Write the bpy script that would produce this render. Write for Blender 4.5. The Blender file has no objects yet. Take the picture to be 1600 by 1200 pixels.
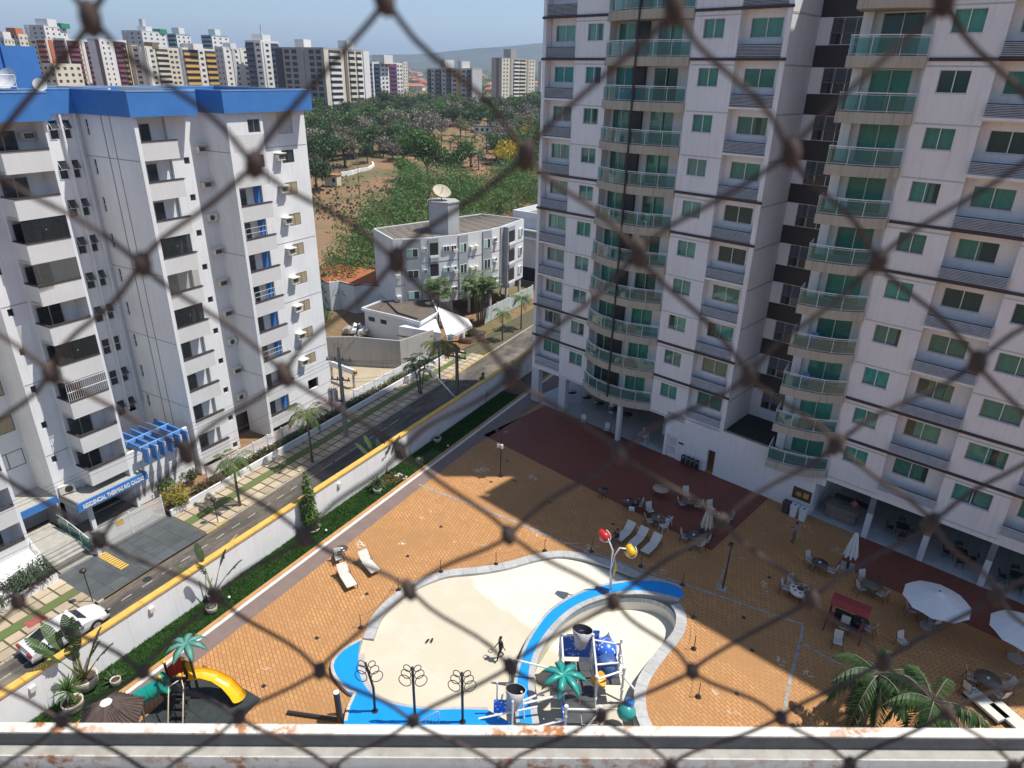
import bpy, math, random
import numpy as np
from mathutils import Vector, Matrix
from mathutils.geometry import tessellate_polygon
random.seed(7); rng = np.random.default_rng(7)
S = bpy.context.scene
COL = S.collection
# ---------------------------------------------------------------- camera
# world: Y runs along the street (away), X across it (to the right), Z up, pool deck at z = 0, street at z = -3
CAMZ, FPX, PITCH, ROLL, YAW = 28.7, 1063.0, 24.39, 1.2, 29.5
def _axes():
    p, r, h = (math.radians(a) for a in (PITCH, ROLL, YAW))
    fw = np.array([0, math.cos(p), -math.sin(p)]); up = np.array([0, math.sin(p), math.cos(p)]); rt = np.array([1., 0, 0])
    rt, up = rt*math.cos(r)+up*math.sin(r), -rt*math.sin(r)+up*math.cos(r)
    Rz = np.array([[math.cos(h), -math.sin(h), 0], [math.sin(h), math.cos(h), 0], [0, 0, 1]])
    return Rz@rt, Rz@up, Rz@fw
RT, UP, FW = _axes()
cam = bpy.data.cameras.new('camera'); camo = bpy.data.objects.new('camera', cam); COL.objects.link(camo)
camo.matrix_world = Matrix([[RT[i], UP[i], -FW[i], (0, 0, CAMZ)[i]] for i in range(3)]+[[0, 0, 0, 1]])
cam.sensor_fit = 'HORIZONTAL'; cam.sensor_width = 36; cam.lens = 36*FPX/1600
cam.clip_start = 0.02; cam.clip_end = 30000
cam.dof.use_dof = True; cam.dof.focus_distance = 55; cam.dof.aperture_fstop = 10.5
S.camera = camo
# ---------------------------------------------------------------- sky, sun, exposure
SUN_EL, SUN_HD = 63.0, 58.0
w = bpy.data.worlds.new('World'); S.world = w; w.use_nodes = True
nt = w.node_tree; nt.nodes.clear()
sky = nt.nodes.new('ShaderNodeTexSky'); sky.sky_type = 'NISHITA'; sky.sun_disc = False
sky.sun_elevation = math.radians(SUN_EL); sky.sun_rotation = math.radians(SUN_HD)
sky.air_density = 1.0; sky.dust_density = 1.0; sky.ozone_density = 2.5; sky.altitude = 700
bg = nt.nodes.new('ShaderNodeBackground'); bg.inputs[1].default_value = 0.118
wo = nt.nodes.new('ShaderNodeOutputWorld')
nt.links.new(sky.outputs[0], bg.inputs[0]); nt.links.new(bg.outputs[0], wo.inputs[0])
sl = bpy.data.lights.new('sun', 'SUN'); sl.energy = 4.9; sl.angle = math.radians(0.55); sl.color = (1, .95, .87)
so = bpy.data.objects.new('sun', sl); COL.objects.link(so)
_e, _h = math.radians(SUN_EL), math.radians(SUN_HD)
SUND = Vector((math.sin(_h)*math.cos(_e), math.cos(_h)*math.cos(_e), math.sin(_e)))
so.rotation_euler = SUND.to_track_quat('Z', 'Y').to_euler(); so.location = SUND*80
vs = S.view_settings; vs.view_transform = 'Standard'; vs.look = 'None'; vs.exposure = 0.32; vs.gamma = 1; vs.use_curve_mapping = False
S.render.engine = 'CYCLES'
cy = S.cycles; cy.use_denoising = True; cy.max_bounces = 6; cy.diffuse_bounces = 3; cy.glossy_bounces = 3
cy.transmission_bounces = 4; cy.transparent_max_bounces = 12; cy.volume_bounces = 0
cy.caustics_reflective = False; cy.caustics_refractive = False; cy.sample_clamp_indirect = 6
# ---------------------------------------------------------------- measuring: photo pixel -> place in the world
def ray(px, py):
    return RT*(px-800)-UP*(py-600)+FW*FPX
def at(px, py, z=0.0):
    d = ray(px, py); k = (z-CAMZ)/d[2]
    return Vector((d[0]*k, d[1]*k, z))
def land_h(d):
    return float(np.interp(d, [0, 95, 130, 200, 300, 450, 700, 1000, 1500, 2300, 3200, 4200], [-3.1, -3.1, -3.2, -3.4, 0, 7.5, 12, 15, 17, 34, 48, 62]))
def onland(px, py, far=6000):
    d = ray(px, py); d = d/math.hypot(d[0], d[1]); r = 40.0
    while r < far:
        if CAMZ+d[2]*r < land_h(r): break
        r *= 1.01
    return Vector((d[0]*r, d[1]*r, land_h(r)))
def along(px, dist):                       # ground point at a given distance in the direction of a pixel column at the skyline
    d = ray(px, 110); d = d/math.hypot(d[0], d[1])
    return Vector((d[0]*dist, d[1]*dist, land_h(dist)))
# ---------------------------------------------------------------- mesh helper
class MB:
    def __init__(s): s.v = []; s.f = []; s.m = []; s.sm = []
    def add(s, vs, fs, m=0, sm=False):
        o = len(s.v); s.v.extend([tuple(p) for p in vs])
        for f in fs: s.f.append(tuple(i+o for i in f)); s.m.append(m); s.sm.append(sm)
        return s
    def box(s, x0, y0, z0, x1, y1, z1, m=0):
        if x0 > x1: x0, x1 = x1, x0
        if y0 > y1: y0, y1 = y1, y0
        if z0 > z1: z0, z1 = z1, z0
        return s.add([(x0,y0,z0),(x1,y0,z0),(x1,y1,z0),(x0,y1,z0),(x0,y0,z1),(x1,y0,z1),(x1,y1,z1),(x0,y1,z1)],
                     [(3,2,1,0),(4,5,6,7),(0,1,5,4),(1,2,6,5),(2,3,7,6),(3,0,4,7)], m)
    def obox(s, c, a, b, h, m=0):          # box with centre-bottom c, half axes a,b (3d vectors), height vector h
        c, a, b, h = (Vector(q) for q in (c, a, b, h))
        P = [c-a-b, c+a-b, c+a+b, c-a+b]; P = P+[p+h for p in P]
        return s.add(P, [(3,2,1,0),(4,5,6,7),(0,1,5,4),(1,2,6,5),(2,3,7,6),(3,0,4,7)], m)
    def cyl(s, p0, p1, r0, r1=None, n=8, m=0, caps=True, sm=True):
        p0, p1 = Vector(p0), Vector(p1); r1 = r0 if r1 is None else r1
        d = (p1-p0).normalized(); a = d.orthogonal().normalized(); b = d.cross(a)
        vs = []
        for p, r in ((p0, r0), (p1, r1)):
            vs += [p+(a*math.cos(2*math.pi*i/n)+b*math.sin(2*math.pi*i/n))*r for i in range(n)]
        s.add(vs, [(i, (i+1) % n, n+(i+1) % n, n+i) for i in range(n)], m, sm)
        if caps: s.add(vs, [tuple(range(n-1, -1, -1)), tuple(range(n, 2*n))], m)
        return s
    def tube(s, pts, r, n=6, m=0, closed=False, rf=None):
        pts = [Vector(p) for p in pts]; N = len(pts); vs = []; a = None
        for i, p in enumerate(pts):
            q0 = pts[i-1] if (i > 0 or closed) else p; q1 = pts[(i+1) % N] if (i < N-1 or closed) else p
            d = (q1-q0).normalized()
            a = (d.orthogonal() if a is None else a-d*a.dot(d)).normalized(); b = d.cross(a)
            rr = r if rf is None else r*rf(i/(N-1))
            vs += [p+(a*math.cos(2*math.pi*k/n)+b*math.sin(2*math.pi*k/n))*rr for k in range(n)]
        fs = [(i*n+k, i*n+(k+1) % n, ((i+1) % N)*n+(k+1) % n, ((i+1) % N)*n+k) for i in range(N if closed else N-1) for k in range(n)]
        if not closed: fs += [tuple(range(n-1, -1, -1)), tuple(range((N-1)*n, N*n))]
        return s.add(vs, fs, m, True)
    def prism(s, poly, z0, z1, m=0, mt=None):
        n = len(poly); vs = [(p[0], p[1], z0) for p in poly]+[(p[0], p[1], z1) for p in poly]
        s.add(vs, [tuple(range(n-1, -1, -1))]+[(i, (i+1) % n, n+(i+1) % n, n+i) for i in range(n)], m)
        return s.add([(p[0], p[1], z1) for p in poly], [tuple(range(n))], m if mt is None else mt)
    def quad(s, *p, m=0): return s.add(p, [tuple(range(len(p)))], m)
    def sph(s, c, r, nu=10, nv=6, m=0, sc=(1, 1, 1), v0=0.0, v1=1.0):
        vs = []
        for j in range(nv+1):
            t = math.pi*(v0+(v1-v0)*j/nv)
            for i in range(nu):
                a = 2*math.pi*i/nu
                vs.append((c[0]+r*sc[0]*math.sin(t)*math.cos(a), c[1]+r*sc[1]*math.sin(t)*math.sin(a), c[2]+r*sc[2]*math.cos(t)))
        return s.add(vs, [(j*nu+i, (j+1)*nu+i, (j+1)*nu+(i+1) % nu, j*nu+(i+1) % nu) for j in range(nv) for i in range(nu)], m, True)
    def lathe(s, prof, c=(0, 0, 0), n=14, m=0, sm=True):
        vs = [(c[0]+r*math.cos(2*math.pi*i/n), c[1]+r*math.sin(2*math.pi*i/n), c[2]+z) for r, z in prof for i in range(n)]
        return s.add(vs, [(j*n+i, j*n+(i+1) % n, (j+1)*n+(i+1) % n, (j+1)*n+i) for j in range(len(prof)-1) for i in range(n)], m, sm)
    def mesh(s, name, mats):
        me = bpy.data.meshes.new(name); me.from_pydata(s.v, [], s.f)
        for a in (mats if isinstance(mats, (list, tuple)) else [mats]): me.materials.append(a)
        me.polygons.foreach_set('material_index', s.m); me.polygons.foreach_set('use_smooth', s.sm)
        me.update(); return me
    def build(s, name, mats, parent=None, **k): return obj(name, s.mesh(name, mats), parent, **k)
def obj(name, me, parent=None, loc=(0, 0, 0), rot=(0, 0, 0), sc=(1, 1, 1), kind=None):
    o = bpy.data.objects.new(name, me); COL.objects.link(o); o.parent = parent
    o.location = loc; o.rotation_euler = rot; o.scale = (sc,)*3 if isinstance(sc, (int, float)) else sc
    if kind: o['kind'] = kind
    return o
def thing(name, label, cat, loc=(0, 0, 0), rz=0.0, group=None, sc=1.0):
    o = obj(name, None, None, loc, (0, 0, rz), sc); o.empty_display_size = .3
    return tag(o, label, cat, group)
def tag(o, label, cat, group=None):
    o['label'] = label; o['category'] = cat
    if group: o['group'] = group
    return o
def struct(o): o['kind'] = 'structure'; return o
_kids = {}
def note(root):                             # remember a thing's tree once so copies need no search
    def rec(o): return (o, [rec(c) for c in o.children])
    bpy.context.view_layer.update(); _kids[root.name] = rec(root); return root
def dup(root, loc=None, rz=None, label=None, sc=None, group=None):
    def rec(nd, par):
        o = nd[0].copy(); COL.objects.link(o); o.parent = par
        for c in nd[1]: rec(c, o)
        return o
    r = rec(_kids[root.name], None)
    if loc is not None: r.location = loc
    if rz is not None: r.rotation_euler = (0, 0, rz)
    if sc is not None: r.scale = (sc,)*3 if isinstance(sc, (int, float)) else sc
    if label: r['label'] = label
    if group: r['group'] = group
    return r
def spline(pts, n=6, closed=True):
    P = [Vector((p[0], p[1])) for p in pts]; N = len(P); out = []
    for i in range(N if closed else N-1):
        g = lambda k: P[k % N] if closed else P[max(0, min(N-1, k))]
        p0, p1, p2, p3 = g(i-1), g(i), g(i+1), g(i+2)
        for k in range(n):
            t = k/n
            out.append(.5*((2*p1)+(p2-p0)*t+(2*p0-5*p1+4*p2-p3)*t*t+(3*p1-p0-3*p2+p3)*t**3))
    if not closed: out.append(P[-1])
    return out
def offset(poly, d):                        # inward for d > 0 on a counter-clockwise ring
    n = len(poly); A = sum(poly[i].x*poly[(i+1) % n].y-poly[(i+1) % n].x*poly[i].y for i in range(n))
    sg = 1 if A > 0 else -1; out = []
    for i in range(n):
        t = (poly[(i+1) % n]-poly[i-1]).normalized(); out.append(poly[i]+Vector((-t.y, t.x))*d*sg)
    return out
# ---------------------------------------------------------------- materials
def nodes(name):
    m = bpy.data.materials.new(name); m.use_nodes = True; t = m.node_tree
    return m, t, t.nodes['Principled BSDF']
def N(t, typ, **k):
    n = t.nodes.new(typ)
    for a, b in k.items():
        if a.startswith('i_'): n.inputs[int(a[2:]) if a[2:].isdigit() else a[2:].replace('_', ' ')].default_value = b
        else: setattr(n, a, b)
    return n
def rgb(c): return (c[0], c[1], c[2], 1)
def mixc(t, fac, a, b, blend='MIX'):
    n = N(t, 'ShaderNodeMix', data_type='RGBA', blend_type=blend)
    for s, i in ((fac, 0), (a, 6), (b, 7)):
        if hasattr(s, 'is_output'): t.links.new(s, n.inputs[i])
        else: n.inputs[i].default_value = s if i == 0 else rgb(s)
    return n.outputs[2]
def ramp(t, src, a, b, inv=False):
    n = N(t, 'ShaderNodeMapRange'); n.clamp = True
    n.inputs[1].default_value = a; n.inputs[2].default_value = b
    if inv: n.inputs[3].default_value = 1; n.inputs[4].default_value = 0
    t.links.new(src, n.inputs[0]); return n.outputs[0]
def pos(t, sx=1, sy=1, sz=1, rz=0, world=True):
    g = N(t, 'ShaderNodeNewGeometry').outputs['Position'] if world else N(t, 'ShaderNodeTexCoord').outputs['Object']
    mp = N(t, 'ShaderNodeMapping'); mp.inputs['Scale'].default_value = (sx, sy, sz); mp.inputs['Rotation'].default_value = (0, 0, rz)
    t.links.new(g, mp.inputs[0]); return mp.outputs[0]
def noise(t, vec, scale, detail=4, rough=.55):
    n = N(t, 'ShaderNodeTexNoise'); n.inputs['Scale'].default_value = scale; n.inputs['Detail'].default_value = detail; n.inputs['Roughness'].default_value = rough
    t.links.new(vec, n.inputs['Vector']); return n.outputs[0]
def bump(t, b, src, s=.3, d=.02):
    n = N(t, 'ShaderNodeBump'); n.inputs['Strength'].default_value = s; n.inputs['Distance'].default_value = d
    t.links.new(src, n.inputs['Height']); t.links.new(n.outputs[0], b.inputs['Normal'])
def M(name, c, rough=.6, var=.15, scale=2.5, c2=None, metal=0, spec=.5, bmp=0, fine=30, rnd=0.0):
    m, t, b = nodes(name); p = pos(t)
    c2 = c2 or tuple(x*(1-2*var) for x in c); a = tuple(min(1, x*(1+.4*var)) for x in c)
    f = ramp(t, noise(t, p, scale), .35, .7); col = mixc(t, f, a, c2)
    f2 = ramp(t, noise(t, p, fine, 3), .3, .75); col = mixc(t, f2, col, tuple(x*(1-var*.8) for x in c), 'MIX') if var > 0 else col
    if rnd:
        oi = N(t, 'ShaderNodeObjectInfo'); v = ramp(t, oi.outputs['Random'], 0, 1)
        hs = N(t, 'ShaderNodeHueSaturation'); mm = N(t, 'ShaderNodeMath', operation='MULTIPLY_ADD'); t.links.new(v, mm.inputs[0]); mm.inputs[1].default_value = 2*rnd; mm.inputs[2].default_value = 1-rnd
        t.links.new(mm.outputs[0], hs.inputs['Value']); t.links.new(col, hs.inputs['Color']); col = hs.outputs[0]
    t.links.new(col, b.inputs['Base Color']); b.inputs['Roughness'].default_value = rough; b.inputs['Metallic'].default_value = metal
    b.inputs['Specular IOR Level'].default_value = spec
    if bmp: bump(t, b, noise(t, p, fine, 3), bmp, .01)
    return m
def stucco(name, c, dirt=(.33, .31, .28), amt=.5, zper=2.9, z0=0.0, bmp=.15):   # painted render: streaks under ledges, patches, grain
    m, t, b = nodes(name); p = pos(t); ps = pos(t, 5, 5, .28)
    st = ramp(t, noise(t, ps, 1.0, 5, .6), .5, .82); pa = ramp(t, noise(t, p, .45, 3), .35, .75)
    mul = N(t, 'ShaderNodeMath', operation='MULTIPLY'); t.links.new(st, mul.inputs[0]); mul.inputs[1].default_value = amt
    col = mixc(t, pa, c, tuple(x*.9 for x in c)); col = mixc(t, mul.outputs[0], col, dirt)
    fi = ramp(t, noise(t, p, 14, 4, .7), .3, .8); col = mixc(t, fi, col, tuple(x*.93 for x in c), 'MULTIPLY') if False else mixc(t, ramp(t, fi, 0, 3), col, tuple(x*.7 for x in c))
    t.links.new(col, b.inputs['Base Color']); b.inputs['Roughness'].default_value = .85; b.inputs['Specular IOR Level'].default_value = .25
    bump(t, b, noise(t, p, 40, 3), bmp, .01); return m
def glassmat(name, tint, refl=.06, tr=.75):
    m, t, b = nodes(name); t.nodes.remove(b); out = t.nodes['Material Output']
    tp = N(t, 'ShaderNodeBsdfTransparent'); tp.inputs[0].default_value = rgb(tint)
    gl = N(t, 'ShaderNodeBsdfGlossy'); gl.inputs['Roughness'].default_value = .03; gl.inputs[0].default_value = (.85, .95, .92, 1)
    lw = N(t, 'ShaderNodeLayerWeight'); lw.inputs[0].default_value = .35
    r = N(t, 'ShaderNodeMapRange'); r.inputs[3].default_value = refl; r.inputs[4].default_value = .75; t.links.new(lw.outputs['Facing'], r.inputs[0])
    pw = N(t, 'ShaderNodeMath', operation='POWER'); t.links.new(r.outputs[0], pw.inputs[0]); pw.inputs[1].default_value = 1.3
    mx = N(t, 'ShaderNodeMixShader'); t.links.new(pw.outputs[0], mx.inputs[0]); t.links.new(tp.outputs[0], mx.inputs[1]); t.links.new(gl.outputs[0], mx.inputs[2])
    df = N(t, 'ShaderNodeBsdfDiffuse'); df.inputs[0].default_value = rgb(tuple(x*.5 for x in tint))
    m2 = N(t, 'ShaderNodeMixShader'); m2.inputs[0].default_value = 1-tr; t.links.new(mx.outputs[0], m2.inputs[1]); t.links.new(df.outputs[0], m2.inputs[2])
    t.links.new(m2.outputs[0], out.inputs[0]); return m
def brickmat(name, c1, c2, mort, bw, bh, rz=0, rough=.75, patch=None, off=.5, ms=.012, wet=None):
    m, t, b = nodes(name); p = pos(t, rz=rz)
    br = N(t, 'ShaderNodeTexBrick'); br.offset = off; br.inputs['Color1'].default_value = rgb(c1); br.inputs['Color2'].default_value = rgb(c2); br.inputs['Mortar'].default_value = rgb(mort)
    br.inputs['Scale'].default_value = 1; br.inputs['Brick Width'].default_value = bw; br.inputs['Row Height'].default_value = bh; br.inputs['Mortar Size'].default_value = ms; br.inputs['Bias'].default_value = 0
    t.links.new(p, br.inputs[0]); col = br.outputs[0]
    wv = pos(t)
    col = mixc(t, ramp(t, noise(t, wv, .22, 5, .6), .42, .72), col, tuple(x*.66 for x in c1))
    col = mixc(t, ramp(t, noise(t, wv, 1.6, 4), .55, .8), col, tuple(x*.8 for x in c2))
    if patch:
        f = ramp(t, noise(t, wv, .5, 2), .66, .72); f2 = ramp(t, br.outputs[1], 0, 1, True)
        mu = N(t, 'ShaderNodeMath', operation='MULTIPLY'); t.links.new(f, mu.inputs[0]); t.links.new(ramp(t, noise(t, wv, 6, 0), .5, .56), mu.inputs[1])
        col = mixc(t, mu.outputs[0], col, patch)
    t.links.new(col, b.inputs['Base Color']); b.inputs['Roughness'].default_value = rough; b.inputs['Specular IOR Level'].default_value = .3
    bump(t, b, br.outputs[1], -.25, .01); return m
def leafmat(name, c, c2, tr=.25):
    m, t, b = nodes(name); oi = N(t, 'ShaderNodeObjectInfo')
    f = ramp(t, noise(t, pos(t), 1.3, 3), .3, .7); col = mixc(t, f, c, c2)
    hs = N(t, 'ShaderNodeHueSaturation'); mm = N(t, 'ShaderNodeMath', operation='MULTIPLY_ADD'); t.links.new(oi.outputs['Random'], mm.inputs[0]); mm.inputs[1].default_value = .5; mm.inputs[2].default_value = .75
    t.links.new(mm.outputs[0], hs.inputs['Value']); t.links.new(col, hs.inputs['Color']); t.links.new(hs.outputs[0], b.inputs['Base Color'])
    b.inputs['Roughness'].default_value = .55; b.inputs['Specular IOR Level'].default_value = .35
    tl = N(t, 'ShaderNodeBsdfTranslucent'); t.links.new(hs.outputs[0], tl.inputs[0]); mx = N(t, 'ShaderNodeMixShader'); mx.inputs[0].default_value = tr
    t.links.new(b.outputs[0], mx.inputs[1]); t.links.new(tl.outputs[0], mx.inputs[2]); t.links.new(mx.outputs[0], t.nodes['Material Output'].inputs[0]); return m
white_wall = stucco('white_stucco', (.79, .80, .81), amt=.3)
cream_wall = stucco('cream_white_stucco', (.80, .79, .775), amt=.3)  # slightly warmer white than the plain white stucco
grey_wall = stucco('pale_grey_stucco', (.62, .64, .66), amt=.35)
rough_wall = stucco('roughcast_parapet', (.66, .66, .65), amt=.2, bmp=.5)
concrete = stucco('concrete', (.4, .39, .36), dirt=(.16, .15, .13), amt=.6)
beige_slab = stucco('beige_slab_edge', (.45, .42, .34), dirt=(.14, .13, .11), amt=.7)
blue_paint = M('blue_paint', (.05, .19, .50), .55, .1, .8)
dark_brown = M('dark_brown_band', (.045, .033, .032), .6)
dark_clad = M('dark_cladding', (.035, .03, .032), .5, .2, 5)
white_metal = M('white_metal', (.78, .78, .77), .35, .06)
alu = M('aluminium', (.55, .56, .57), .35, .1, metal=.6)
dark_metal = M('dark_metal', (.03, .029, .03), .4, .1)
black_in = M('dark_interior', (.02, .02, .022), .9, .1)
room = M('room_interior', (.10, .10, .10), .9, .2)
green_curtain = M('green_curtain', (.30, .56, .48), .85, .1, 6, rnd=.35)
dark_curtain = M('dark_curtain', (.03, .045, .045), .85, .1, 6)
beige_curtain = M('beige_curtain', (.5, .46, .36), .85, .12, 6)
green_glass = glassmat('green_glass', (.45, .76, .70), .06, .86)
rail_glass = glassmat('balcony_glass', (.30, .62, .56), .08, .72)
dark_glass = glassmat('dark_glass', (.28, .3, .32), .05, .85)
clear_glass = glassmat('clear_glass', (.8, .85, .85), .06, .92)
asphalt_roof = M('flat_roof', (.16, .15, .135), .95, .3, .7, c2=(.26, .24, .21))
roof_dark = M('bitumen_roof', (.03, .032, .035), .9, .2)
louvre_mat = M('louvre_white', (.6, .6, .6), .5, .15, 3)
bark = M('bark', (.14, .11, .08), .95, .3, 6)
palm_bark = M('palm_bark', (.22, .2, .17), .95, .3, 8)
yellow_paint = M('yellow_paint', (.72, .44, .09), .7, .15, 2)
terracotta = M('terracotta_tiles', (.52, .2, .09), .85, .3, 3)
leafA = leafmat('leaf_mid_green', (.065, .125, .035), (.12, .18, .06))
leafB = leafmat('leaf_dark_green', (.04, .08, .028), (.075, .115, .045))
leafC = leafmat('leaf_olive', (.11, .115, .06), (.17, .155, .09))
leafD = leafmat('leaf_dry_grey', (.17, .15, .115), (.23, .2, .15), .1)
leafG = leafmat('leaf_glossy_dark', (.022, .058, .014), (.045, .09, .022), .1)
leafY = leafmat('leaf_yellow_flower', (.55, .36, .03), (.3, .3, .04))
leafF = leafmat('leaf_fresh', (.07, .16, .03), (.13, .22, .05), .35)
leafP = leafmat('palm_leaf', (.06, .115, .03), (.13, .17, .05), .2)
leafR = leafmat('leaf_red_brown', (.22, .07, .035), (.12, .11, .04))
tyre_m = M('rubber', (.02, .02, .02), .8, .1)
# ================================================================ SETTING: land, street, deck, pool
def fill(outer, holes, z, name, mat, parent=None):          # flat sheet with holes
    rings = [[Vector((p[0], p[1], 0)) for p in r] for r in [outer]+holes]
    tris = tessellate_polygon(rings); vs = [p for r in rings for p in r]; mb = MB()
    fs = []
    for a, b, c in tris:
        A, B, C = vs[a], vs[b], vs[c]
        fs.append((a, b, c) if (B-A).cross(C-A).z > 0 else (a, c, b))
    mb.add([(p.x, p.y, z) for p in vs], fs); return mb.build(name, mat, parent)
def sheet(pts, z, name, mat, parent=None): return fill(pts, [], z, name, mat, parent)
def skirt(mb, ring, z0, z1, m=0, closed=True):
    n = len(ring)
    for i in range(n if closed else n-1):
        a, b = ring[i], ring[(i+1) % n]; mb.quad((a[0], a[1], z0), (b[0], b[1], z0), (b[0], b[1], z1), (a[0], a[1], z1), m=m)
# --- land
def ground_mat():
    m, t, b = nodes('dry_ground'); p = pos(t)
    c = mixc(t, ramp(t, noise(t, p, .035, 5, .6), .42, .62), (.30, .165, .10), (.13, .13, .06))
    c = mixc(t, ramp(t, noise(t, p, .25, 5, .7), .45, .75), c, (.22, .15, .09))
    c = mixc(t, ramp(t, noise(t, p, 1.5, 4, .7), .5, .8), c, (.12, .085, .05))
    ln = N(t, 'ShaderNodeVectorMath', operation='LENGTH'); t.links.new(p, ln.inputs[0])
    c = mixc(t, ramp(t, ln.outputs['Value'], 420, 1100), c, (.085, .10, .05)); t.links.new(c, b.inputs['Base Color'])
    b.inputs['Roughness'].default_value = 1; b.inputs['Specular IOR Level'].default_value = .1
    bump(t, b, noise(t, p, 1.2, 5), .6, .15); return m
ground_m = ground_mat()
mb = MB(); rr = [0.01]+[14*1.13**i for i in range(52)]; na = 96
for r in rr:
    for k in range(na):
        a = 2*math.pi*k/na; n_ = 0 if r < 110 else (math.sin(k*1.7+r*.02)+math.sin(k*.9-r*.013))*min(2.5, r*.0022)
        mb.v.append((r*math.cos(a), r*math.sin(a), land_h(r)+n_))
for j in range(len(rr)-1):
    for k in range(na):
        mb.f.append((j*na+k, (j+1)*na+k, (j+1)*na+(k+1) % na, j*na+(k+1) % na)); mb.m.append(0); mb.sm.append(True)
struct(mb.build('ground', ground_m))
# --- hills
def hill_mat():
    m, t, b = nodes('hill_scrub'); p = pos(t)
    c = mixc(t, ramp(t, noise(t, p, .004, 6, .65), .35, .7), (.055, .075, .03), (.13, .115, .06)); t.links.new(c, b.inputs['Base Color'])
    b.inputs['Roughness'].default_value = 1; b.inputs['Specular IOR Level'].default_value = 0; bump(t, b, noise(t, p, .012, 5), 1, 15); return m
mb = MB(); prof = [(3900, 0), (4500, .12), (5100, .4), (5500, .82), (5750, 1), (7200, 1.02)]; nx = 150
for i in range(nx):
    px = -900+i*3400/(nx-1)
    yr = np.interp(px, [-900, 300, 560, 640, 720, 850, 1000, 1500, 2500], [105, 100, 88, 83, 80, 66, 66, 72, 90])+1.0*math.sin(px*.05)+.7*math.sin(px*.021+1)
    d = ray(px, yr); top = CAMZ+5750*d[2]/math.hypot(d[0], d[1]); d0 = ray(px, 110); d0 = d0/math.hypot(d0[0], d0[1])
    for j, (r, k) in enumerate(prof):
        wob = 140*math.sin(px*.03+j*1.9) if 0 < j < 5 else 0
        mb.v.append((d0[0]*(r+wob), d0[1]*(r+wob), 50+(top-50)*k+(12*math.sin(px*.11+j) if 0 < j < 4 else 0)))
for i in range(nx-1):
    for j in range(len(prof)-1):
        a = i*len(prof)+j; mb.f.append((a, a+1, a+len(prof)+1, a+len(prof))); mb.m.append(0); mb.sm.append(True)
struct(mb.build('hills', hill_mat()))
# --- street
def curbx(y): return -39.62-(y-11)*.031
def road_mat():
    m, t, b = nodes('worn_asphalt'); p = pos(t, .6, .09, 1)
    c = mixc(t, ramp(t, noise(t, p, 1.2, 6, .8), .4, .62), (.16, .135, .11), (.06, .056, .052))
    c = mixc(t, ramp(t, noise(t, pos(t), 3.5, 5, .75), .5, .8), c, (.055, .052, .05))
    c = mixc(t, ramp(t, noise(t, pos(t), .35, 3), .55, .75), c, (.22, .185, .145)); t.links.new(c, b.inputs['Base Color'])
    b.inputs['Roughness'].default_value = .9; b.inputs['Specular IOR Level'].default_value = .25; bump(t, b, noise(t, pos(t), 9, 4), .5, .02); return m
road_m = road_mat()
road = struct(sheet([(-31.3, -20), (-31.3, 100), (-33, 150), (curbx(150), 150), (curbx(60), 60), (curbx(-20), -20)], -3.0, 'street', road_m))
line_w = M('road_paint_white', (.6, .58, .54), .8, .35, 7); line_y = M('road_paint_yellow', (.6, .4, .1), .8, .3, 4)
y = 7.0; k = 0
while y < 46:                                            # broken white edge line beside the kerb
    x = curbx(y)+.95; mb = MB(); ln = .75 if y < 33 else 1.6
    mb.quad((x, y, -2.994), (x+.055, y, -2.994), (x+.04, y+ln, -2.994), (x-.03, y+ln, -2.994)); mb.build('road_marking', line_w, road); y += ln+(.75 if y < 33 else .35)
for (ax, ay, bx, by) in [(-36.9, 22.5, -38.2, 26.2), (-37.2, 11.5, -38.3, 14.6), (-37.0, 27.0, -36.2, 25.0)]:
    mb = MB(); d = Vector((bx-ax, by-ay, 0)); q = Vector((-d.y, d.x, 0)).normalized()*.05; a, b_ = Vector((ax, ay, -2.994)), Vector((bx, by, -2.994))
    mb.quad(a-q, a+q, b_+q, b_-q); mb.build('road_marking', line_y, road)
for (px, py, r) in [(505, 690, .33), (230, 905, .3)]:
    c = at(px, py, -2.992); MB().cyl(c, c+Vector((0, 0, .004)), r, n=14).build('manhole_cover', dark_metal, road)
# kerb stones
kerb_m = M('kerb_concrete', (.42, .37, .3), .9, .25, 2); kerb_y = M('kerb_yellow', (.6, .45, .16), .85, .3, 2)
kerb = MB().box(curbx(-18)-.02, -20, -3.06, curbx(-18)-.12, -18, -2.9).build('kerb', kerb_m); struct(kerb)
y = -18.0
while y < 95:
    if not (16.7 < y+.5 < 24.9):
        mb = MB(); a, b_ = curbx(y), curbx(y+.97); mb.prism([(a, y), (b_, y+.97), (b_-.16, y+.97), (a-.16, y)], -3.08, -2.88+random.uniform(-.01, .01))
        mb.build('kerb_stone', kerb_y if (57 < y < 68 or 24.9 < y < 26.5) else kerb_m, kerb)
    y += 1.0
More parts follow.
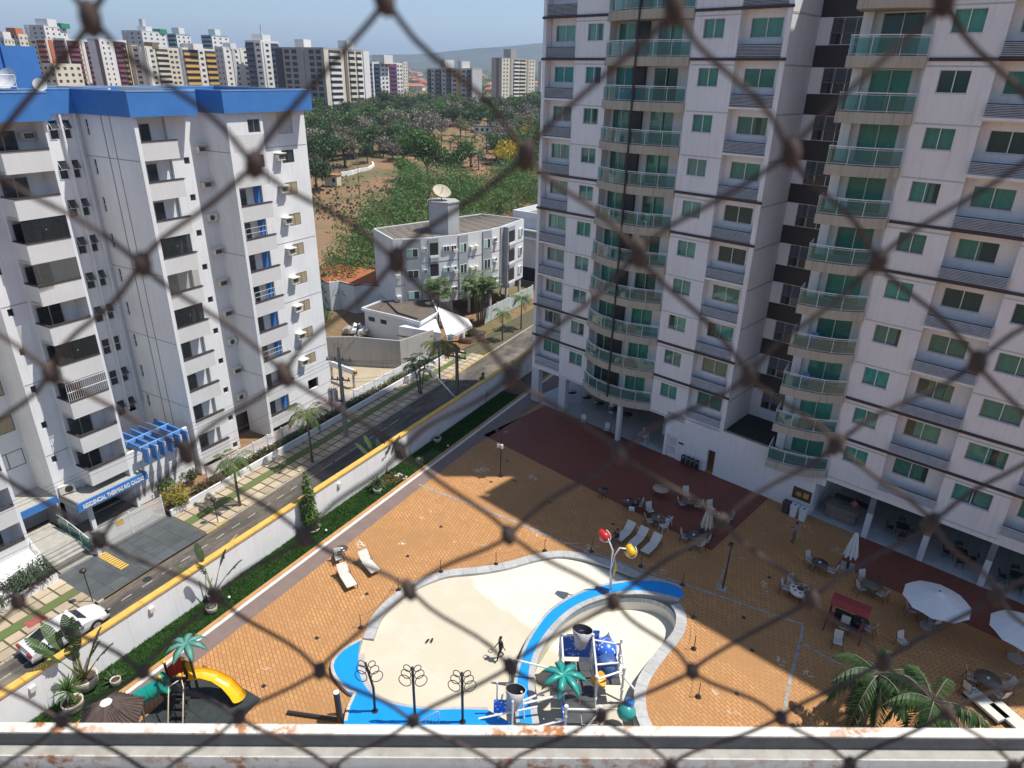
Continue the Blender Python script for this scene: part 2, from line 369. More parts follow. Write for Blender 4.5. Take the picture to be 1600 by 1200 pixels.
# pavement left of the street: slabs with planted joints
base_m = M('pavement_bed', (.12, .10, .06), 1, .3, 3, c2=(.06, .08, .03))
pav_m = M('pavement_slab', (.46, .37, .26), .9, .2, 1.2, c2=(.36, .30, .22), rnd=.2)
pv = struct(sheet([(curbx(-20)-.1, -20), (curbx(95)-.1, 95), (-45.6, 95), (-45.0, 60), (-44.0, 25), (-44.2, -20)], -2.93, 'pavement', base_m))
sh = None
gm = M('strip_grass', (.10, .16, .045), 1, .3, 2, c2=(.16, .13, .06), bmp=.6, fine=25)
n_p = 0
for (y0, y1) in [(4.0, 16.5), (25.1, 66.0)]:
    y = y0
    while y < y1:
        cx = curbx(y+.5)-.24
        for dx, wd in ((0, .78), (.9, .78), (2.55, .78), (3.42, .78)):
            if dx > 3 and y > 46: continue
            j = random.uniform(-.012, .012)
            mb = MB(); x1 = cx-dx; mb.prism([(x1, y), (x1, y+.86), (x1-wd, y+.86), (x1-wd, y)], -2.95, -2.895+j); mb.build('paving_slab', pav_m, pv); n_p += 1
        y += .98
    sheet([(curbx(y0)-2.0, y0), (curbx(y1)-2.0, y1), (curbx(y1)-2.75, y1), (curbx(y0)-2.75, y0)], -2.905, 'grass_strip', gm, pv)
def tuft_mesh(n, w_, h, spread, name, mat, lean=.5):
    mb = MB()
    for i in range(n):
        a = random.uniform(0, 6.28); r = spread*math.sqrt(random.random()); x, y_ = r*math.cos(a), r*math.sin(a); b_ = random.uniform(0, 6.28); hh = h*random.uniform(.6, 1.2)
        dx, dy = math.cos(b_)*w_, math.sin(b_)*w_; lx, ly = random.uniform(-lean, lean)*hh, random.uniform(-lean, lean)*hh
        mb.quad((x-dx, y_-dy, 0), (x+dx, y_+dy, 0), (x+lx, y_+ly, hh))
    return mb.mesh(name, mat)
red_mat = M('red_plate', (.33, .09, .08), .8, .2)
MB().box(-41.95, 13.1, -2.9, -41.2, 14.2, -2.885).build('utility_cover', red_mat, pv)
# driveway of dark slate slabs
slate_m = M('slate_slab', (.085, .095, .10), .6, .2, 1.0, rnd=.16)
dv = struct(sheet([(-40.0, 16.55), (-40.15, 24.95), (-50, 24.95), (-50, 16.55)], -2.925, 'driveway', M('slate_joint', (.2, .2, .19), .9)))
for iy in range(7):
    for ix in range(5):
        x0 = -40.05-ix*.9; y0 = 16.6+iy*1.19
        MB().box(x0-.885, y0, -2.95, x0, y0+1.175, -2.9+random.uniform(-.002, .004)).build('slate_slab', slate_m, dv)
mb = MB()
for i in range(11): mb.box(-41.6-i*.26, 19.25, -2.9, -41.75-i*.26, 19.85, -2.86)
mb.build('yellow_ramp_grille', yellow_paint, dv)
# --- boundary wall between pool grounds and street
bw = thing('boundary_wall', 'long white boundary wall with yellow coping between street and lawn', 'wall', (-31.2, 25, -3))
wl = MB()
wl.box(-.15, -40, 0, .12, 41, 5.3); wl.build('wall_face', white_wall, bw)
for i in range(27): MB().box(-.22, -40+i*3, 5.3, .2, -37.02+i*3, 5.42).build('coping', yellow_paint, bw)
lamp_m = M('lamp_cream', (.7, .68, .6), .5, .1)
for (px, py) in [(229, 950), (523, 757), (60, 1085)]:
    p = at(px, py, 1.6); o = thing('wall_lamp', 'small cream lamp on the white boundary wall '+{229: 'near the white car', 523: 'right of the tall narrow tree', 60: 'at the left end behind the yucca'}[px], 'lamp', (-31.08, p.y, 1.75), 0, 'lamps on the boundary wall')
    MB().box(0, -.14, -.16, .16, .14, .12).build('lamp_body', lamp_m, o); MB().cyl((.05, 0, -.34), (.05, 0, -.16), .05).build('lamp_tube', lamp_m, o)
# --- pool outline (photo pixels on the deck level)
up_out = [(567, 998), (580, 966), (600, 942), (630, 919), (667, 901), (700, 891), (750, 886), (790, 879), (830, 868), (870, 861), (905, 864), (940, 872), (975, 884), (1008, 898), (1040, 907)]
rt_out = [(1062, 943), (1070, 955), (1073, 970), (1070, 988), (1060, 1004), (1043, 1024), (1024, 1050), (1012, 1072), (1009, 1098), (1015, 1125), (1040, 1170)]
bl_in = [(762, 1114), (710, 1113), (675, 1114), (640, 1110), (612, 1104), (589, 1095), (575, 1082), (565, 1065), (560, 1044), (561, 1022)]
A2 = lambda L: [at(*p).xy for p in L]
upC = spline(A2(up_out), 5, False); rtC = spline(A2(rt_out), 5, False); blC = spline(A2(bl_in), 4, False)
low = A2([(1000, 1230), (900, 1240), (830, 1200), (805, 1140)])
hole = upC+[at(1055, 925).xy]+rtC+low+blC
low_px = [(845, 1180), (834, 1115), (829, 1070), (834, 1038), (849, 1008), (873, 977), (903, 954), (938, 940), (975, 934), (1010, 935), (1036, 943), (1051, 955), (1057, 969), (1054, 985), (1044, 1002), (1027, 1024), (1008, 1054), (996, 1085), (993, 1117), (1008, 1170), (930, 1215)]
lowR = spline(A2(low_px), 4)
deck_m = brickmat('ochre_paver', (.52, .275, .11), (.44, .22, .085), (.2, .10, .045), .40, .20, .55, patch=(.55, .5, .38), ms=.018)
deck_out = [(-31.05, -9), (48, -9), (48, 66), (-31.05, 66)]
deck = struct(fill([Vector(p) for p in deck_out], [hole], 0.0, 'pool_deck', deck_m))
mb = MB(); skirt(mb, deck_out, -3.2, 0); mb.build('deck_edge', white_wall, deck)
def poolfloor_mat():
    m, t, b = nodes('pool_render'); p = pos(t)
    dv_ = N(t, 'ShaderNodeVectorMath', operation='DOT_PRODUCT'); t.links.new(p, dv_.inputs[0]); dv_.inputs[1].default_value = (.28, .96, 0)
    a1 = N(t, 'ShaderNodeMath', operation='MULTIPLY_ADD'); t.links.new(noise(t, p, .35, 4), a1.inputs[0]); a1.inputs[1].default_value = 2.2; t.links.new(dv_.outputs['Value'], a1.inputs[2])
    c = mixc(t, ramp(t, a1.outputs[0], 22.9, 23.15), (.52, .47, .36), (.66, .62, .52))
    c = mixc(t, ramp(t, noise(t, p, .5, 4), .45, .8), c, (.58, .54, .44)); c = mixc(t, ramp(t, noise(t, p, 5, 4, .7), .62, .8), c, (.46, .42, .34))
    t.links.new(c, b.inputs['Base Color']); b.inputs['Roughness'].default_value = .8; return m
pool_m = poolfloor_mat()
_f1, _f2, _f3 = at(567, 1000).xy, at(870, 863).xy, at(815, 1075).xy; _fn = Vector(((_f2-_f1).y, -(_f2-_f1).x)).normalized(); _fd = (_f3-_f1).dot(_fn)
def pool_z(p): return -.07-.6*max(0, (Vector((p[0], p[1]))-_f1).dot(_fn)/_fd)**1.0
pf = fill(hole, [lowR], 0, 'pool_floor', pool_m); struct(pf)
for v_ in pf.data.vertices: v_.co.z = pool_z(v_.co)
mb = MB(); skirt(mb, hole, -1.0, .0); mb.build('pool_rim_wall', pool_m, pf)
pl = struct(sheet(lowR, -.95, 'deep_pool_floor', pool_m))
tile_m = brickmat('blue_grey_tile', (.22, .31, .35), (.26, .34, .37), (.4, .42, .42), .1, .1, 0, .3, off=0)
mb = MB(); n_ = len(lowR)
L2 = offset(lowR, .02); skirt(mb, L2, -.32, .0, 0); skirt(mb, L2, -.96, -.32, 1); mb.build('deep_pool_wall', [tile_m, pool_m], pl)
stone_m = M('granite_coping', (.44, .44, .43), .7, .2, 3, c2=(.33, .33, .33), rnd=.1, fine=18)
def stones(path, wd, z1, step, nm, mat, parent, side=1, z0=-.1):
    ds = [0]
    for i in range(len(path)-1): ds.append(ds[-1]+(path[i+1]-path[i]).length)
    g = lambda d: Vector((float(np.interp(d, ds, [p.x for p in path])), float(np.interp(d, ds, [p.y for p in path]))))
    k = max(1, int(ds[-1]/step)); st = ds[-1]/k
    for i in range(k):
        ring = []; q = [g(i*st+.006), g(i*st+st/2), g((i+1)*st-.006)]
        nr = []
        for j, d in enumerate((i*st+.006, i*st+st/2, (i+1)*st-.006)):
            t_ = (g(min(ds[-1], d+.1))-g(max(0, d-.1))).normalized(); nr.append(Vector((-t_.y, t_.x))*wd*side)
        poly = q+[q[2]+nr[2], q[1]+nr[1], q[0]+nr[0]]
        ar = sum(poly[a].x*poly[(a+1) % 6].y-poly[(a+1) % 6].x*poly[a].y for a in range(6))
        if ar < 0: poly = poly[::-1]
        MB().prism(poly, z0, z1+random.uniform(-.004, .004)).build(nm, mat, parent)
stones(upC, .62, .05, .85, 'coping_stone', stone_m, pf, side=-1)
stones(rtC, .6, .05, .85, 'coping_stone', stone_m, pf, side=-1)
blC2 = offset(blC, 0)
stones(blC[::-1], .3, .04, .85, 'coping_stone', stone_m, pf, side=1, z0=-.14)
# blue dividing band and blue splash terrace
blue_floor = M('blue_resin', (.0, .27, .72), .5, .06, 1.2)
band_l = [(812, 1130), (810, 1110), (807, 1080), (811, 1050), (822, 1014), (838, 985), (862, 955), (900, 931), (940, 917), (975, 911), (1012, 908), (1045, 912), (1064, 920)]
band_r = [(1069, 930), (1062, 936), (1045, 931), (1012, 924), (975, 924), (937, 931), (900, 946), (870, 969), (845, 1000), (830, 1032), (825, 1067), (829, 1112), (832, 1132)]
bandR = spline(A2(band_l), 4, False)+spline(A2(band_r), 4, False)
mb = MB(); skirt(mb, bandR, -.95, .05); mb.build('divider_wall', pool_m, pf)
sheet(bandR, .05, 'blue_divider', blue_floor, pf)
bl_s = spline(A2(band_l), 4, False); br_s = spline(A2(band_r[1:]), 4, False)
stones(bl_s, .17, .055, .9, 'divider_edge', stone_m, pf, side=1, z0=-.14); stones(br_s, .34, .055, .9, 'divider_edge', stone_m, pf, side=1, z0=-.14)
bt_out = [(565, 1002), (540, 1015), (522, 1032), (517, 1047), (524, 1066), (546, 1088), (553, 1088), (543, 1108), (538, 1132), (536, 1200), (800, 1260), (808, 1140)]
bt = spline(A2(bt_out[:9]), 4, False)+A2(bt_out[9:])+blC
H_T = .22
terr = struct(sheet(bt, H_T, 'splash_terrace', blue_floor)); mb = MB(); skirt(mb, bt, -.14, H_T); mb.build('terrace_side', stone_m, terr)
stones(spline(A2(bt_out[:9]), 4, False), .16, H_T+.03, .8, 'terrace_edge', M('sand_stone_edge', (.55, .5, .42), .8, .15, 3), terr, side=1, z0=0)
pipe_c = spline(A2([(519, 1030), (516, 1048), (523, 1068), (546, 1092)]), 6, False)
# --- deck zones
path_m = M('mauve_paving', (.21, .15, .13), .85, .15, 1.2, c2=(.16, .12, .11), fine=12)
pa = struct(sheet([(-28.62, -9), (-27.5, -9), (-27.5, 20), (-27.55, 42), (-26.9, 48), (-26.2, 66), (-28.62, 66)], .004, 'side_path', path_m))
sheet([(-28.86, -9), (-28.62, -9), (-28.62, 66), (-28.86, 66)], .008, 'white_edge_line', M('white_edge_paint', (.66, .66, .64), .8, .15, 3), pa)
struct(MB().box(-29.12, -9, -.05, -28.86, 66, .06).build('lawn_kerb', M('terracotta_kerb', (.5, .27, .11), .9, .15, 3)))
T0 = Vector((-13.6955, 49.6441, 0)); TRZ = -math.radians(13.4)
_ex = Vector((math.cos(TRZ), math.sin(TRZ), 0)); _ey = Vector((-_ex.y, _ex.x, 0))
def tl(s, d, z=0): return T0+_ex*s+_ey*d+Vector((0, 0, z))
red_m = brickmat('red_paver', (.25, .075, .045), (.2, .06, .04), (.11, .04, .03), .24, .12, .22-.785, .6)
rz_ = sheet([tl(-12.6, -8.4).xy, tl(9.6, -8.8).xy, tl(9.6, -.02).xy, tl(-12.6, -.02).xy], .004, 'red_paving', red_m); struct(rz_)
struct(sheet([tl(16.2, -4.2).xy, tl(34, -4.6).xy, tl(34, -.02).xy, tl(16.2, -.02).xy], .004, 'red_paving', red_m))
drain_m = M('grey_drain', (.36, .36, .34), .8, .3, 4)
def ribbon(pts, wd, z0, z1, name, mat, parent=None):
    P = [at(*p).xy for p in pts]; mb = MB()
    for i in range(len(P)-1):
        d = (P[i+1]-P[i]); L = d.length; k = max(1, int(L/1.0)); q = Vector((-d.y, d.x)).normalized()*wd/2
        for j in range(k):
            a, b_ = P[i]+d*(j/k+.004), P[i]+d*((j+1)/k-.004); mb2 = MB().prism([a-q, b_-q, b_+q, a+q], z0, z1); mb2.build(name, mat, parent)
ribbon([(655, 757), (690, 771), (770, 801), (845, 833), (905, 856), (985, 884), (1040, 903), (1120, 930), (1255, 976), (1250, 1004), (1235, 1060), (1222, 1128)], .17, -.01, .012, 'drain_cover', drain_m, deck)
ribbon([(1250, 1004), (1330, 1047), (1440, 1110)], .12, -.01, .012, 'drain_cover', drain_m, deck)
ribbon([(1118, 922), (1145, 860)], .1, -.01, .012, 'drain_cover', drain_m, deck)
for (px, py) in [(767, 753), (689, 823), (637, 869), (804, 751), (859, 785), (573, 928), (495, 997), (412, 1072), (1175, 1016), (1162, 965), (1151, 1084), (1202, 902), (1374, 903), (1258, 747), (793, 720), (840, 690), (1078, 859), (958, 819)]:
    c = at(px, py); MB().box(c.x-.11, c.y-.11, -.02, c.x+.11, c.y+.11, .008).build('drain_grate', dark_metal, deck)
# lawn strip
lw = struct(sheet([(-31.06, -9), (-29.12, -9), (-29.12, 52), (-31.06, 52)], .03, 'lawn', M('lawn_soil', (.04, .07, .02), 1, .3, 2)))
struct(sheet([(-31.06, 52), (-29.12, 52), (-29.12, 66), (-31.06, 66)], .03, 'dry_bed', M('dry_bed', (.16, .12, .07), 1, .3, 2)))
mb = MB()
NB = 52000
gx = rng.uniform(-31.05, -29.14, NB); gy = rng.uniform(8, 53, NB); ga = rng.uniform(0, 6.28, NB); gh = rng.uniform(.07, .17, NB)
keep = ~((gx > -30.2) & (gy > 38.2) & (gy < 40.0)); gx, gy, ga, gh = gx[keep], gy[keep], ga[keep], gh[keep]; NB = len(gx)
wv = .022; dx, dy = np.cos(ga)*wv, np.sin(ga)*wv; lx, ly = rng.normal(0, .05, NB), rng.normal(0, .05, NB); zz = np.full(NB, .03)
V_ = np.stack([np.stack([gx-dx, gy-dy, zz], 1), np.stack([gx+dx, gy+dy, zz], 1), np.stack([gx+lx, gy+ly, zz+gh], 1)], 1).reshape(-1, 3)
me = bpy.data.meshes.new('grass'); me.from_pydata(V_.tolist(), [], np.arange(NB*3).reshape(-1, 3).tolist()); me.materials.append(leafmat('lawn_blades', (.022, .085, .012), (.05, .13, .02), .2))
obj('grass', me, kind='stuff')
# ================================================================ the green-glass apartment tower opposite
twr = thing('apartment_tower', 'tall white apartment tower with green glass balconies and dark floor bands', 'building', T0, TRZ)
FH, F0, NF = 2.889, 3.97, 13
zk = [F0+FH*k for k in range(NF)]; ZT = F0+FH*NF
def strip(mb, x0, x1, wx0, wx1, d0, d1, zs, zlo, zhi, m=0):       # wall strip with one window hole per storey
    mb.box(x0, d0, zlo, wx0, d1, zhi, m); mb.box(wx1, d0, zlo, x1, d1, zhi, m); z = zlo
    for a, b in zs: mb.box(wx0, d0, z, wx1, d1, a, m); z = b
    mb.box(wx0, d0, z, wx1, d1, zhi, m)
W0, W1 = 1.2, 2.33
_wc = {}
def wavy(w_, h, n=15, amp=.03):
    mb = MB(); P = []
    for i in range(n):
        x = w_*i/(n-1); P.append((x, amp*math.sin(i*2.1)+amp*.5*math.sin(i*5.3)))
    for i in range(n-1):
        (a, b), (c, d) = P[i], P[i+1]; mb.quad((a, b, 0), (c, d, 0), (c, d, h), (a, b, h))
    return mb
def window(par, x0, x1, z0, z1, d, style='green', frame=alu, glass=green_glass, n=2, sill=True):
    w_, h = x1-x0, z1-z0; key = (round(w_, 2), round(h, 2), n, sill, frame.name)
    if key not in _wc:
        f = .035; mb = MB()
        mb.box(0, 0, 0, w_, .06, f); mb.box(0, 0, h-f, w_, .06, h); mb.box(0, 0, f, f, .06, h-f); mb.box(w_-f, 0, f, w_, .06, h-f)
        for i in range(1, n): mb.box(w_*i/n-.022, -.012, f, w_*i/n+.022, .05, h-f, 1)
        if sill: mb.box(-.05, -d-.03 if d < .2 else -.09, -.05, w_+.05, 0, -.003, 2)
        pm = MB(); pw = w_/n; pm.quad((f if False else .02, .03, f), (pw-.022, .03, f), (pw-.022, .03, h-f), (.02, .03, h-f))
        _wc[key] = (mb.mesh('window', [frame, white_metal, grey_wall]), pm.mesh('pane', glass), {})
    wm, pm, cs = _wc[key]
    o = obj('window', wm, par, (x0, d, z0))
    for i in range(n): obj('pane', pm, o, (w_*i/n, 0, 0))
    for st, a, b in style if isinstance(style, list) else [(style, 0, 1)]:
        ck = (st, a, b)
        if ck not in cs: cs[ck] = wavy(w_*(b-a)-.06, h-.08, max(6, int(15*(b-a))), .03).mesh('curtain', {'green': green_curtain, 'dark': dark_curtain, 'beige': beige_curtain}[st])
        obj('curtain', cs[ck], o, (w_*a+.03, .16, .04))
    return o
def style():
    r = random.random()
    return 'green' if r < .72 else 'dark' if r < .8 else [('green', .25, 1)] if r < .88 else [('green', 0, .6), ('beige', .75, 1)] if r < .94 else [('green', 0, .55)]
zs = [(z+W0, z+W1) for z in zk]
A_, B_ = MB(), MB()
# solid outline of both wings
A_.box(-14.55, 0, 3.45, -14.25, .25, ZT+.9); A_.box(4.9, 0, 4.05, 5.22, .25, ZT+.9)
strip(A_, -11.25, -8.15, -10.15, -8.72, 0, .25, zs, 3.45, ZT+.9); strip(A_, -1.35, 1.9, -.62, .86, 0, .25, zs, 3.45, ZT+.9)
strip(A_, -14.25, -11.25, -13.81, -11.9, .7, .9, zs, 3.97, ZT+.9); strip(A_, 1.9, 4.9, 2.34, 4.43, .7, .9, zs, 3.97, ZT+.9)
A_.box(-11.25, .25, 3.97, -11.05, .7, ZT); A_.box(1.7, .25, 3.97, 1.9, .7, ZT); A_.box(-8.35, .25, 3.97, -8.15, 1.1, ZT); A_.box(-1.35, .25, 3.97, -1.15, 1.1, ZT)
A_.box(-14.25, 0, ZT+.1, -11.25, .25, ZT+.9); A_.box(1.9, 0, ZT+.1, 4.9, .25, ZT+.9); A_.box(-8.15, 0, ZT+.1, -1.35, .25, ZT+.9)
A_.box(4.97, .25, 4.05, 5.22, 16, ZT+.9); A_.box(-14.55, .25, 3.45, -14.3, 16, ZT+.9); A_.box(-14.3, 15.7, 3.45, 4.97, 16, ZT+.9); A_.box(-14.3, .25, ZT, 4.97, 15.7, ZT+.1, 1)
A_.box(-8.6, .45, ZT+.1, 1.6, 8, 54.0); A_.box(-14.25, .25, 3.45, 4.9, 15.7, 3.6)  # tall block above the roof, out of view, added to shadow the road
A_.build('left_wing_wall', [white_wall, asphalt_roof], twr)
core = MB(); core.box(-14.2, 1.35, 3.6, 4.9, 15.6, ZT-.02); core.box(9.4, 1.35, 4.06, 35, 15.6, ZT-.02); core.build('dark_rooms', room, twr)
B_.box(13.1, 0, 3.25, 13.105, .2, ZT)
strip(B_, 13.1, 16.45, 13.88, 15.37, 0, .25, zs, 3.25, ZT+.9); strip(B_, 19.85, 23.4, 20.47, 22.53, 0, .25, zs, 3.25, ZT+.9); strip(B_, 26.8, 30.4, 27.5, 29.5, 0, .25, zs, 3.25, ZT+.9)
strip(B_, 16.45, 19.85, 16.85, 18.85, .7, .9, zs, 3.97, ZT+.9); strip(B_, 23.4, 26.8, 23.85, 25.85, .7, .9, zs, 3.97, ZT+.9)
for s_ in (16.25, 19.85, 23.2, 26.8): B_.box(s_, .25, 3.97, s_+.2, .7, ZT)
for s0, s1 in ((16.45, 19.85), (23.4, 26.8), (9.1, 13.1)): B_.box(s0, 0, ZT+.1, s1, .25, ZT+.9)
for s0, s1 in ((16.45, 19.85), (23.4, 26.8)): B_.box(s0, 0, 3.25, s1, .25, 3.97); B_.box(s0, .25, 3.7, s1, .7, 3.97)
B_.box(9.1, .6, 4.06, 9.3, 16, ZT+.9); B_.box(30.4, 0, 3.25, 36, .25, ZT+.9); B_.box(35.7, .25, 3.25, 36, 16, ZT+.9); B_.box(9.3, 15.7, 3.25, 35.7, 16, ZT+.9); B_.box(9.3, .25, ZT, 35.7, 15.7, ZT+.1, 1)
B_.box(12.9, .25, 3.97, 13.1, 1.1, ZT); B_.box(12.7, .25, 3.25, 35.7, 15.7, 3.4)
B_.build('right_wing_wall', [cream_wall, asphalt_roof], twr)
# bays behind the balconies: back wall with doors, dark panel, piers
C_ = MB()
def bay(mb, x0, x1, doors, d0):
    xs = [x0]+[v for a in doors for v in a]+[x1]
    for i in range(0, len(xs), 2): mb.box(xs[i], d0, 3.97, xs[i+1], d0+.2, ZT)
    for a, b in doors:
        z = 3.97
        for q in zk: mb.box(a, d0, z, b, d0+.2, q+.12) if q+.12 > z else None; z = q+2.33
        mb.box(a, d0, z, b, d0+.2, ZT)
bay(C_, -8.15, -1.35, [(-7.96, -6.4), (-4.62, -2.68)], .9); bay(C_, 9.3, 12.9, [(10.14, 12.31)], .8)
C_.box(9.3, .5, 4.0, 9.72, .8, ZT)
C_.build('balcony_back_wall', cream_wall, twr)
MB().box(-6.33, .62, 4.05, -5.27, .9, ZT).build('brown_pier', dark_clad, twr)
MB().box(-4.93, -1.3, 3.95, -4.83, -1.18, ZT).build('brown_mast', dark_brown, twr)
# storey joints
J = MB()
for k, z in enumerate(zk):
    for a, b in ((-11.25, -8.35), (-1.2, 1.9), (13.2, 16.45), (19.85, 23.4), (26.8, 30.4)): J.box(a, -.012, z-.42, b, 0, z-.34)
    J.box(5.22, .02, z-.42, 5.235, 4.3, z-.30)
J.build('storey_joint', M('joint_grey', (.5, .5, .5), .9, .1), twr, kind='stuff')
for k, z in enumerate(zk):
    if k % 4 in (1, 2):
        for a, b in ((-14.6, -8.2), (-1.3, 5.28), (13.2, 19.9), (19.9, 30.4)): MB().box(a, -.09, z-.13, b, -.002, z+.04).build('dark_band', dark_brown, twr)
    for a, b in ((-14.25, -11.25), (1.9, 4.9), (16.45, 19.85), (23.4, 26.8)):
        MB().box(a, .0, z-.12, b, .7, z+.02).build('ledge_slab', cream_wall, twr)
# louvred screens before the air-conditioner ledges
lv = {}
for L in (3.0, 3.4):
    mb = MB(); mb.box(.04, .03, 0, L-.04, .05, .66, 1)  # dark sheet behind the slats stands for the shade in their gaps
    for i in range(8): mb.add([(.03, -.045, .02+i*.08), (L-.03, -.045, .02+i*.08), (L-.03, .0, .045+i*.08), (.03, .0, .045+i*.08), (.03, -.045, .0+i*.08), (L-.03, -.045, .0+i*.08)], [(0, 1, 2, 3), (4, 5, 1, 0)])
    mb.box(.0, -.05, 0, .035, .04, .68); mb.box(L-.035, -.05, 0, L, .04, .68); lv[L] = mb.mesh('louvre_screen', [louvre_mat, dark_clad])
for k, z in enumerate(zk):
    for a, L, dd in ((-14.25, 3.0, .06), (1.9, 3.0, .06), (16.45, 3.4, -.16), (23.4, 3.4, -.16)):
        obj('louvre_screen', lv[L], twr, (a, dd, z+.15 if L == 3 else z+.12))
        if L == 3.4: MB().box(a, -.2, z-.05, a+L, 0, z+.09).build('screen_shelf', cream_wall if k % 4 not in (1, 2) else dark_brown, twr)
# windows
for k, z in enumerate(zk):
    for a, b, d in ((-10.15, -8.72, .1), (-.62, .86, .1), (-13.81, -11.9, .76), (2.34, 4.43, .76), (13.88, 15.37, .1), (16.85, 18.85, .76), (20.47, 22.53, .1), (23.85, 25.85, .76), (27.5, 29.5, .1)):
        if a > 26 and k < 9: continue
        st = style()
        if a == 16.85: st = {4: 'dark', 7: 'dark', 2: [('beige', .28, .45), ('green', .45, .75), ('beige', .75, 1)], 5: [('green', 0, .6)], 0: [('green', 0, .85)]}.get(k, st)
        if a == 13.88: st = {8: 'dark', 6: [('green', 0, .6), ('beige', .6, .8)], 3: [('green', 0, .85)]}.get(k, 'green')
        if a == 20.47: st = {0: [('green', 0, .45), ('beige', .55, 1)], 4: 'dark'}.get(k, st)
        window(twr, a, b, z+W0, z+W1, d, st)
    for a, b in ((-7.96, -6.4), (-4.62, -2.68), (10.14, 12.31)):
        st = 'green' if random.random() < .7 else [('green', .3, 1)] if random.random() < .6 else 'dark'
        window(twr, a, b, z+.12, z+2.33, .95 if a < 0 else .85, st, sill=False)
# curved balconies
def arc(pts, n=6): return spline(pts, n, False)
def balcony_meshes(front, back):
    P = arc(front); ring = P+[Vector(b) for b in back]; ar = sum(ring[i].x*ring[(i+1) % len(ring)].y-ring[(i+1) % len(ring)].x*ring[i].y for i in range(len(ring)))
    if ar < 0: ring = ring[::-1]
    sl_ = MB().prism(ring, -.5, .1, 0, 1).mesh('balcony', [beige_slab, M('balcony_floor', (.35, .32, .28), .8)])
    Pi = [p+Vector((0, .07)) for p in P]
    ds = [0]
    for i in range(len(Pi)-1): ds.append(ds[-1]+(Pi[i+1]-Pi[i]).length)
    g = lambda d: Vector((float(np.interp(d, ds, [p.x for p in Pi])), float(np.interp(d, ds, [p.y for p in Pi]))))
    n = 6 if ds[-1] > 6 else 4; panels = []; rail = MB()
    for i in range(n):
        a, b = ds[-1]*i/n+.03, ds[-1]*(i+1)/n-.03; mb = MB(); q = [g(a+(b-a)*j/3) for j in range(4)]
        for j in range(3): mb.quad((*q[j], .2), (*q[j+1], .2), (*q[j+1], 1.0), (*q[j], 1.0))
        panels.append(mb.mesh('glass_panel', rail_glass))
    rail.tube([(*g(ds[-1]*j/24), 1.12) for j in range(25)], .032, 6); rail.tube([(*g(ds[-1]*j/24), 1.01) for j in range(25)], .014, 4); rail.tube([(*g(ds[-1]*j/24), .18) for j in range(25)], .016, 4)
    for i in range(n+1): p = g(ds[-1]*i/n); rail.cyl((*p, .1), (*p, 1.12), .02, n=5)
    return sl_, panels, rail.mesh('rail', white_metal)
tA = balcony_meshes([(-8.45, .0), (-7.3, -.72), (-5.9, -1.14), (-4.4, -1.16), (-3.0, -.86), (-1.38, -.12)], [(-1.38, .0), (-1.36, .9), (-8.14, .9), (-8.14, .0)])
tB = balcony_meshes([(9.1, -.1), (9.45, -1.62), (9.6, -1.68), (11.0, -1.5), (12.2, -1.05), (13.12, -.3)], [(13.12, 0), (13.0, .8), (9.3, .8), (9.12, .3)])
plast = M('balcony_chair_white', (.7, .72, .75), .5, .05); towel = [M('towel_'+c, v, .9, .1) for c, v in (('blue', (.12, .3, .6)), ('pink', (.6, .2, .3)), ('white', (.7, .7, .7)))]
for k, z in enumerate(zk):
    for sl_, pn, rl in (tA, tB):
        if sl_ is tB[0] and k == 12: continue
        b = obj('balcony', sl_, twr, (0, 0, z))
        for q in pn: obj('glass_panel', q, b)
        obj('rail', rl, b)
    if k in (1, 2, 3, 5, 6):
        s_ = 10.3 if k != 5 else -3.4; mb = MB(); mb.box(s_, -.85, .5, s_+.45, -.4, .54); mb.box(s_, -.42, .54, s_+.45, -.38, 1.0)
        for q in ((.03, -.82), (.42, -.82), (.03, -.43), (.42, -.43)): mb.box(s_+q[0]-.02, q[1]-.02, .11, s_+q[0]+.02, q[1]+.02, .5)
        mb.build('balcony_chair', [plast, towel[0]][k in (2, 3)], twr, loc=(0, 0, z))
# recess between the wings
R_ = MB(); P_ = MB()
for k, z in enumerate(zk):
    MB().box(5.22, 4.32, z+(.0 if k == 0 else -.4), 9.1, 4.5, z+(.05 if k == 0 else .88)).build('dark_spandrel', dark_clad if k else white_wall, twr)
    R_.box(5.22, 4.33, z+.88, 6.0, 4.5, z+2.49) if k else R_.box(5.22, 4.33, z+.05, 6.0, 4.5, z+2.49)
    if k == 0: R_.box(6.0, 4.33, z+.05, 9.1, 4.5, z+.88)
    wd = window(twr, 6.0, 9.05, z+.9, z+2.47, 4.36, 'dark', white_metal, dark_glass, 4, False)
    lo = MB()
    for i in range(7): lo.add([(6.05, 4.3, z+1.62+i*.115), (9.0, 4.3, z+1.62+i*.115), (9.0, 4.36, z+1.68+i*.115), (6.05, 4.36, z+1.68+i*.115)], [(0, 1, 2, 3)])
    lo.box(6.0, 4.29, z+1.56, 9.05, 4.35, z+1.6); lo.build('louvre_slats', M('grey_slat', (.2, .21, .22), .4, .1) if k == 0 else bpy.data.materials['grey_slat'], twr, kind='stuff')
R_.box(5.22, 4.5, 4.0, 9.3, 4.7, ZT+.9); R_.build('recess_wall', white_wall, twr)
MB().box(5.22, .22, 3.9, 9.12, 4.32, 4.02).build('recess_roof', roof_dark, twr)
MB().box(5.22, .0, 4.05, 9.75, .2, 4.13).build('parapet_cap', M('ochre_cap', (.36, .31, .2), .8), twr)
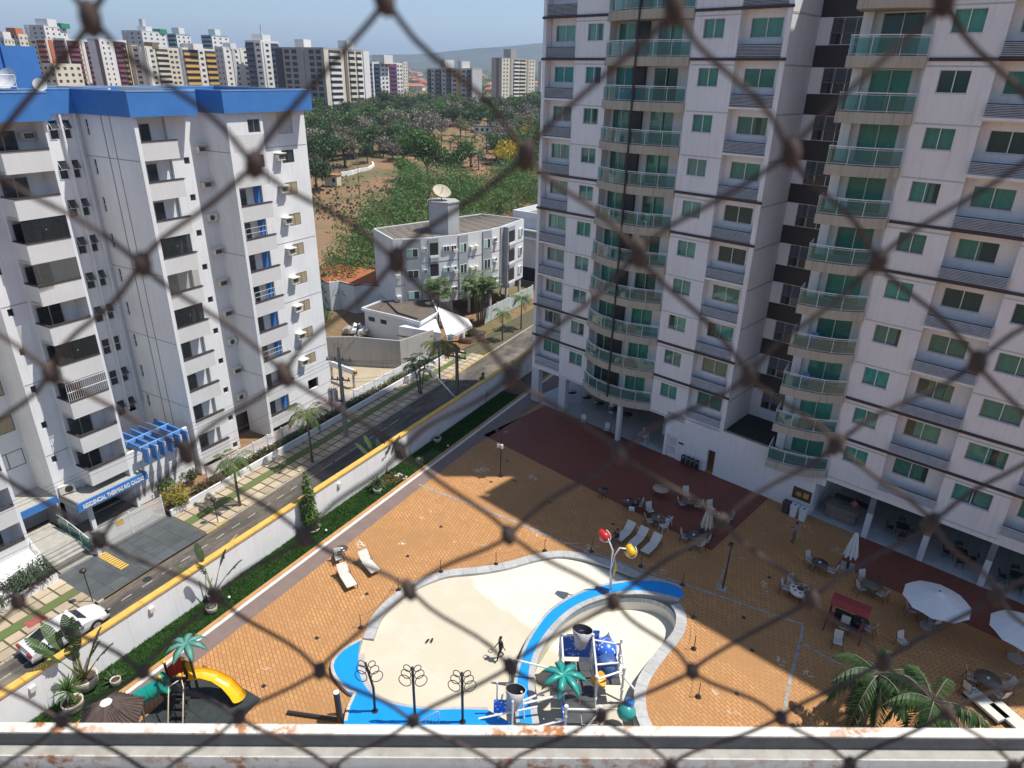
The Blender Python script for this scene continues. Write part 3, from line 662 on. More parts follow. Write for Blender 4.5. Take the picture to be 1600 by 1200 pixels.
# ground storey
G_ = MB()
G_.box(.3, 0, 0, .57, .25, 4.05); G_.box(.57, 0, 2.02, 1.52, .25, 4.05); G_.box(1.52, 0, 0, 4.25, .25, 4.05); G_.box(4.25, 0, 2.05, 4.9, .25, 4.05); G_.box(4.9, 0, 0, 12.65, .25, 4.05)
G_.box(.3, .25, 0, .5, 6, 3.45); G_.box(9.75, .02, 4.05, 13.1, .25, 4.0+.06); G_.box(12.4, .25, 0, 12.65, 5, 3.25); G_.box(12.65, 0, 2.7, 13.25, .22, 3.97)
G_.box(-14.25, 0, 3.45, -11.25, .25, 3.97); G_.box(-8.15, .0, 3.45, -1.35, .9, 3.97); G_.box(1.9, 0, 4.05, 4.9, .69, 4.1)
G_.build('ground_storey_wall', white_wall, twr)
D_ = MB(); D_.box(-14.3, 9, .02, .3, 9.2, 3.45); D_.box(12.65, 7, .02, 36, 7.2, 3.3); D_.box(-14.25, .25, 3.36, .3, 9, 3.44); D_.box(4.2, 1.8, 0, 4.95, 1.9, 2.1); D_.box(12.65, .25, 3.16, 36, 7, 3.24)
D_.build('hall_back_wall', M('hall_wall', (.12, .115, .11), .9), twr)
dr = obj('service_door', MB().box(.6, .08, .02, 1.49, .14, 2.0).mesh('service_door', white_metal), twr)
for a in (.35, 1.15): MB().box(.72, .06, a, 1.37, .08, a+.65).build('door_panel', louvre_mat, dr)
MB().box(1.62, -.03, 1.55, 2.1, -.003, 1.7).build('door_plate', dark_brown, twr)
MB().box(-2.9, -.0, 0, -2.6, .3, .02)
tile_f = brickmat('hall_tile', (.5, .5, .48), (.46, .46, .44), (.3, .3, .3), .6, .6, TRZ*-1, .35, off=0)
struct(sheet([tl(-14.5, 0).xy, tl(.3, 0).xy, tl(.3, 9).xy, tl(-14.5, 9).xy], .008, 'hall_floor', tile_f)); struct(sheet([tl(12.65, 0).xy, tl(36, 0).xy, tl(36, 7).xy, tl(12.65, 7).xy], .008, 'hall_floor', tile_f))
col_low = M('column_cream', (.55, .53, .48), .8)
for s0, s1, d0, d1, zt in ((-14.52, -13.65, -.02, .6, 3.45), (-11.2, -10.4, .02, .5, 3.45), (-3.95, -3.6, -.9, -.55, 3.45), (-7.4, -7.0, 3, 3.4, 3.45), (-1.6, -1.2, 3, 3.4, 3.45), (16.25, 16.6, -.02, .35, 3.25), (19.75, 20.1, -.02, .35, 3.25), (23.25, 23.6, -.02, .35, 3.25), (26.75, 27.1, -.02, .35, 3.25)):
    c = obj('column', MB().box(s0, d0, 0, s1, d1, zt).mesh('column', grey_wall), twr)
    MB().box(s0-.004, d0-.004, 2.0, s1+.004, d1+.004, zt-.003).build('upper_shaft', M('column_grey', (.2, .2, .2), .8) if 'column_grey' not in bpy.data.materials else bpy.data.materials['column_grey'], c) if zt < 3.4 else None
# bar counter in the open hall
bar = thing('bar_counter', 'dark stone bar counter under the apartment tower beside the food poster', 'counter', tl(13.5, .6), TRZ)
MB().box(0, .1, 0, 2.0, .7, 1.02).build('front', M('bar_front', (.22, .19, .16), .6, .3, 4), bar); MB().box(-.1, 0, 1.02, 2.15, .8, 1.09).build('top', M('bar_top', (.3, .27, .22), .4, .3, 6), bar)
MB().box(-.05, 1.6, .9, 2.6, 2.2, 1.0).build('back_shelf', dark_clad, bar)
pst = thing('food_poster', 'printed poster of a burger and fries on the white wall by the bar', 'poster', tl(11.2, -.03, .9), TRZ)
MB().box(0, 0, 0, 1.35, .03, .95).build('board', M('poster_dark', (.10, .05, .03), .5), pst)
for (x, z, r, c) in ((.45, .42, .24, (.55, .3, .1)), (.45, .55, .2, (.6, .36, .12)), (.45, .33, .22, (.3, .4, .08))): MB().sph((x, -.002, z), r, 10, 4, sc=(1, .05, .35)).build('burger_print', M('print_%d' % int(c[1]*100), c, .6), pst)
for i in range(7): MB().obox((.82+i*.05, -.004, .25+.02*(i % 3)), (.018, 0, 0), (0, .003, 0), (.03*(i-3)*.3, 0, .42)).build('fries_print', M('print_yellow', (.75, .5, .08), .6) if i == 0 else bpy.data.materials['print_yellow'], pst)
# ================================================================ white residential block with the blue parapet (left)
LB = Vector((-54, 28, -3)); lb = thing('residential_block', 'white residential block with bright blue parapet and stacked balconies along the street', 'building', LB)
def bl(mb, name, mats, par=None, kind=None): return mb.build(name, mats, par or lb, loc=tuple(-LB) if par is None else (0, 0, 0), kind=kind)
ZB, ZR = -3.05, 25.6
sill = [24.0-2.76*j for j in range(10)]
W = MB()
# recess D-A back wall with its window holes, A side wall with slit windows
strips = [(z-.1, z+1.2) for z in sill[::-1]]
def stripY(mb, x0, x1, y0, y1, wy0, wy1, zs, zlo, zhi):
    mb.box(x0, y0, zlo, x1, wy0, zhi); mb.box(x0, wy1, zlo, x1, y1, zhi); z = zlo
    for a, b in zs: mb.box(x0, wy0, z, x1, wy1, a); z = b
    mb.box(x0, wy0, z, x1, wy1, zhi)
stripY(W, -54.25, -54, 24.4, 28.9, 28.12, 28.75, strips[1:], 2.0, ZR); stripY(W, -54.25, -54, 28.9, 30.32, 29.03, 29.62, strips[1:], 2.0, ZR)
W.box(-54.25, 24.4, ZB, -54, 30.32, 2.0)
for y in (27.62, 28.83, 29.83): W.box(-54, y, 2.2, -53.72, y+.14, ZR)
sl_ = [(z+.12, z+1.25) for z in sill[::-1]]
W.box(-54, 30.32, ZB, -53.3, 30.5, ZR); W.box(-52.95, 30.32, ZB, -47.5, 30.5, ZR); z = ZB
for a, b in sl_: W.box(-53.3, 30.32, z, -52.95, 30.5, a); z = b
W.box(-53.3, 30.32, z, -52.95, 30.5, ZR)
W.box(-47.72, 30.5, ZB, -47.5, 30.62, ZR)
W.box(-48.9, 34.5, ZB, -48.6, 35.25, ZR) if False else None
sm = [(z-1.95, z-1.45) for z in sill[::-1]]                # small bathroom windows on the narrow strip
stripY(W, -48.85, -48.6, 33.5, 35.25, 34.5, 34.98, sm, ZB, ZR)
W.box(-50.5, 35.0, ZB, -48.85, 35.25, ZR); W.box(-50.75, 35.0, -.9, -50.5, 37.96, ZR)
W.box(-50.5, 37.96, ZB, -47.5, 38.12, ZR); W.box(-47.72, 38.12, ZB, -47.5, 38.26, ZR)
bwin = [(z+.03, z+1.12) for z in sill[::-1]]
stripY(W, -48.85, -48.6, 41.5, 47.2, 44.13, 45.52, bwin[:-1], ZB, ZR-1.9); W.box(-60, 47.0, ZB, -48.85, 47.2, ZR)
W.box(-48.85, 41.5, ZR-1.9, -48.6, 44.0, ZR); W.box(-48.85, 45.75, ZR-1.9, -48.6, 47.2, ZR); W.box(-48.85, 44.0, ZR-.15, -48.6, 45.75, ZR)
W.box(-49.1, 30.62, ZB, -48.9, 33.5, ZR); W.box(-49.1, 38.26, ZB, -48.9, 41.5, ZR)     # back walls of the balconies
W.box(-49.3, 21.65, -.4, -49.1, 24.45, ZR); W.box(-54, 24.45, ZB, -47.5, 24.62, ZR)
dsm = [(z-2.02, z-1.5) for z in sill[::-1]]
stripY(W, -49.55, -49.3, 19.95, 21.65, 20.3, 20.68, dsm[1:], ZB, ZR); W.box(-52, 19.95, ZB, -49.55, 20.1, ZR)
W.box(-52.25, 16.8, ZB, -52, 19.95, ZR); W.box(-54, 16.6, ZB, -47.5, 16.8, ZR); W.box(-49.3, 8, ZB, -49.1, 16.6, ZR)
W.box(-60, 8, ZB, -59.8, 47, ZR); W.box(-59.8, 8, ZB, -49.3, 8.2, ZR)
bl(W, 'wall', white_wall)
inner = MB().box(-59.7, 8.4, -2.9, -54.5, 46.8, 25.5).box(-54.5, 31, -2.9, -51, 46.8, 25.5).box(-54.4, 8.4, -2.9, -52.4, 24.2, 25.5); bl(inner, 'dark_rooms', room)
# joints on the big plain walls
jt = MB()
for j in (0, 3, 5, 7): 
    z = sill[j]-1.35; jt.box(-53.9, 30.305, z, -47.6, 30.32, z+.05); jt.box(-50.4, 37.945, z, -47.6, 37.96, z+.05); jt.box(-48.6, 41.6, z, -48.585, 47.1, z+.05); jt.box(-49.3, 20, z, -49.285, 21.6, z+.05)
jt.box(-51.2, 30.30, 0, -51.1, 30.32, ZR); jt.box(-50.2, 30.30, 0, -50.12, 30.32, ZR)
bl(jt, 'wall_joint', M('joint_dark', (.3, .3, .3), .9), kind='stuff')
# balconies
cap_m = dark_brown; para = {}
pz = MB().box(-.22, 0, -1.33, 0, 2.83, -.06).mesh('parapet', rough_wall); pz3 = MB().box(-.22, 0, -1.33, 0, 3.22, -.06).mesh('parapet', rough_wall); pD = MB().box(-.2, 0, -1.35, 0, 2.8, -.06).box(-1.6, 0, -1.35, -.2, .18, -.06).mesh('parapet', rough_wall)
cp = lambda L, s_=0: (MB().box(-.27, 0, -.06, .04, L, .0).box(-1.6, -.03, -.06, -.27, .2, .0) if s_ else MB().box(-.27, 0, -.06, .04, L, .0)).mesh('parapet_cap', cap_m)
cA, cB, cD = cp(2.9), cp(3.28), cp(2.8, 1)
flA, flB, flD = [MB().box(-1.4, 0, -1.3, -.22, L, -1.15).mesh('balcony_floor', grey_wall) for L in (2.83, 3.22, 2.8)]
blind_m = M('venetian_blind', (.55, .55, .53), .7, .1, 8); shut_m = M('beige_shutter', (.42, .34, .22), .7, .2, 6); slat_sh = brickmat('louvred_shutter', (.48, .40, .27), (.44, .36, .24), (.2, .16, .1), 3, .06, 0, .7, off=0)
def win_x(x, y0, y1, z0, z1, style='dark', par=None, n=2, frame=alu, glass=dark_glass, name='window'):     # window in a wall that faces +X
    w_, h = y1-y0, z1-z0; key = ('x', round(w_, 2), round(h, 2), n, frame.name)
    if key not in _wc:
        f = .035; mb = MB(); mb.box(-.05, 0, 0, 0, w_, f); mb.box(-.05, 0, h-f, 0, w_, h); mb.box(-.05, 0, f, 0, f, h-f); mb.box(-.05, w_-f, f, 0, w_, h-f)
        for i in range(1, n): mb.box(-.05, w_*i/n-.02, f, .01, w_*i/n+.02, h-f)
        p = MB().quad((-.03, .02, f), (-.03, w_/n-.02, f), (-.03, w_/n-.02, h-f), (-.03, .02, h-f))
        _wc[key] = (mb.mesh(name, frame), p.mesh('pane', glass), {})
    a, p, c = _wc[key]; o = obj(name, a, lb, (x-LB.x, y0-LB.y, z0-LB.z))
    for i in range(n): obj('pane', p, o, (0, w_*i/n, 0))
    if style not in c:
        m = {'dark': dark_curtain, 'beige': beige_curtain, 'blind': blind_m, 'green': green_curtain}[style]; wb = wavy(w_-.06, h-.06); c[style] = MB().add([(-.14-v[1]*.6, v[0]+.03, v[2]+.03) for v in wb.v], wb.f).mesh('curtain', m)
    obj('curtain', c[style], o); return o
railm = MB(); railm.box(-.02, 0, .42, .0, 2.8, .45); railm.box(-.02, 0, .85, 0, 2.8, .88); [railm.box(-.02, i*.7, 0, 0, i*.7+.02, .88) for i in range(5)]; railm = railm.mesh('grille', white_metal)
grl = MB(); [grl.box(-.02, i*.14, 0, 0, i*.14+.025, 1.35) for i in range(21)]; grl.box(-.02, 0, .65, .01, 2.8, .7); grl.box(-.02, 0, 1.3, .01, 2.8, 1.35); grl = grl.mesh('grille', white_metal)
encl = {}
def enclosure(L, y, z, n, x):
    fr = MB(); fr.box(-.06, 0, 0, .0, L, .05); fr.box(-.06, 0, 1.36, 0, L, 1.41)
    o = bl(fr, 'enclosure', dark_metal); o.location = Vector((x, y, z))-LB
    for i in range(n): MB().box(-.04, L*i/n+.01, .05, -.02, L*(i+1)/n-.012, 1.36).build('pane', dark_glass, o)
    MB().sph((.01, L/2, .68), .035, 6, 4).build('handle', white_metal, o)
net_m = glassmat('fine_net', (.72, .7, .66), .0, .82)
blue_in = blue_paint
for j, z in enumerate(sill):
    for nm, y, pm, cm, fm, L in (('A', 30.62, pz, cA, flA, 2.83), ('B', 38.26, pz3, cB, flB, 3.22), ('D', 21.65, pD, cD, flD, 2.8)):
        if nm == 'D' and j == 9: continue
        b = obj('balcony', pm, lb, Vector((-47.5, y, z))-LB); 
        if nm == 'B' and j < 2:                         # the two top floors are closed walls here
            b.location = Vector((-47.5, y, z))-LB
            wb = MB(); stripY(wb, -47.72, -47.5, 38.26, 41.42, 39.97, 41.2, [(z+.07, z+1.1)], z-.06, z+1.45 if j else ZR); wb.box(-48.6, 41.42, z-1.3, -47.5, 41.5, z+1.43); bl(wb, 'closed_front', white_wall)
            win_x(-47.56, 39.97, 41.2, z+.07, z+1.1, 'beige' if j else 'dark'); continue
        obj('parapet_cap', cm, b); obj('balcony_floor', fm, b)
        if not (nm == 'A' and j in (3, 5)): win_x(-48.86, y+.12, y+1.75, z-1.1, z+1.05, random.choice(['dark', 'dark', 'beige', 'blind']), n=2)
        if (nm, j) in (('A', 3), ('A', 5)): enclosure(2.5, y+.06, z, 4, -47.52)
        if (nm, j) in (('D', 2), ('D', 5)): enclosure(2.76, 21.68, z, 5, -47.52)
        if (nm, j) in (('B', 3), ('B', 5), ('B', 7)): obj('grille', railm, b, (.02, .05, .02))
        if (nm, j) == ('D', 6): obj('grille', grl, b, (.02, 0, 0))
        if (nm, j) in (('D', 3), ('A', 4)):
            nb = MB(); nb.quad((.01, .02, -.1), (.01, 2.7, -.06), (.01, 2.7, 1.4), (.01, .02, 1.4)); nb.quad((.05, .0, -.35), (.06, 1.0, -.2), (.012, 1.0, -.06), (.012, .0, -.1)); nb.build('net_cover', net_m, b)
        if nm == 'B': MB().box(-1.36, 2.55, -1.1, -1.3, 3.2, 1.4).build('blue_panel', blue_in, b)
    if j < 9: MB().box(-49.28, 20.36-.0, z-2.0, -49.2, 20.36, z-1.5)
    # small windows
    o = win_x(-48.66, 34.5, 34.98, z-1.95, z-1.45, 'dark', n=1, name='small_window')
    if j: win_x(-49.36, 20.3, 20.68, sill[j-1]-2.02, sill[j-1]-1.5, 'dark', n=1, name='small_window')
    if j < 9:
        for y0, y1 in ((28.12, 28.75), (29.03, 29.62)):
            o = win_x(-54.08, y0, y1, z-.1, z+1.2, 'dark', n=1, frame=white_metal)
            MB().box(-.06, 0, .62, .01, y1-y0, .66).build('transom', white_metal, o)
            if random.random() < .7:
                op = MB(); w_ = y1-y0; op.add([(0, .02, 1.27), (0, w_-.02, 1.27), (.42, w_-.02, .72), (.42, .02, .72)], [(0, 1, 2, 3)])
                op.tube([(0, .02, 1.27), (.42, .02, .72), (.42, w_-.02, .72), (0, w_-.02, 1.27)], .018, 4, 1); op.build('awning_sash', [dark_glass, white_metal], o)
    f = obj('slit_window', (MB().box(0, 0, 0, .35, .04, .04).box(0, 0, 1.09, .35, .04, 1.13).box(0, 0, .52, .35, .05, .56).box(0, 0, .04, .03, .04, 1.09).box(.32, 0, .04, .35, .04, 1.09).mesh('slit_window', white_metal) if j == 0 else slw), lb, Vector((-53.3, 30.38, z+.12))-LB); slw = f.data
    p_ = obj('pane', (MB().quad((.03, .03, .04), (.32, .03, .04), (.32, .03, 1.09), (.03, .03, 1.09)).mesh('pane', black_in) if j == 0 else slp), f); slp = p_.data
    if j in (4, 6, 8): pass
    # shuttered windows and air conditioners on the end wall of B
    if 1 <= j < 9:
        o = win_x(-48.66, 44.13, 45.52, z+.03, z+1.12, 'beige' if j == 1 else 'dark', n=2, frame=dark_metal)
        if j > 1:
            for i in range(2): MB().box(.0, .03+i*.69, .05, .03, .66+i*.69, 1.04).build('shutter', slat_sh, o)
    if j == 0:
        for i in range(2): MB().box(-48.8, 44.0+i*.87, ZR-1.88, -48.74, 44.85+i*.87, ZR-.17).build('blind', blind_m, lb, loc=tuple(-LB))
# air conditioners (window boxes and split units)
acb = MB().box(0, 0, 0, .48, .66, .42).box(.48, .04, .05, .5, .62, .37, 1).mesh('air_conditioner', [lamp_m, room]); ach = MB().box(-.05, -.1, .5, .62, .8, .55).box(-.05, -.08, -.05, .5, .72, 0).mesh('hood', lamp_m)
acs = MB().box(.06, 0, 0, .4, .85, .6).cyl((.41, .3, .3), (.42, .3, .3), .22, n=14, m=1).box(0, .05, -.06, .4, .1, 0, 2).box(0, .7, -.06, .4, .75, 0, 2).mesh('air_conditioner', [lamp_m, room, dark_metal])
for j, z in enumerate(sill[:9]):
    if j >= 1:
        o = obj('air_conditioner', acs if j in (2, 6) else acb, lb, Vector((-48.6, 43.35, z+.42))-LB); obj('hood', ach, o)
    o = obj('air_conditioner', acs if j in (2, 6, 8) else acb, lb, Vector((-50.5, 37.0, z+1.0-2.35))-LB)
    if j not in (2, 6, 8): obj('hood', ach, o)
obj('air_conditioner', acb, lb, Vector((-48.9, 23.6, 24.5))-LB)
# brown-shuttered windows in the left recess, E block balconies
for z in (sill[4]+.2, sill[5]+.2, sill[6]+.2, sill[7]+.2, sill[8]+.2):
    o = win_x(-51.98, 17.6, 19.75, z, z+1.25, 'beige' if z > 3 else 'green', n=2, frame=dark_metal)
    if z > 3: [MB().box(.0, .03+i*1.07, .05, .03, 1.02+i*1.07, 1.2).build('shutter', shut_m, o) for i in range(2)]
for j, z in enumerate(sill):
    if j < 5: continue
    o = obj('balcony', MB().box(-.2, 0, -1.4, 0, 5.9, -.06).mesh('parapet', rough_wall), lb, Vector((-47.5, 10.7, z))-LB); MB().box(-.25, 0, -.06, .03, 5.9, 0).build('parapet_cap', cap_m, o); MB().box(-1.6, 0, -1.4, -.2, 5.9, -1.2).build('balcony_floor', grey_wall, o)
    win_x(-49.05, 13.5, 15.9, z-1.1, z+1.0, 'dark', n=2)
# blue parapet ring and roof
ring = [(-47.2, 8), (-47.2, 16.9), (-51.7, 16.9), (-51.7, 19.75), (-49.0, 19.75), (-49, 21.4), (-47.2, 21.4), (-47.2, 24.9), (-53.7, 24.9), (-53.7, 30.02), (-47.2, 30.02), (-47.2, 35.35), (-50.2, 35.35), (-50.2, 37.66), (-47.2, 37.66), (-47.2, 46.9), (-48.4, 46.9), (-48.4, 47.4), (-60.3, 47.4), (-60.3, 8)]
rg = [Vector(p) for p in ring]; rin = []
n_ = len(rg)
for i in range(n_):
    a, b, c = rg[i-1], rg[i], rg[(i+1) % n_]; d1, d2 = (b-a).normalized(), (c-b).normalized(); n1, n2 = Vector((-d1.y, d1.x)), Vector((-d2.y, d2.x)); rin.append(b+(n1+n2)*.25)
def wallring(o_, i_, z0, z1, m=0, mb=None):
    mb = mb or MB(); skirt(mb, o_, z0, z1, m); skirt(mb, i_[::-1], z0, z1, m)
    for i in range(len(o_)):
        k = (i+1) % len(o_); mb.quad((*o_[i], z1), (*o_[k], z1), (*i_[k], z1), (*i_[i], z1), m=m); mb.quad((*i_[i], z0), (*i_[k], z0), (*o_[k], z0), (*o_[i], z0), m=m)
    return mb
bl(wallring(rg, rin, ZR, 27.2), 'blue_parapet', blue_paint)
bl(wallring([p+(q-p)*-.1 for p, q in zip(rg, rin)], rin, 27.2, 27.28), 'parapet_cap', M('pale_blue_cap', (.2, .36, .62), .6))
rf = fill(rin, [], 26.6, 'roof', asphalt_roof, lb); rf.location = -LB
so_ = fill(rg, [], ZR+.001, 'soffit', grey_wall, lb); so_.location = -LB
bl(MB().box(-57.5, 31.2, 26.6, -51.0, 31.35, 27.35).box(-57.5, 36, 26.6, -51, 36.15, 27.3), 'roof_ridge_wall', white_wall)
for i in range(9): bl(MB().box(-57+i*.68, 31.5, 26.75+.02*(i % 2), -56.36+i*.68, 36, 26.82+.02*(i % 2)), 'roof_sheet', asphalt_roof)
bl(MB().box(-62, 17, 26.6, -55.5, 29.3, 29.9), 'tank_tower', blue_paint); bl(MB().box(-55.5, 27.0, 28.2, -55.35, 27.12, 31.2).box(-55.5, 24.9, 29.9, -55.4, 25, 31.0), 'vent_pipe', blue_paint)
# roof dishes
def dish_mesh(r, dep, mat):
    mb = MB(); mb.lathe([(.02, 0), (r*.5, dep*.25), (r*.85, dep*.72), (r, dep)], n=20); mb.lathe([(r, dep), (r*.85, dep*.72+.012), (r*.5, dep*.25+.012), (.02, .012)], n=20); return mb.mesh('dish', mat)
dish_w = M('dish_white', (.75, .75, .73), .4, .1); 
for (x, y, z, r, tilt, yaw, lab) in [(-54.6, 26.6, 27.5, .78, 62, 20, 'large white satellite dish tilted on the blue roof beside the tank'), (-53.2, 27.8, 27.25, .42, 75, 60, 'small pale satellite dish near the roof edge right of the large one'), (-54.2, 24.9, 27.5, .55, 80, 60, 'satellite dish on a white frame at the left end of the blue roof')]:
    o = thing('satellite_dish', lab, 'satellite dish', (x, y, 26.6), 0, 'satellite dishes on the blue roof')
    MB().cyl((0, 0, 0), (0, 0, z-26.6+.1), .035).build('mast', alu, o); d = obj('dish', dish_mesh(r, r*.28, dish_w), o, (.08, -.03, z-26.6+.25), (math.radians(tilt), 0, math.radians(yaw)))
    MB().cyl((0, 0, .02), (0, 0, r*.9), .015).build('feed_arm', alu, d)
fr = thing('roof_frame', 'white tube frame standing on the blue roof beside the dishes', 'frame', (-53.6, 25.6, 26.6), 0)
MB().tube([(0, -1.0, 0), (0, -1.0, 1.5), (0, .9, 1.5), (0, .9, 0)], .035).tube([(0, -1, .8), (0, .9, .8)], .03).build('tubes', white_metal, fr)
# pergola with blue beams, white wall below
pg = thing('blue_pergola', 'blue concrete pergola beams over the entrance court of the white block', 'pergola', (-47, 27, -3))
for i in range(6):
    y = -1.6+i*.68; MB().box(-3.4, y, 4.75, .75, y+.14, 5.2).build('beam', blue_paint, pg); MB().box(.1, y+.001, 3.95, .76, y+.139, 5.21).build('fin', blue_paint, pg)
MB().box(-.05, -1.7, 4.9, .1, 2.0, 5.22).build('edge_beam', M('pale_blue', (.16, .36, .68), .5, .1), pg); MB().box(-1.75, -1.7, 4.92, -1.6, 2.0, 5.21).build('edge_beam', bpy.data.materials['pale_blue'], pg)
MB().box(-.95, -2.4, 0, -.7, 2.9, 4.74).build('court_wall', white_wall, pg); MB().box(-4.0, -2.4, 3.3, -.95, 2.9, 3.5).build('court_roof', asphalt_roof, pg)
o = obj('air_conditioner', acs, pg, (-.62, .95, 3.6))
# entrance canopies
cn = thing('entrance_canopy', 'flat entrance canopy with blue fascia carrying the name of the residence', 'canopy', (-47.6, 22.8, -3))
MB().box(-2.3, -2.75, 2.5, .6, 2.55, 2.95).build('slab', [concrete], cn); MB().box(.6, -2.8, 2.42, .74, 2.6, 3.1).build('fascia', blue_paint, cn)
MB().box(-2.3, -2.75, 2.95, .6, -2.62, 3.12).box(-2.3, 2.42, 2.95, .6, 2.55, 3.12).build('edge_upstand', M('moss_edge', (.14, .14, .12), .9), cn)
tx = bpy.data.curves.new('lettering', 'FONT'); tx.body = 'RESIDENCIAL THERMAS RIO CALDAS'; tx.size = .5; tx.extrude = .012; tx.offset = .012; tx.materials.append(M('letter_white', (.85, .85, .85), .5, 0))
to = bpy.data.objects.new('lettering', tx); COL.objects.link(to); to.parent = cn; bpy.context.view_layer.update()
wx = to.dimensions.x; lm = bpy.data.meshes.new_from_object(to); bpy.data.objects.remove(to); obj('lettering', lm, cn, (.75, -2.45, 2.56), (math.pi/2, 0, math.pi/2), (4.7/wx, .95, 1), 'stuff')
MB().box(-.2, -1.9, 0, .1, -1.6, 2.5).box(-2.0, 2.0, 0, -1.7, 2.3, 2.5).build('post', white_wall, cn)
MB().box(-4, -2.6, 0, -3.6, 2.4, 2.5).build('lobby_wall', room, cn)
cn2 = thing('side_canopy', 'lower flat canopy with plain blue fascia left of the lettered one', 'canopy', (-50.5, 18.9, -3))
MB().box(-1.4, -1.9, 2.5, 1.0, 1.45, 2.98).build('slab', concrete, cn2); MB().box(1.0, -1.95, 2.44, 1.12, 1.5, 3.02).build('fascia', blue_paint, cn2); MB().box(.9, .9, 0, 1.2, 1.35, 2.44).build('post', white_wall, cn2)
aco = thing('condenser_unit', 'white condenser unit standing on the entrance canopy roof', 'air conditioner', (-49.0, 20.6, .0), -.3)
MB().box(-.35, -.5, .06, .0, .5, .72).build('casing', lamp_m, aco); MB().cyl((.0, .1, .38), (.02, .1, .38), .26, n=16).build('fan_grille', dark_metal, aco); MB().box(-.3, -.4, 0, -.05, .4, .06).build('feet', dark_metal, aco)
# sliding gate
gt = thing('sliding_gate', 'white horizontal slat sliding gate across the slate driveway', 'gate', (-44.7, 22.2, -2.9))
for i in range(17): MB().box(-.015, -2.55, .06+i*.105, .0, 2.6, .1+i*.105).build('slat', white_metal, gt)
for y in (-2.6, 0, 2.58): MB().box(-.06, y, 0, .02, y+.07, 1.9).build('upright', white_metal, gt)
MB().box(.02, -1.0, 1.25, .035, -.45, 1.6).build('notice', yellow_paint, gt)
gp = thing('gate_pillar', 'white gate pillar at the left end of the sliding gate', 'pillar', (-44.4, 19.45, -2.95)); MB().box(-.15, -.13, 0, .15, .13, 2.0).build('shaft', white_wall, gp); MB().box(-.18, -.16, 2.0, .18, .16, 2.06).build('cap', concrete, gp)
gr = thing('glass_balustrade', 'teal glass balustrade with white rail along the entrance steps', 'balustrade', (-44.5, 19.3, -2.95))
for i in range(3):
    x0, x1 = -.2-i*1.35, -1.5-i*1.35; zb = min(.9, .3+.3*i)
    MB().box(x0, -.02, zb, x1, .0, zb+1.0).build('glass_panel', rail_glass, gr); MB().cyl((x0+.03, -.01, 0), (x0+.03, -.01, zb+1.1), .03).build('post', white_metal, gr)
MB().tube([(-.1, -.01, 1.3), (-1.5, -.01, 1.65), (-2.9, -.01, 1.95), (-4.2, -.01, 2.0)], .03).build('handrail', white_metal, gr)
st = thing('entrance_steps', 'pale stone entrance steps beside the gate pillar', 'steps', (-44.6, 18.1, -2.95))
stp = M('pale_step', (.4, .385, .35), .8, .15)
for i in range(6): MB().box(-.34*i, -1.2, 0, -.34*i-.345, 1.05, .15*(i+1)).build('step', stp, st)
MB().box(-2.05, -1.2, 0, -5.2, 1.05, .93).build('landing', stp, st)
rl = thing('white_railing', 'white tubular railing running down the ramp left of the steps', 'railing', (-46, 16.7, -2.95))
for h in (.35, .62, .9, 1.15): MB().tube([(-4.6, .4, h+1.0), (-2.2, .2, h+.9), (-.2, 0, h+.2), (1.55, -6.0, h-.1), (1.7, -9, h-.1)], .028 if h < 1 else .04, 5).build('rail', white_metal, rl)
for x, y, zb in ((-4.6, .4, 1.0), (-3.4, .3, .95), (-2.2, .2, .9), (-.2, 0, .2), (.4, -2, .1), (.95, -4, 0), (1.55, -6, -.1)): MB().cyl((x, y, zb-.1 if zb > 0 else -.1), (x, y, zb+1.15), .03).build('post', white_metal, rl)
rp = thing('access_ramp', 'broad white plastered ramp in front of the left balconies', 'ramp', (-47, 11.5, -2.95))
MB().add([(2.2, -8, 0), (2.2, 4.6, 0), (-1.0, 5.5, 0), (-.3, -8, 0), (2.2, -8, .35), (2.2, 4.6, .5), (-1.0, 5.5, 1.35), (-.3, -8, 1.0)], [(3, 2, 1, 0), (4, 5, 6, 7), (0, 1, 5, 4), (1, 2, 6, 5), (2, 3, 7, 6), (3, 0, 4, 7)]).build('ramp_surface', M('ramp_white', (.7, .69, .66), .85, .08), rp)
# planter walls and fence along the pavement
for (y0, y1, lab) in ((-10, 16.5, 'low white planter wall left of the slate driveway'), (25.0, 62.5, 'long low white planter wall right of the sliding gate')):
    o = thing('planter_wall', lab, 'wall', (-44.1, y0, -2.95)); k = (y1-y0); xa, xb = (0.0, 0.0) if y0 < 0 else (0, -.75)
    MB().prism([(xa, 0), (xb, k), (xb-.16, k), (xa-.16, 0)], 0, .62).build('wall_body', white_wall, o); MB().prism([(xa-1.3, 0), (xa-.16, 0), (xb-.16, k), (xb-1.3, k)], .3, .45).build('soil', M('soil', (.09, .06, .04), 1, .3), o) if y0 < 0 else MB().prism([(xa-1.0, 0), (xa-.16, 0), (xb-.16, k), (xb-1.0, k)], .3, .45).build('soil', bpy.data.materials['soil'], o)
fc = thing('white_fence', 'white slatted fence on a low wall behind the hedge', 'fence', (-45.6, 29.5, -2.95))
MB().box(-.1, 0, 0, .08, 32.5, .75).build('base_wall', white_wall, fc)
sm_ = MB().box(-.02, .08, 0, .02, 1.56, .05).mesh('slat', white_metal); pm_ = MB().box(-.06, -.05, .75, .06, .08, 1.75).mesh('post', white_metal)
for i in range(20):
    obj('post', pm_, fc, (0, i*1.62, 0))
    if i < 11: [obj('slat', sm_, fc, (0, i*1.62, .82+k*.115)) for k in range(8)]
    elif i < 19: MB().box(-.05, i*1.62+.08, .75, .03, i*1.62+1.57, 1.65).build('wall_panel', white_wall, fc)
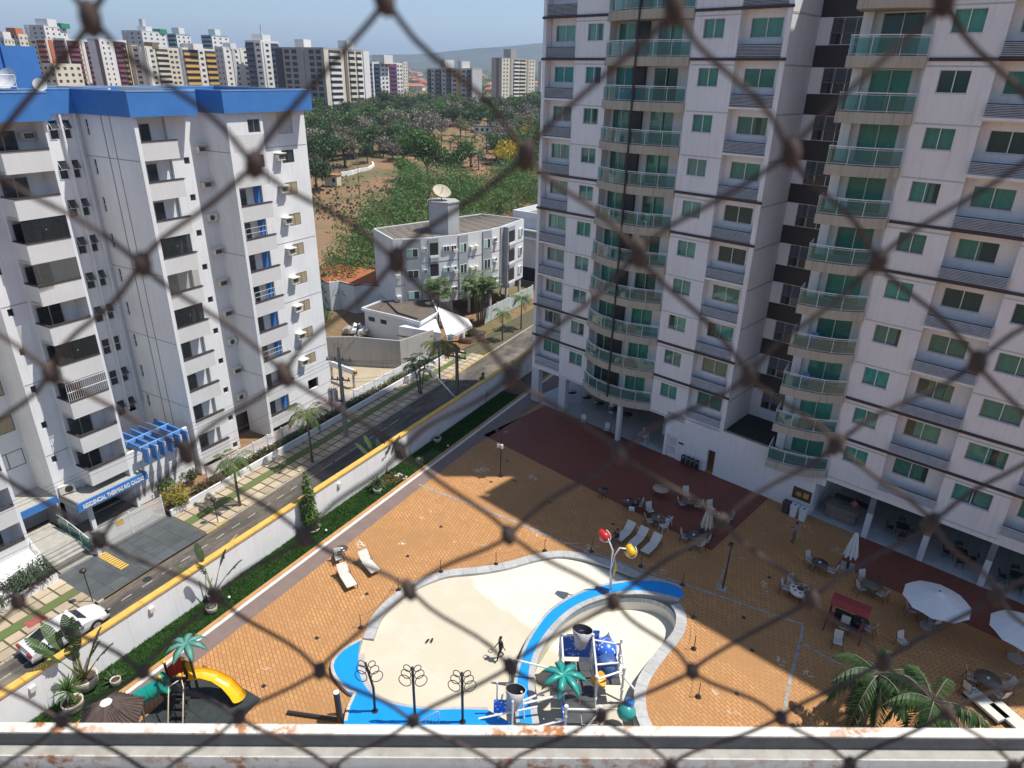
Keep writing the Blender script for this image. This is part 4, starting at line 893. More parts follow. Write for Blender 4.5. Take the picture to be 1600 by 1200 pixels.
# ================================================================ VEGETATION kit
def leaf_cloud(centres, radii, n, w_, l_, name, mats, flat=1.0, fill_=.35, droop=.2, mi=None):
    m = len(centres); C = np.array(centres, float); Rr = np.array(radii, float); k = rng.choice(m, n, p=Rr**2/np.sum(Rr**2))
    d = rng.normal(size=(n, 3)); d /= np.linalg.norm(d, axis=1)[:, None]; rad = Rr[k]*(1-fill_*rng.random(n)**1.5)*(1+.12*rng.normal(size=n))
    c = C[k]+d*rad[:, None]*np.array([1, 1, flat]); a = rng.normal(size=(n, 3))+d*.6; a[:, 2] -= droop; a /= np.linalg.norm(a, axis=1)[:, None]
    b = np.cross(a, rng.normal(size=(n, 3))+d); b /= np.linalg.norm(b, axis=1)[:, None]
    s = rng.uniform(.6, 1.3, n)[:, None]; A, B = a*l_*s/2, b*w_*s/2
    V = np.stack([c-A, c+B*.9, c+A, c-B*.9], 1).reshape(-1, 3)
    me = bpy.data.meshes.new(name); me.from_pydata(V.tolist(), [], np.arange(n*4).reshape(-1, 4).tolist())
    for q in (mats if isinstance(mats, list) else [mats]): me.materials.append(q)
    if isinstance(mats, list): me.polygons.foreach_set('material_index', rng.choice(len(mats), n, p=mi).tolist())
    me.update(); return me
def crown_mesh(seed, R, n, w_, l_, mats, flat=.75, lobes=9, fill_=.4, mi=None):
    random.seed(seed); cs, rs = [], []
    for i in range(lobes):
        a = random.uniform(0, 6.28); r = R*random.uniform(.15, .75); cs.append((r*math.cos(a), r*math.sin(a), R*flat*random.uniform(-.35, .6))); rs.append(R*random.uniform(.28, .5))
    cs.append((0, 0, 0)); rs.append(R*.55)
    return leaf_cloud(cs, rs, n, w_, l_, 'crown', mats, .8, fill_, mi=mi)
def trunk_mesh(h, r, R, seed=0, mat=None, n=5):
    random.seed(seed); mb = MB(); mb.tube([(0, 0, -.3), (.05*h*random.uniform(-1, 1), 0, h*.4), (.04*h, .03*h, h)], r, 7, rf=lambda t: 1.25-.6*t)
    for i in range(n):
        a = 6.28*i/n+random.uniform(-.4, .4); z0 = h*random.uniform(.6, 1); mb.tube([(0.03*h, .02*h, z0), (R*.35*math.cos(a), R*.35*math.sin(a), z0+R*.35), (R*.75*math.cos(a), R*.75*math.sin(a), z0+R*random.uniform(.5, .9))], r*.45, 5, rf=lambda t: 1-.75*t)
    return mb.mesh('trunk', mat or bark)
tree_kinds = {}
for i, (nm, mat, fl, n, lab) in enumerate([('broad', leafA, .7, 1500, 'green spreading tree'), ('dense', leafB, .8, 1700, 'dark dense tree'), ('olive', leafC, .65, 1300, 'olive green tree'), ('bare', leafD, .7, 900, 'dry grey thin-leaved tree'), ('bright', leafF, .7, 1500, 'bright green tree'), ('yellow', leafY, .7, 800, 'yellow flowering tree'), ('round', leafB, .9, 1500, 'round dark tree')]):
    cm = [crown_mesh(11*i+j, 4.2, n, .34, .62, mat, fl, 9+j, .45) for j in range(2)]
    tree_kinds[nm] = (cm, trunk_mesh(3.2, .24, 4, i), lab)
_tn = {}
def tree(kind, p, sc, label, group, zr=None):
    cm, tm, lab = tree_kinds[kind]
    o = thing({'yellow': 'flowering_tree'}.get(kind, 'tree'), label, 'tree', p, random.uniform(0, 6.28), group, sc)
    obj('trunk', tm, o); obj('crown', random.choice(cm), o, (0, 0, 4.6)); return o
def frond_mesh(L, up, droop, nl, wl, ll, mat, vee=.5):
    mb = MB(); P = []
    for i in range(9):
        t = i/8; P.append(Vector((L*(t-.12*t*t), 0, L*(up*t-droop*t*t))))
    mb.tube(P, .028*L/2.2, 4, 1, rf=lambda t: 1-.8*t)
    for i in range(nl):
        t = .12+.88*i/(nl-1); p = Vector((L*(t-.12*t*t), 0, L*(up*t-droop*t*t))); l = ll*math.sin(math.pi*min(1, .18+t*.8))**.7
        for s_ in (-1, 1):
            tip = p+Vector((l*.55, s_*l*.8, -l*vee*random.uniform(.6, 1.2))); mid = p.lerp(tip, .5)+Vector((0, 0, .10*l)); q = Vector((wl, 0, 0))
            mb.add([p-q*.4, mid-q, tip, mid+q, p+q*.4], [(0, 1, 3, 4), (1, 2, 3)])
    return mb.mesh('frond', [mat, palm_bark])
frA = [frond_mesh(2.3, .55, .85, 17, .055, .75, leafP), frond_mesh(2.3, .9, .8, 17, .055, .72, leafP)]
frB = [frond_mesh(2.7, .5, 1.0, 34, .05, .62, leafG, .85), frond_mesh(2.7, .95, 1.0, 34, .05, .6, leafG, .8)]
frY = [frond_mesh(2.3, .6, .8, 16, .06, .7, leafmat('palm_yellowing', (.22, .22, .03), (.36, .3, .05))), frA[1]]
def palm(p, h, sc, label, group=None, fr=frA, n=13, r=.09, lean=0, name='palm_tree', green=0):
    o = thing(name, label, 'palm', p, random.uniform(0, 6.28), group, 1.0); mb = MB()
    mb.tube([(0, 0, -.1), (lean*.3, 0, h*.5), (lean, 0, h)], r, 8, rf=lambda t: 1.35-.55*t)
    for i in range(int(h/.3)): z = .3*i; mb.cyl((lean*z/h*.8, 0, z), (lean*z/h*.8, 0, z+.03), r*(1.42-.6*z/h), n=8)
    mb.build('trunk', palm_bark, o); MB().tube([(lean, 0, h-.05), (lean, 0, h+.5*sc)], r*.9, 7, rf=lambda t: 1-.5*t).build('crown_shaft', leafA, o)
    for i in range(n):
        a = 2.4*i; tl_ = -.55+.75*(i/n); f = obj('frond', fr[1 if i > n*.55 else 0], o, (lean, 0, h+.35*sc), (0, -tl_*.9+.1, a), sc*random.uniform(.85, 1.1))
    return o
SP = -2.9
# ---- palms along the street
palm(at(488, 722, SP), 4.7, .95, 'tall slender palm on the pavement grass strip left of the first power pole', 'pavement palms')
palm(at(375, 790, SP), 3.9, .8, 'shorter slender palm on the pavement nearest the driveway', 'pavement palms')
palm(at(687, 594, SP), 4.2, 1.0, 'yellowing palm on the pavement beside the second power pole', 'pavement palms', frY)
palm(at(785, 532, SP), 3.6, .75, 'small palm on the kerb strip before the white gate wall', 'pavement palms')
palm(at(814, 514, SP), 4.2, .85, 'palm on the kerb strip at the far end of the street', 'pavement palms')
o = thing('palm_cluster', 'multi-stemmed palm cluster on the pavement between the two power poles', 'palm', at(657, 615, SP))
for i in range(6):
    a = i*1.05; mb = MB(); x, y = .7*math.cos(a), .7*math.sin(a); h = 3.2+.5*(i % 3); mb.tube([(x*.2, y*.2, 0), (x*.6, y*.6, h*.6), (x, y, h)], .05, 6); mb.build('stem', palm_bark, o)
    for k in range(5): obj('frond', frA[k % 2], o, (x, y, h), (0, random.uniform(-.2, .5), a+(k-2)*1.0), .62)
o = thing('areca_palm', 'large clumped palm with many stems before the grey apartment block', 'palm', at(752, 507, -3))
for i in range(16):
    a = i*2.4; r = 1.6*math.sqrt((i+.5)/16); x, y = r*math.cos(a), r*math.sin(a); h = 4.5+2.2*random.random()
    MB().tube([(x*.35, y*.35, 0), (x*.7, y*.7, h*.6), (x*1.1, y*1.1, h)], .06, 5).build('stem', palm_bark, o)
    for k in range(5): obj('frond', frA[k % 2], o, (x*1.1, y*1.1, h), (0, random.uniform(-.35, .35), a+(k-2)*1.1), .95)
def fan_mesh(r, n, mat):
    mb = MB()
    for i in range(n):
        a = -2.2+4.4*i/(n-1); t = Vector((r*math.cos(a), r*math.sin(a), -.25*r*abs(math.sin(i*1.7)))); q = Vector((-math.sin(a), math.cos(a), 0))*r*.06; mb.quad((0, 0, 0), t*.55+q, t, t*.55-q)
    return mb.mesh('fan_leaf', mat)
fanl = fan_mesh(1.0, 16, leafA)
def fanpalm(p, h, sc, label):
    o = thing('fan_palm', label, 'palm', p); MB().tube([(0, 0, 0), (.1, 0, h)], .13, 8).build('trunk', palm_bark, o)
    for i in range(22):
        a = i*2.4; e = -.6+1.7*(i/22); d = Vector((math.cos(a)*math.cos(e), math.sin(a)*math.cos(e), math.sin(e)))*sc
        MB().tube([(0.1, 0, h), (.1+d.x*.9, d.y*.9, h+d.z*.9)], .02, 4).build('stalk', leafA, o); obj('fan_leaf', fanl, o, (.1+d.x*.8, d.y*.8, h+d.z*.8), (0, -e*.8, a), sc*.85)
    return o
fanpalm(Vector((-52.2, 71.5, -3)), 5.6, 1.5, 'fan palm in front of the grey block beside the reception roof')
fanpalm(at(798, 604, .03), 1.9, .75, 'slim drooping palm in the dry bed at the far end of the white wall')
# ---- ashoka columns
def column(p, h, r, label, n=1500):
    o = thing('column_tree', label, 'tree', p); MB().tube([(0, 0, 0), (0, 0, h*.96)], .07, 6).build('trunk', bark, o)
    cs = [(random.uniform(-.1, .1)*r, random.uniform(-.1, .1)*r, h*(.1+.88*i/13)) for i in range(14)]; rs = [r*(1-.72*(i/13)**1.4)*random.uniform(.85, 1.1) for i in range(14)]
    obj('crown', leaf_cloud(cs, rs, n, .10, .34, 'crown', [leafF, leafA], 1.1, .4, .9, [.35, .65]), o); return o
pot_m = M('pot_cream', (.55, .51, .42), .8, .12, 2, fine=15)
def pot(p, r, h, label, soil=True, group='lawn pots'):
    o = thing('plant_pot', label, 'pot', p, 0, group); MB().lathe([(r*.62, 0), (r*.95, h*.45), (r, h*.85), (r*1.02, h), (r*.88, h), (r*.86, h*.8), (0, h*.8)], n=20).build('bowl', pot_m, o)
    MB().cyl((0, 0, h*.78), (0, 0, h*.86), r*.85, n=14).build('soil', bpy.data.materials['soil'], o); return o
pA = at(488, 829, .05); pot(pA, .55, .28, 'wide cream pot under the tall narrow tree by the white wall'); column(pA+Vector((0, 0, .24)), 4.3, .62, 'tall narrow green tree in a round pot before the white wall')
column(at(754, 627, .03), 2.9, .5, 'narrow tree in the dry bed at the shaded part of the white wall', 900)
# ---- banana-like traveller palms in pots
def paddle(L, wd, splits):
    mb = MB(); n = 14
    for s_ in (-1, 1):
        for i in range(n):
            t0, t1 = i/n, (i+.93)/n; f = lambda t: wd*math.sin(math.pi*min(1, .06+t*.95))**.6; dz = lambda t: -.13*L*t*t
            tear = .25*random.random() if random.random() < splits else 0
            a, b = Vector((L*t0, 0, dz(t0))), Vector((L*t1, 0, dz(t1)))
            mb.quad(a, b, b+Vector((.05-tear*.2, s_*f(t1), -.12*f(t1)-tear*.4)), a+Vector((.05, s_*f(t0), -.12*f(t0))))
    mb.tube([(0, 0, .0), (L*.5, 0, -.033*L), (L, 0, -.13*L)], .018, 4, 1, rf=lambda t: 1-.7*t); return mb.mesh('leaf', [leafB, leafF])
pads = [paddle(1.5, .27, .6), paddle(1.25, .24, .3)]
def traveller(p, h, n, label, sc=1.0):
    o = thing('banana_plant', label, 'plant', p, 0); st = leafmat('leaf_stalk', (.22, .26, .06), (.3, .3, .1)) if 'leaf_stalk' not in bpy.data.materials else bpy.data.materials['leaf_stalk']
    for i in range(n):
        a = -.75+1.5*i/(n-1); yaw = .5+random.uniform(-.2, .2); d = Vector((math.sin(a)*.75, .25*math.sin(i*2.3), math.cos(a))); hh = h*random.uniform(.8, 1.05); e = d*hh
        e = Vector((e.x*math.cos(yaw)-e.y*math.sin(yaw), e.x*math.sin(yaw)+e.y*math.cos(yaw), e.z))
        s_ = MB().tube([(0, 0, 0), e*.5, e], .035*sc, 5, rf=lambda t: 1.3-.7*t).build('stalk', st, o)
        obj('leaf', pads[i % 2], o, e*.97, (0, -math.atan2(e.z, math.hypot(e.x, e.y))*1.0, math.atan2(e.y, e.x)), sc*random.uniform(.85, 1.15))
    return o
p = at(136, 1074, .05); pot(p, .62, .75, 'large cream pot holding the big banana-like plant at the left end of the lawn'); traveller(p+Vector((0, 0, .6)), 2.1, 9, 'big banana-like plant with torn leaves in a pot at the left end of the lawn', 1.15)
p = at(336, 936, .05); pot(p, .42, .55, 'cream pot with a tall-leaved plant halfway along the lawn'); traveller(p+Vector((0, 0, .45)), 2.0, 5, 'sparse banana-like plant with one upright leaf halfway along the lawn', 1.0)
p = at(597, 735, .03); traveller(p, 2.0, 8, 'banana-like plant growing at the white wall behind the cycad', .95)
# ---- rosette plants
def rosette(p, n, L, wd, label, mat, name='yucca', stem=.0, cat='plant', arch=.5, group=None, lo=-.1):
    o = thing(name, label, cat, p, 0, group); mb = MB()
    if stem: MB().tube([(0, 0, 0), (.03, .02, stem)], .06, 6).build('stem', palm_bark, o)
    for i in range(n):
        a = i*2.4; e = lo+1.5*((i+.5)/n); l = L*random.uniform(.75, 1.1); q = Vector((-math.sin(a), math.cos(a), 0))*wd; d = Vector((math.cos(a), math.sin(a), 0))
        p1 = d*l*.5*math.cos(e)+Vector((0, 0, stem+l*.5*math.sin(e))); p2 = d*l*math.cos(e*.8)+Vector((0, 0, stem+l*math.sin(e)-arch*l*.35*math.cos(e))); p0 = Vector((0, 0, stem))
        mb.add([p0-q*.4, p1-q, p2, p1+q, p0+q*.4], [(0, 1, 3, 4), (1, 2, 3)])
    mb.build('leaves', mat, o); return o
p = at(117, 1109, .05); pot(p, .48, .6, 'cream pot with a spiky yucca left of the playhouse'); rosette(p+Vector((0, 0, .5)), 46, .95, .045, 'spiky bright green yucca in a cream pot before the white wall', leafF, stem=.75); rosette(p+Vector((.22, .1, .5)), 14, .4, .03, 'little leafy plant beside the yucca in the same pot', leafF, 'small_plant')
p = at(180, 1064, .05); pot(p+Vector((.3, -.1, 0)), .25, .4, 'small tipped pot beside the dark lawn shrub'); rosette(p, 30, .75, .05, 'dark low shrub on the lawn by the playhouse', leafB, 'dark_shrub')
p = at(332, 956, .05); pot(p, .32, .42, 'small round pot with a cactus halfway along the lawn'); o = thing('cactus', 'grey ball cactus sitting in the small round pot on the lawn', 'cactus', p+Vector((0, 0, .34))); mb = MB(); [mb.sph((.14*math.cos(i*1.3), .14*math.sin(i*1.3), .08+.03*(i % 2)), .13, 8, 5) for i in range(5)]; mb.build('stem', M('cactus_grey', (.2, .21, .17), .9, .3, 10), o)
rosette(at(590, 765, .03)+Vector((0, 0, .35)), 60, 1.0, .05, 'dark cycad with arching fronds beside the white wall', leafB, 'cycad', arch=1.3); pot(at(590, 770, .03), .3, .4, 'pot under the cycad by the white wall')
rosette(at(657, 722, .05), 26, .6, .06, 'pale grey-green shrub at the shaded end of the lawn', leafmat('leaf_grey_green', (.16, .22, .12), (.24, .28, .18)), 'pale_shrub')
p = at(683, 690, .05); pot(p, .36, .4, 'pot in the shade at the foot of the white wall'); rosette(p+Vector((0, 0, .3)), 40, .3, .03, 'grey bushy plant in the shaded pot by the white wall', leafD, 'bushy_plant')
brk = thing('bark_bed', 'patch of reddish bark chips in the lawn by the cycad', 'garden bed', at(612, 748, .04)); mb = MB()
for i in range(180): a = random.uniform(0, 6.28); r = math.sqrt(random.random()); mb.obox((.75*r*math.cos(a), .95*r*math.sin(a), .0), (.05, .02*random.random(), 0), (0, .03, 0), (0, 0, random.uniform(.02, .08)))
mb.build('bark_chips', M('bark_chip', (.26, .12, .06), .95, .4, 9), brk, kind='stuff')
mb = MB(); [mb.obox((random.uniform(-.2, 1.1), random.uniform(.3, .8), 0), (.09, 0, 0), (0, .07, 0), (0, 0, .12)) for i in range(9)]; mb.build('white_stones', stone_m, brk, kind='stuff')
for (px, py) in [(359, 938), (510, 833), (700, 700)]:
    o = thing('lawn_light', 'white globe lawn light on the lawn edge '+{359: 'near the small cactus pot', 510: 'beside the tall narrow tree', 700: 'at the shaded end'}[px], 'lamp', at(px, py, .05), 0, 'lawn lights'); MB().cyl((0, 0, 0), (0, 0, .18), .03, n=6).build('stem', dark_metal, o); MB().sph((0, 0, .24), .085, 8, 6).build('globe', white_metal, o)
# ---- planter beds by the pavement
def bush(p, r, h, n, mats, label, name='bush', mi=None, w_=.09, l_=.22, sy=1.0):
    cs = [(random.uniform(-.6, .6)*r, random.uniform(-.6, .6)*r*sy, h*random.uniform(.3, .7)) for i in range(7)]; o = thing(name, label, 'bush', p)
    obj('foliage', leaf_cloud(cs, [h*.42]*7, n, w_, l_, 'foliage', mats, .9, .5, mi=mi), o); MB().tube([(0, 0, -.1), (0, 0, h*.5)], .04, 5).build('stem', bark, o); return o
def blades(p, n, L, label, name='lily_clump'):
    o = thing(name, label, 'plant', p); mb = MB()
    for i in range(n):
        c = Vector((random.uniform(-.9, .9), random.uniform(-1.2, 1.2), 0)); a = random.uniform(0, 6.28); l = L*random.uniform(.6, 1.1); d = Vector((math.cos(a), math.sin(a), 0)); q = Vector((-d.y, d.x, 0))*.035
        mb.add([c-q, c+d*l*.3+Vector((0, 0, l*.7))-q, c+d*l*.8+Vector((0, 0, l*.62)), c+d*l*.3+Vector((0, 0, l*.7))+q, c+q], [(0, 1, 3, 4), (1, 2, 3)])
    mb.build('leaves', leafmat('lily_leaf', (.06, .10, .06), (.12, .15, .09)) if 'lily_leaf' not in bpy.data.materials else bpy.data.materials['lily_leaf'], o); return o
blades(Vector((-44.9, 15.2, -2.5)), 240, 1.15, 'dense dark lily clump at the corner of the slate driveway'); blades(Vector((-44.7, 12.2, -2.5)), 150, .9, 'smaller lily clump left of the corner clump by the ramp'); blades(Vector((-44.6, 10.0, -2.5)), 90, .75, 'low sparse lily clump between the larger lilies and the yellow bush')
bush(Vector((-44.8, 8.2, -2.5)), 1.1, 1.0, 900, [leafA, leafY], 'yellow-green croton bush at the left end of the planter', mi=[.55, .45])
bush(Vector((-44.95, 26.1, -2.5)), 1.3, 1.3, 1500, [leafY, leafC, leafA], 'bright yellow croton bush at the right end of the gate', mi=[.6, .2, .2])
bush(Vector((-47.2, 26.4, -2.6)), 1.0, 1.1, 900, [leafA], 'green bush trailing over the court wall under the pergola', sy=2.6)
bush(Vector((-47.1, 29.0, -2.6)), .8, .9, 500, [leafB, leafC], 'dark bush at the corner of the court wall', mi=[.6, .4])
def hedge(y0, y1, mats, mi, label, n, h=.75):
    o = thing('hedge', label, 'hedge', Vector((-44.72-.022*(y0-25), y0, -2.55))); L = y1-y0; cs = [(-.022*L*i/40+random.uniform(-.15, .15), L*i/40, h*.45) for i in range(41)]
    obj('foliage', leaf_cloud(cs, [h*.48*random.uniform(.85, 1.2) for _ in cs], n, .09, .2, 'foliage', mats, 1.0, .5, mi=mi), o)
    mb = MB(); [mb.cyl((-.022*L*i/30, L*i/30, -.1), (-.022*L*i/30, L*i/30, h*.5), .02, n=4) for i in range(31)]; mb.build('stems', bark, o, kind='stuff')
hedge(27.6, 36.5, [leafR, leafC, leafA], [.5, .3, .2], 'red-brown croton hedge on the planter wall', 3200); hedge(36.7, 62.0, [leafC, leafA, leafR], [.45, .4, .15], 'green and brown clipped hedge along the far planter wall', 6500, .7)
bush(at(507, 505, -3)+Vector((-1, 0, 0)), 1.6, 3.0, 1400, [leafA, leafB], 'tall green shrub beside the end wall of the blue-topped block', mi=[.5, .5], w_=.16, l_=.35)
# ---- two palms near us on the deck
palm(at(1374, 1052, 3.5)-Vector((0, 0, 3.5)), 3.1, 1.0, 'palm with glossy arching fronds on the deck below the red swing seat', 'deck palms', frB, 15, .12, .05)
palm(at(1460, 1096, 3.7)-Vector((0, 0, 3.7)), 3.3, 1.05, 'right-hand palm with drooping glossy fronds at the deck edge', 'deck palms', frB, 16, .12, -.05)
# ================================================================ MIDDLE GROUND buildings and street furniture
def zof(base, px, py):                       # height seen at a pixel above a known ground point
    d = ray(px, py); r = math.hypot(base.x, base.y); return CAMZ+d[2]*r/math.hypot(d[0], d[1])
gb = thing('grey_apartment_block', 'low grey and white three-storey apartment block with angled front on pillars', 'building', (-54, 80, -3)); GB = Vector((-54, 80, -3))
F = [Vector(p) for p in [(-57.1, 68.7), (-54.0, 72.0), (-51.8, 75.8), (-50.0, 81.7), (-49.8, 84.4), (-50.0, 91.0)]]; BK = [Vector((-57.5, 90.8)), Vector((-63.7, 72.6))]
ZG = [0.0, 2.87, 5.74, 8.6]; g_wall = stucco('block_white', (.66, .67, .68)); g_pan = M('block_grey_panel', (.33, .35, .36), .85, .12, 1)
def gbl(mb, nm, m, par=None, kind=None): return mb.build(nm, m, par or gb, loc=tuple(-GB), kind=kind)
pl_ = (F+BK)[::-1]
if sum(pl_[i].x*pl_[(i+1) % 8].y-pl_[(i+1) % 8].x*pl_[i].y for i in range(8)) < 0: pl_ = pl_[::-1]
gbl(MB().prism(pl_, 0, 8.6), 'wall', g_wall); gbl(MB().prism([F[0], F[1], F[2]-Vector((1, 0)), BK[1]+Vector((2, 1))], -3, 0), 'lower_wall', g_wall)
for i in range(len(pl_)):
    a, b = pl_[i], pl_[(i+1) % 8]; d = (b-a).normalized(); q = Vector((-d.y, d.x))*.2; m2 = MB().prism([a, b, b+q, a+q], 8.6, 9.05); gbl(m2, 'parapet', g_wall)
for p in [(-50.3, 90.5), (-50.3, 86.5), (-50.6, 82.3), (-53.5, 90.3), (-53, 85), (-52.5, 79.5), (-56, 84)]: gbl(MB().cyl((*p, -3), (*p, 0), .22, n=8), 'pillar', grey_wall)
def on_facet(i, t0, t1, z0, z1, dep, mb, m=0):
    a, b = F[i], F[i+1]; d = b-a; n_ = Vector((d.y, -d.x)).normalized(); p0, p1 = a+d*t0, a+d*t1
    mb.add([(*(p0), z0), (*(p1), z0), (*(p1+n_*dep), z0), (*(p0+n_*dep), z0), (*(p0), z1), (*(p1), z1), (*(p1+n_*dep), z1), (*(p0+n_*dep), z1)], [(3, 2, 1, 0), (4, 5, 6, 7), (2, 3, 7, 6), (3, 0, 4, 7), (1, 2, 6, 5)], m); return mb
for i, t0, t1 in [(0, .3, .8), (1, .02, .35), (2, .02, .28), (2, .72, .98), (3, .75, 1.), (4, .0, .32)]:
    gbl(on_facet(i, t0, t1, 0.0, 8.95, .14 if i != 4 else .9, MB()), 'grey_panel', g_pan)
for k in range(3):
    z = ZG[k]
    for i in range(5): gbl(on_facet(i, 0.01, .99, z-.04, z+.04, .03, MB()), 'storey_line', M('line_dark', (.2, .2, .2), .9) if (k, i) == (0, 0) else bpy.data.materials['line_dark'])
    for i, t0, t1, h0, h1 in [(0, .38, .72, .9, 2.0), (1, .5, .72, 1.3, 2.0), (1, .76, .96, 1.3, 2.0), (2, .04, .25, .9, 2.1), (2, .74, .95, .8, 2.1), (4, .4, .55, .9, 2.1), (3, .1, .4, 1.4, 2.0), (0, .86, .98, 1.4, 2.0), (4, .75, .9, .9, 2.1)]:
        o = gbl(on_facet(i, t0, t1, z+h0, z+h1, .18, MB()), 'window', [white_metal]); on_facet(i, t0+.02, (t0+t1)/2-.01, z+h0+.06, z+h1-.06, .2, MB()).build('pane', dark_curtain if (k+i) % 2 else green_curtain, o); on_facet(i, (t0+t1)/2+.01, t1-.02, z+h0+.06, z+h1-.06, .2, MB()).build('pane', dark_curtain, o)
    for i, t in [(2, .38), (2, .52), (3, .3), (1, .9), (0, .1)]:
        a, b = F[i], F[i+1]; p = a+(b-a)*t; n_ = Vector(((b-a).y, -(b-a).x)).normalized(); gbl(MB().obox((*(p+n_*.25), z+1.1), (.3*(b-a).normalized().x, .3*(b-a).normalized().y, 0), (n_.x*.25, n_.y*.25, 0), (0, 0, .4)), 'air_conditioner', lamp_m)
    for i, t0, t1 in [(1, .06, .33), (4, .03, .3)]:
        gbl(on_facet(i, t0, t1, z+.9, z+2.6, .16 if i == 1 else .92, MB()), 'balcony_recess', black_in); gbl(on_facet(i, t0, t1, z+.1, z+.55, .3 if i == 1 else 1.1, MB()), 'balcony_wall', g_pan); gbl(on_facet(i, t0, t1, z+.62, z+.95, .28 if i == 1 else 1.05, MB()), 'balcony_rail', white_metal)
rs_m = M('fibre_cement_sheet', (.22, .19, .16), .95, .35, 1.2, c2=(.32, .28, .23))
for i in range(13):
    t = i/13; a = F[0].lerp(F[2], min(1, t*2.2)) if t < .45 else F[2].lerp(F[5], (t-.45)/.55); t2 = (i+.94)/13; b = F[0].lerp(F[2], min(1, t2*2.2)) if t2 < .45 else F[2].lerp(F[5], (t2-.45)/.55); a2, b2 = BK[1].lerp(BK[0], t), BK[1].lerp(BK[0], t2)
    ins = lambda p, q: p+(q-p).normalized()*.5
    mb = MB(); A, B_, C, D = ins(a, a2), ins(b, b2), ins(b2, b), ins(a2, a); mb.add([(*A, 8.7), (*B_, 8.72), (*C, 9.0), (*D, 8.98)], [(0, 1, 2, 3)])
    for k in range(6): p, q = A.lerp(B_, (k+.5)/6), D.lerp(C, (k+.5)/6); mb.tube([(*p, 8.72), (*q, 9.0)], .045, 4)
    gbl(mb, 'roof_sheet', rs_m)
hx = [Vector((-55.2+2.2*math.cos(a), 77.6+2.0*math.sin(a))) for a in [i*math.pi/3+.3 for i in range(6)]]
gbl(MB().prism(hx, 8.6, 12.9), 'water_tower', M('block_grey_tower', (.42, .43, .44), .85, .1, 1)); gbl(MB().prism([p+(p-Vector((-55.2, 77.6)))*.06 for p in hx], 12.9, 13.05), 'tower_cap', concrete)
o = thing('mesh_dish', 'large beige mesh satellite dish on the grey block water tower', 'satellite dish', (-55.4, 77.4, 13.05)); MB().cyl((0, 0, 0), (0, 0, .9), .06).build('mast', dark_metal, o); d = obj('dish', dish_mesh(1.25, .34, M('dish_beige', (.5, .44, .34), .8, .2, 5)), o, (0, 0, 1.0), (math.radians(35), 0, math.radians(60))); MB().cyl((0, 0, .02), (0, 0, 1.0), .03).build('feed', dark_metal, d)
# white building behind, partly hidden by the tower
wbz = 7.6; wb = thing('white_flat_building', 'white flat-roofed building between the grey block and the tower', 'building', (-50, 100, -3), -.1)
MB().box(-6.5, -1.5, 0, 14, 14, wbz+3).build('wall', grey_wall, wb); MB().box(-6.5, -1.5, wbz+3, 14, -1.3, wbz+3.9).box(-6.5, 13.8, wbz+3, 14, 14, wbz+3.9).box(-6.5, -1.3, wbz+3, -6.3, 13.8, wbz+3.9).build('parapet', white_wall, wb)
for i in range(8): MB().box(-6+i*2.4, -.8, wbz+3.05, -3.7+i*2.4, 13, wbz+3.15+.06*(i % 2)).build('roof_sheet', rs_m, wb)
MB().box(-5.5, -2.6, 7.4, 1.5, -1.5, 7.7).box(-5.5, -2.6, 8.7, 1.5, -1.5, 8.9).build('balcony_slab', white_wall, wb); o = MB().box(-5.2, -1.56, 7.8, -1.6, -1.5, 8.6).build('window', white_metal, wb); [MB().box(-5.1+i*1.2, -1.6, 7.9, -4.0+i*1.2, -1.55, 8.5).build('pane', beige_curtain, o) for i in range(3)]
MB().box(2.5, -1.56, 7.2, 9, -1.5, 8.4).build('yellow_panel', M('ochre_wall', (.5, .38, .16), .85), wb); [MB().box(3.6+i*.8, -1.6, 8.5, 4.2+i*.8, -1.5, 8.85).build('vent_block', black_in, wb) for i in range(4)]
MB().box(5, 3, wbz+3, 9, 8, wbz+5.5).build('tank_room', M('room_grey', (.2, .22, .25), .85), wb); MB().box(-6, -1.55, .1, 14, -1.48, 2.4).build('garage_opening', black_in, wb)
# house with the orange tile roof
hs = thing('orange_roof_house', 'pale grey house with orange tile roof behind the reception building', 'house', (-67, 71, -3.1)); HB = Vector((-67, 71, -3.1))
fp = [Vector(p)-HB.xy for p in [(-74.5, 71.4), (-69.6, 69.2), (-68.9, 70.6), (-66, 70.3), (-65.4, 71.2), (-61.8, 72.4), (-64.5, 78), (-76, 77)]]
MB().prism(fp, 0, 4.3).build('wall', grey_wall, hs); ev = [p*1.07 for p in fp]; rd = [Vector((-4.5, 3.2)), Vector((2.0, 3.4))]; mb = MB()
for i in range(8):
    a, b = ev[i], ev[(i+1) % 8]; ra = rd[0] if a.x < -1.5 else rd[1]; rb_ = rd[0] if b.x < -1.5 else rd[1]
    mb.add([(*a, 4.25), (*b, 4.25), (*rb_, 5.6), (*ra, 5.6)], [(0, 1, 2, 3)] if ra != rb_ else [(0, 1, 2)])
rt_m = brickmat('orange_roof_tile', (.52, .19, .08), (.44, .15, .06), (.2, .07, .04), .22, .35, .4, .85, ms=.03); mb.build('roof', rt_m, hs); MB().prism(ev, 4.12, 4.24).build('eaves', dark_brown, hs)
o = MB().box(-.1, -.42, 2.2, .9, -.36, 3.0).build('window', dark_metal, hs); MB().box(-.05, -.44, 2.25, .85, -.4, 2.95).build('pane', black_in, o)
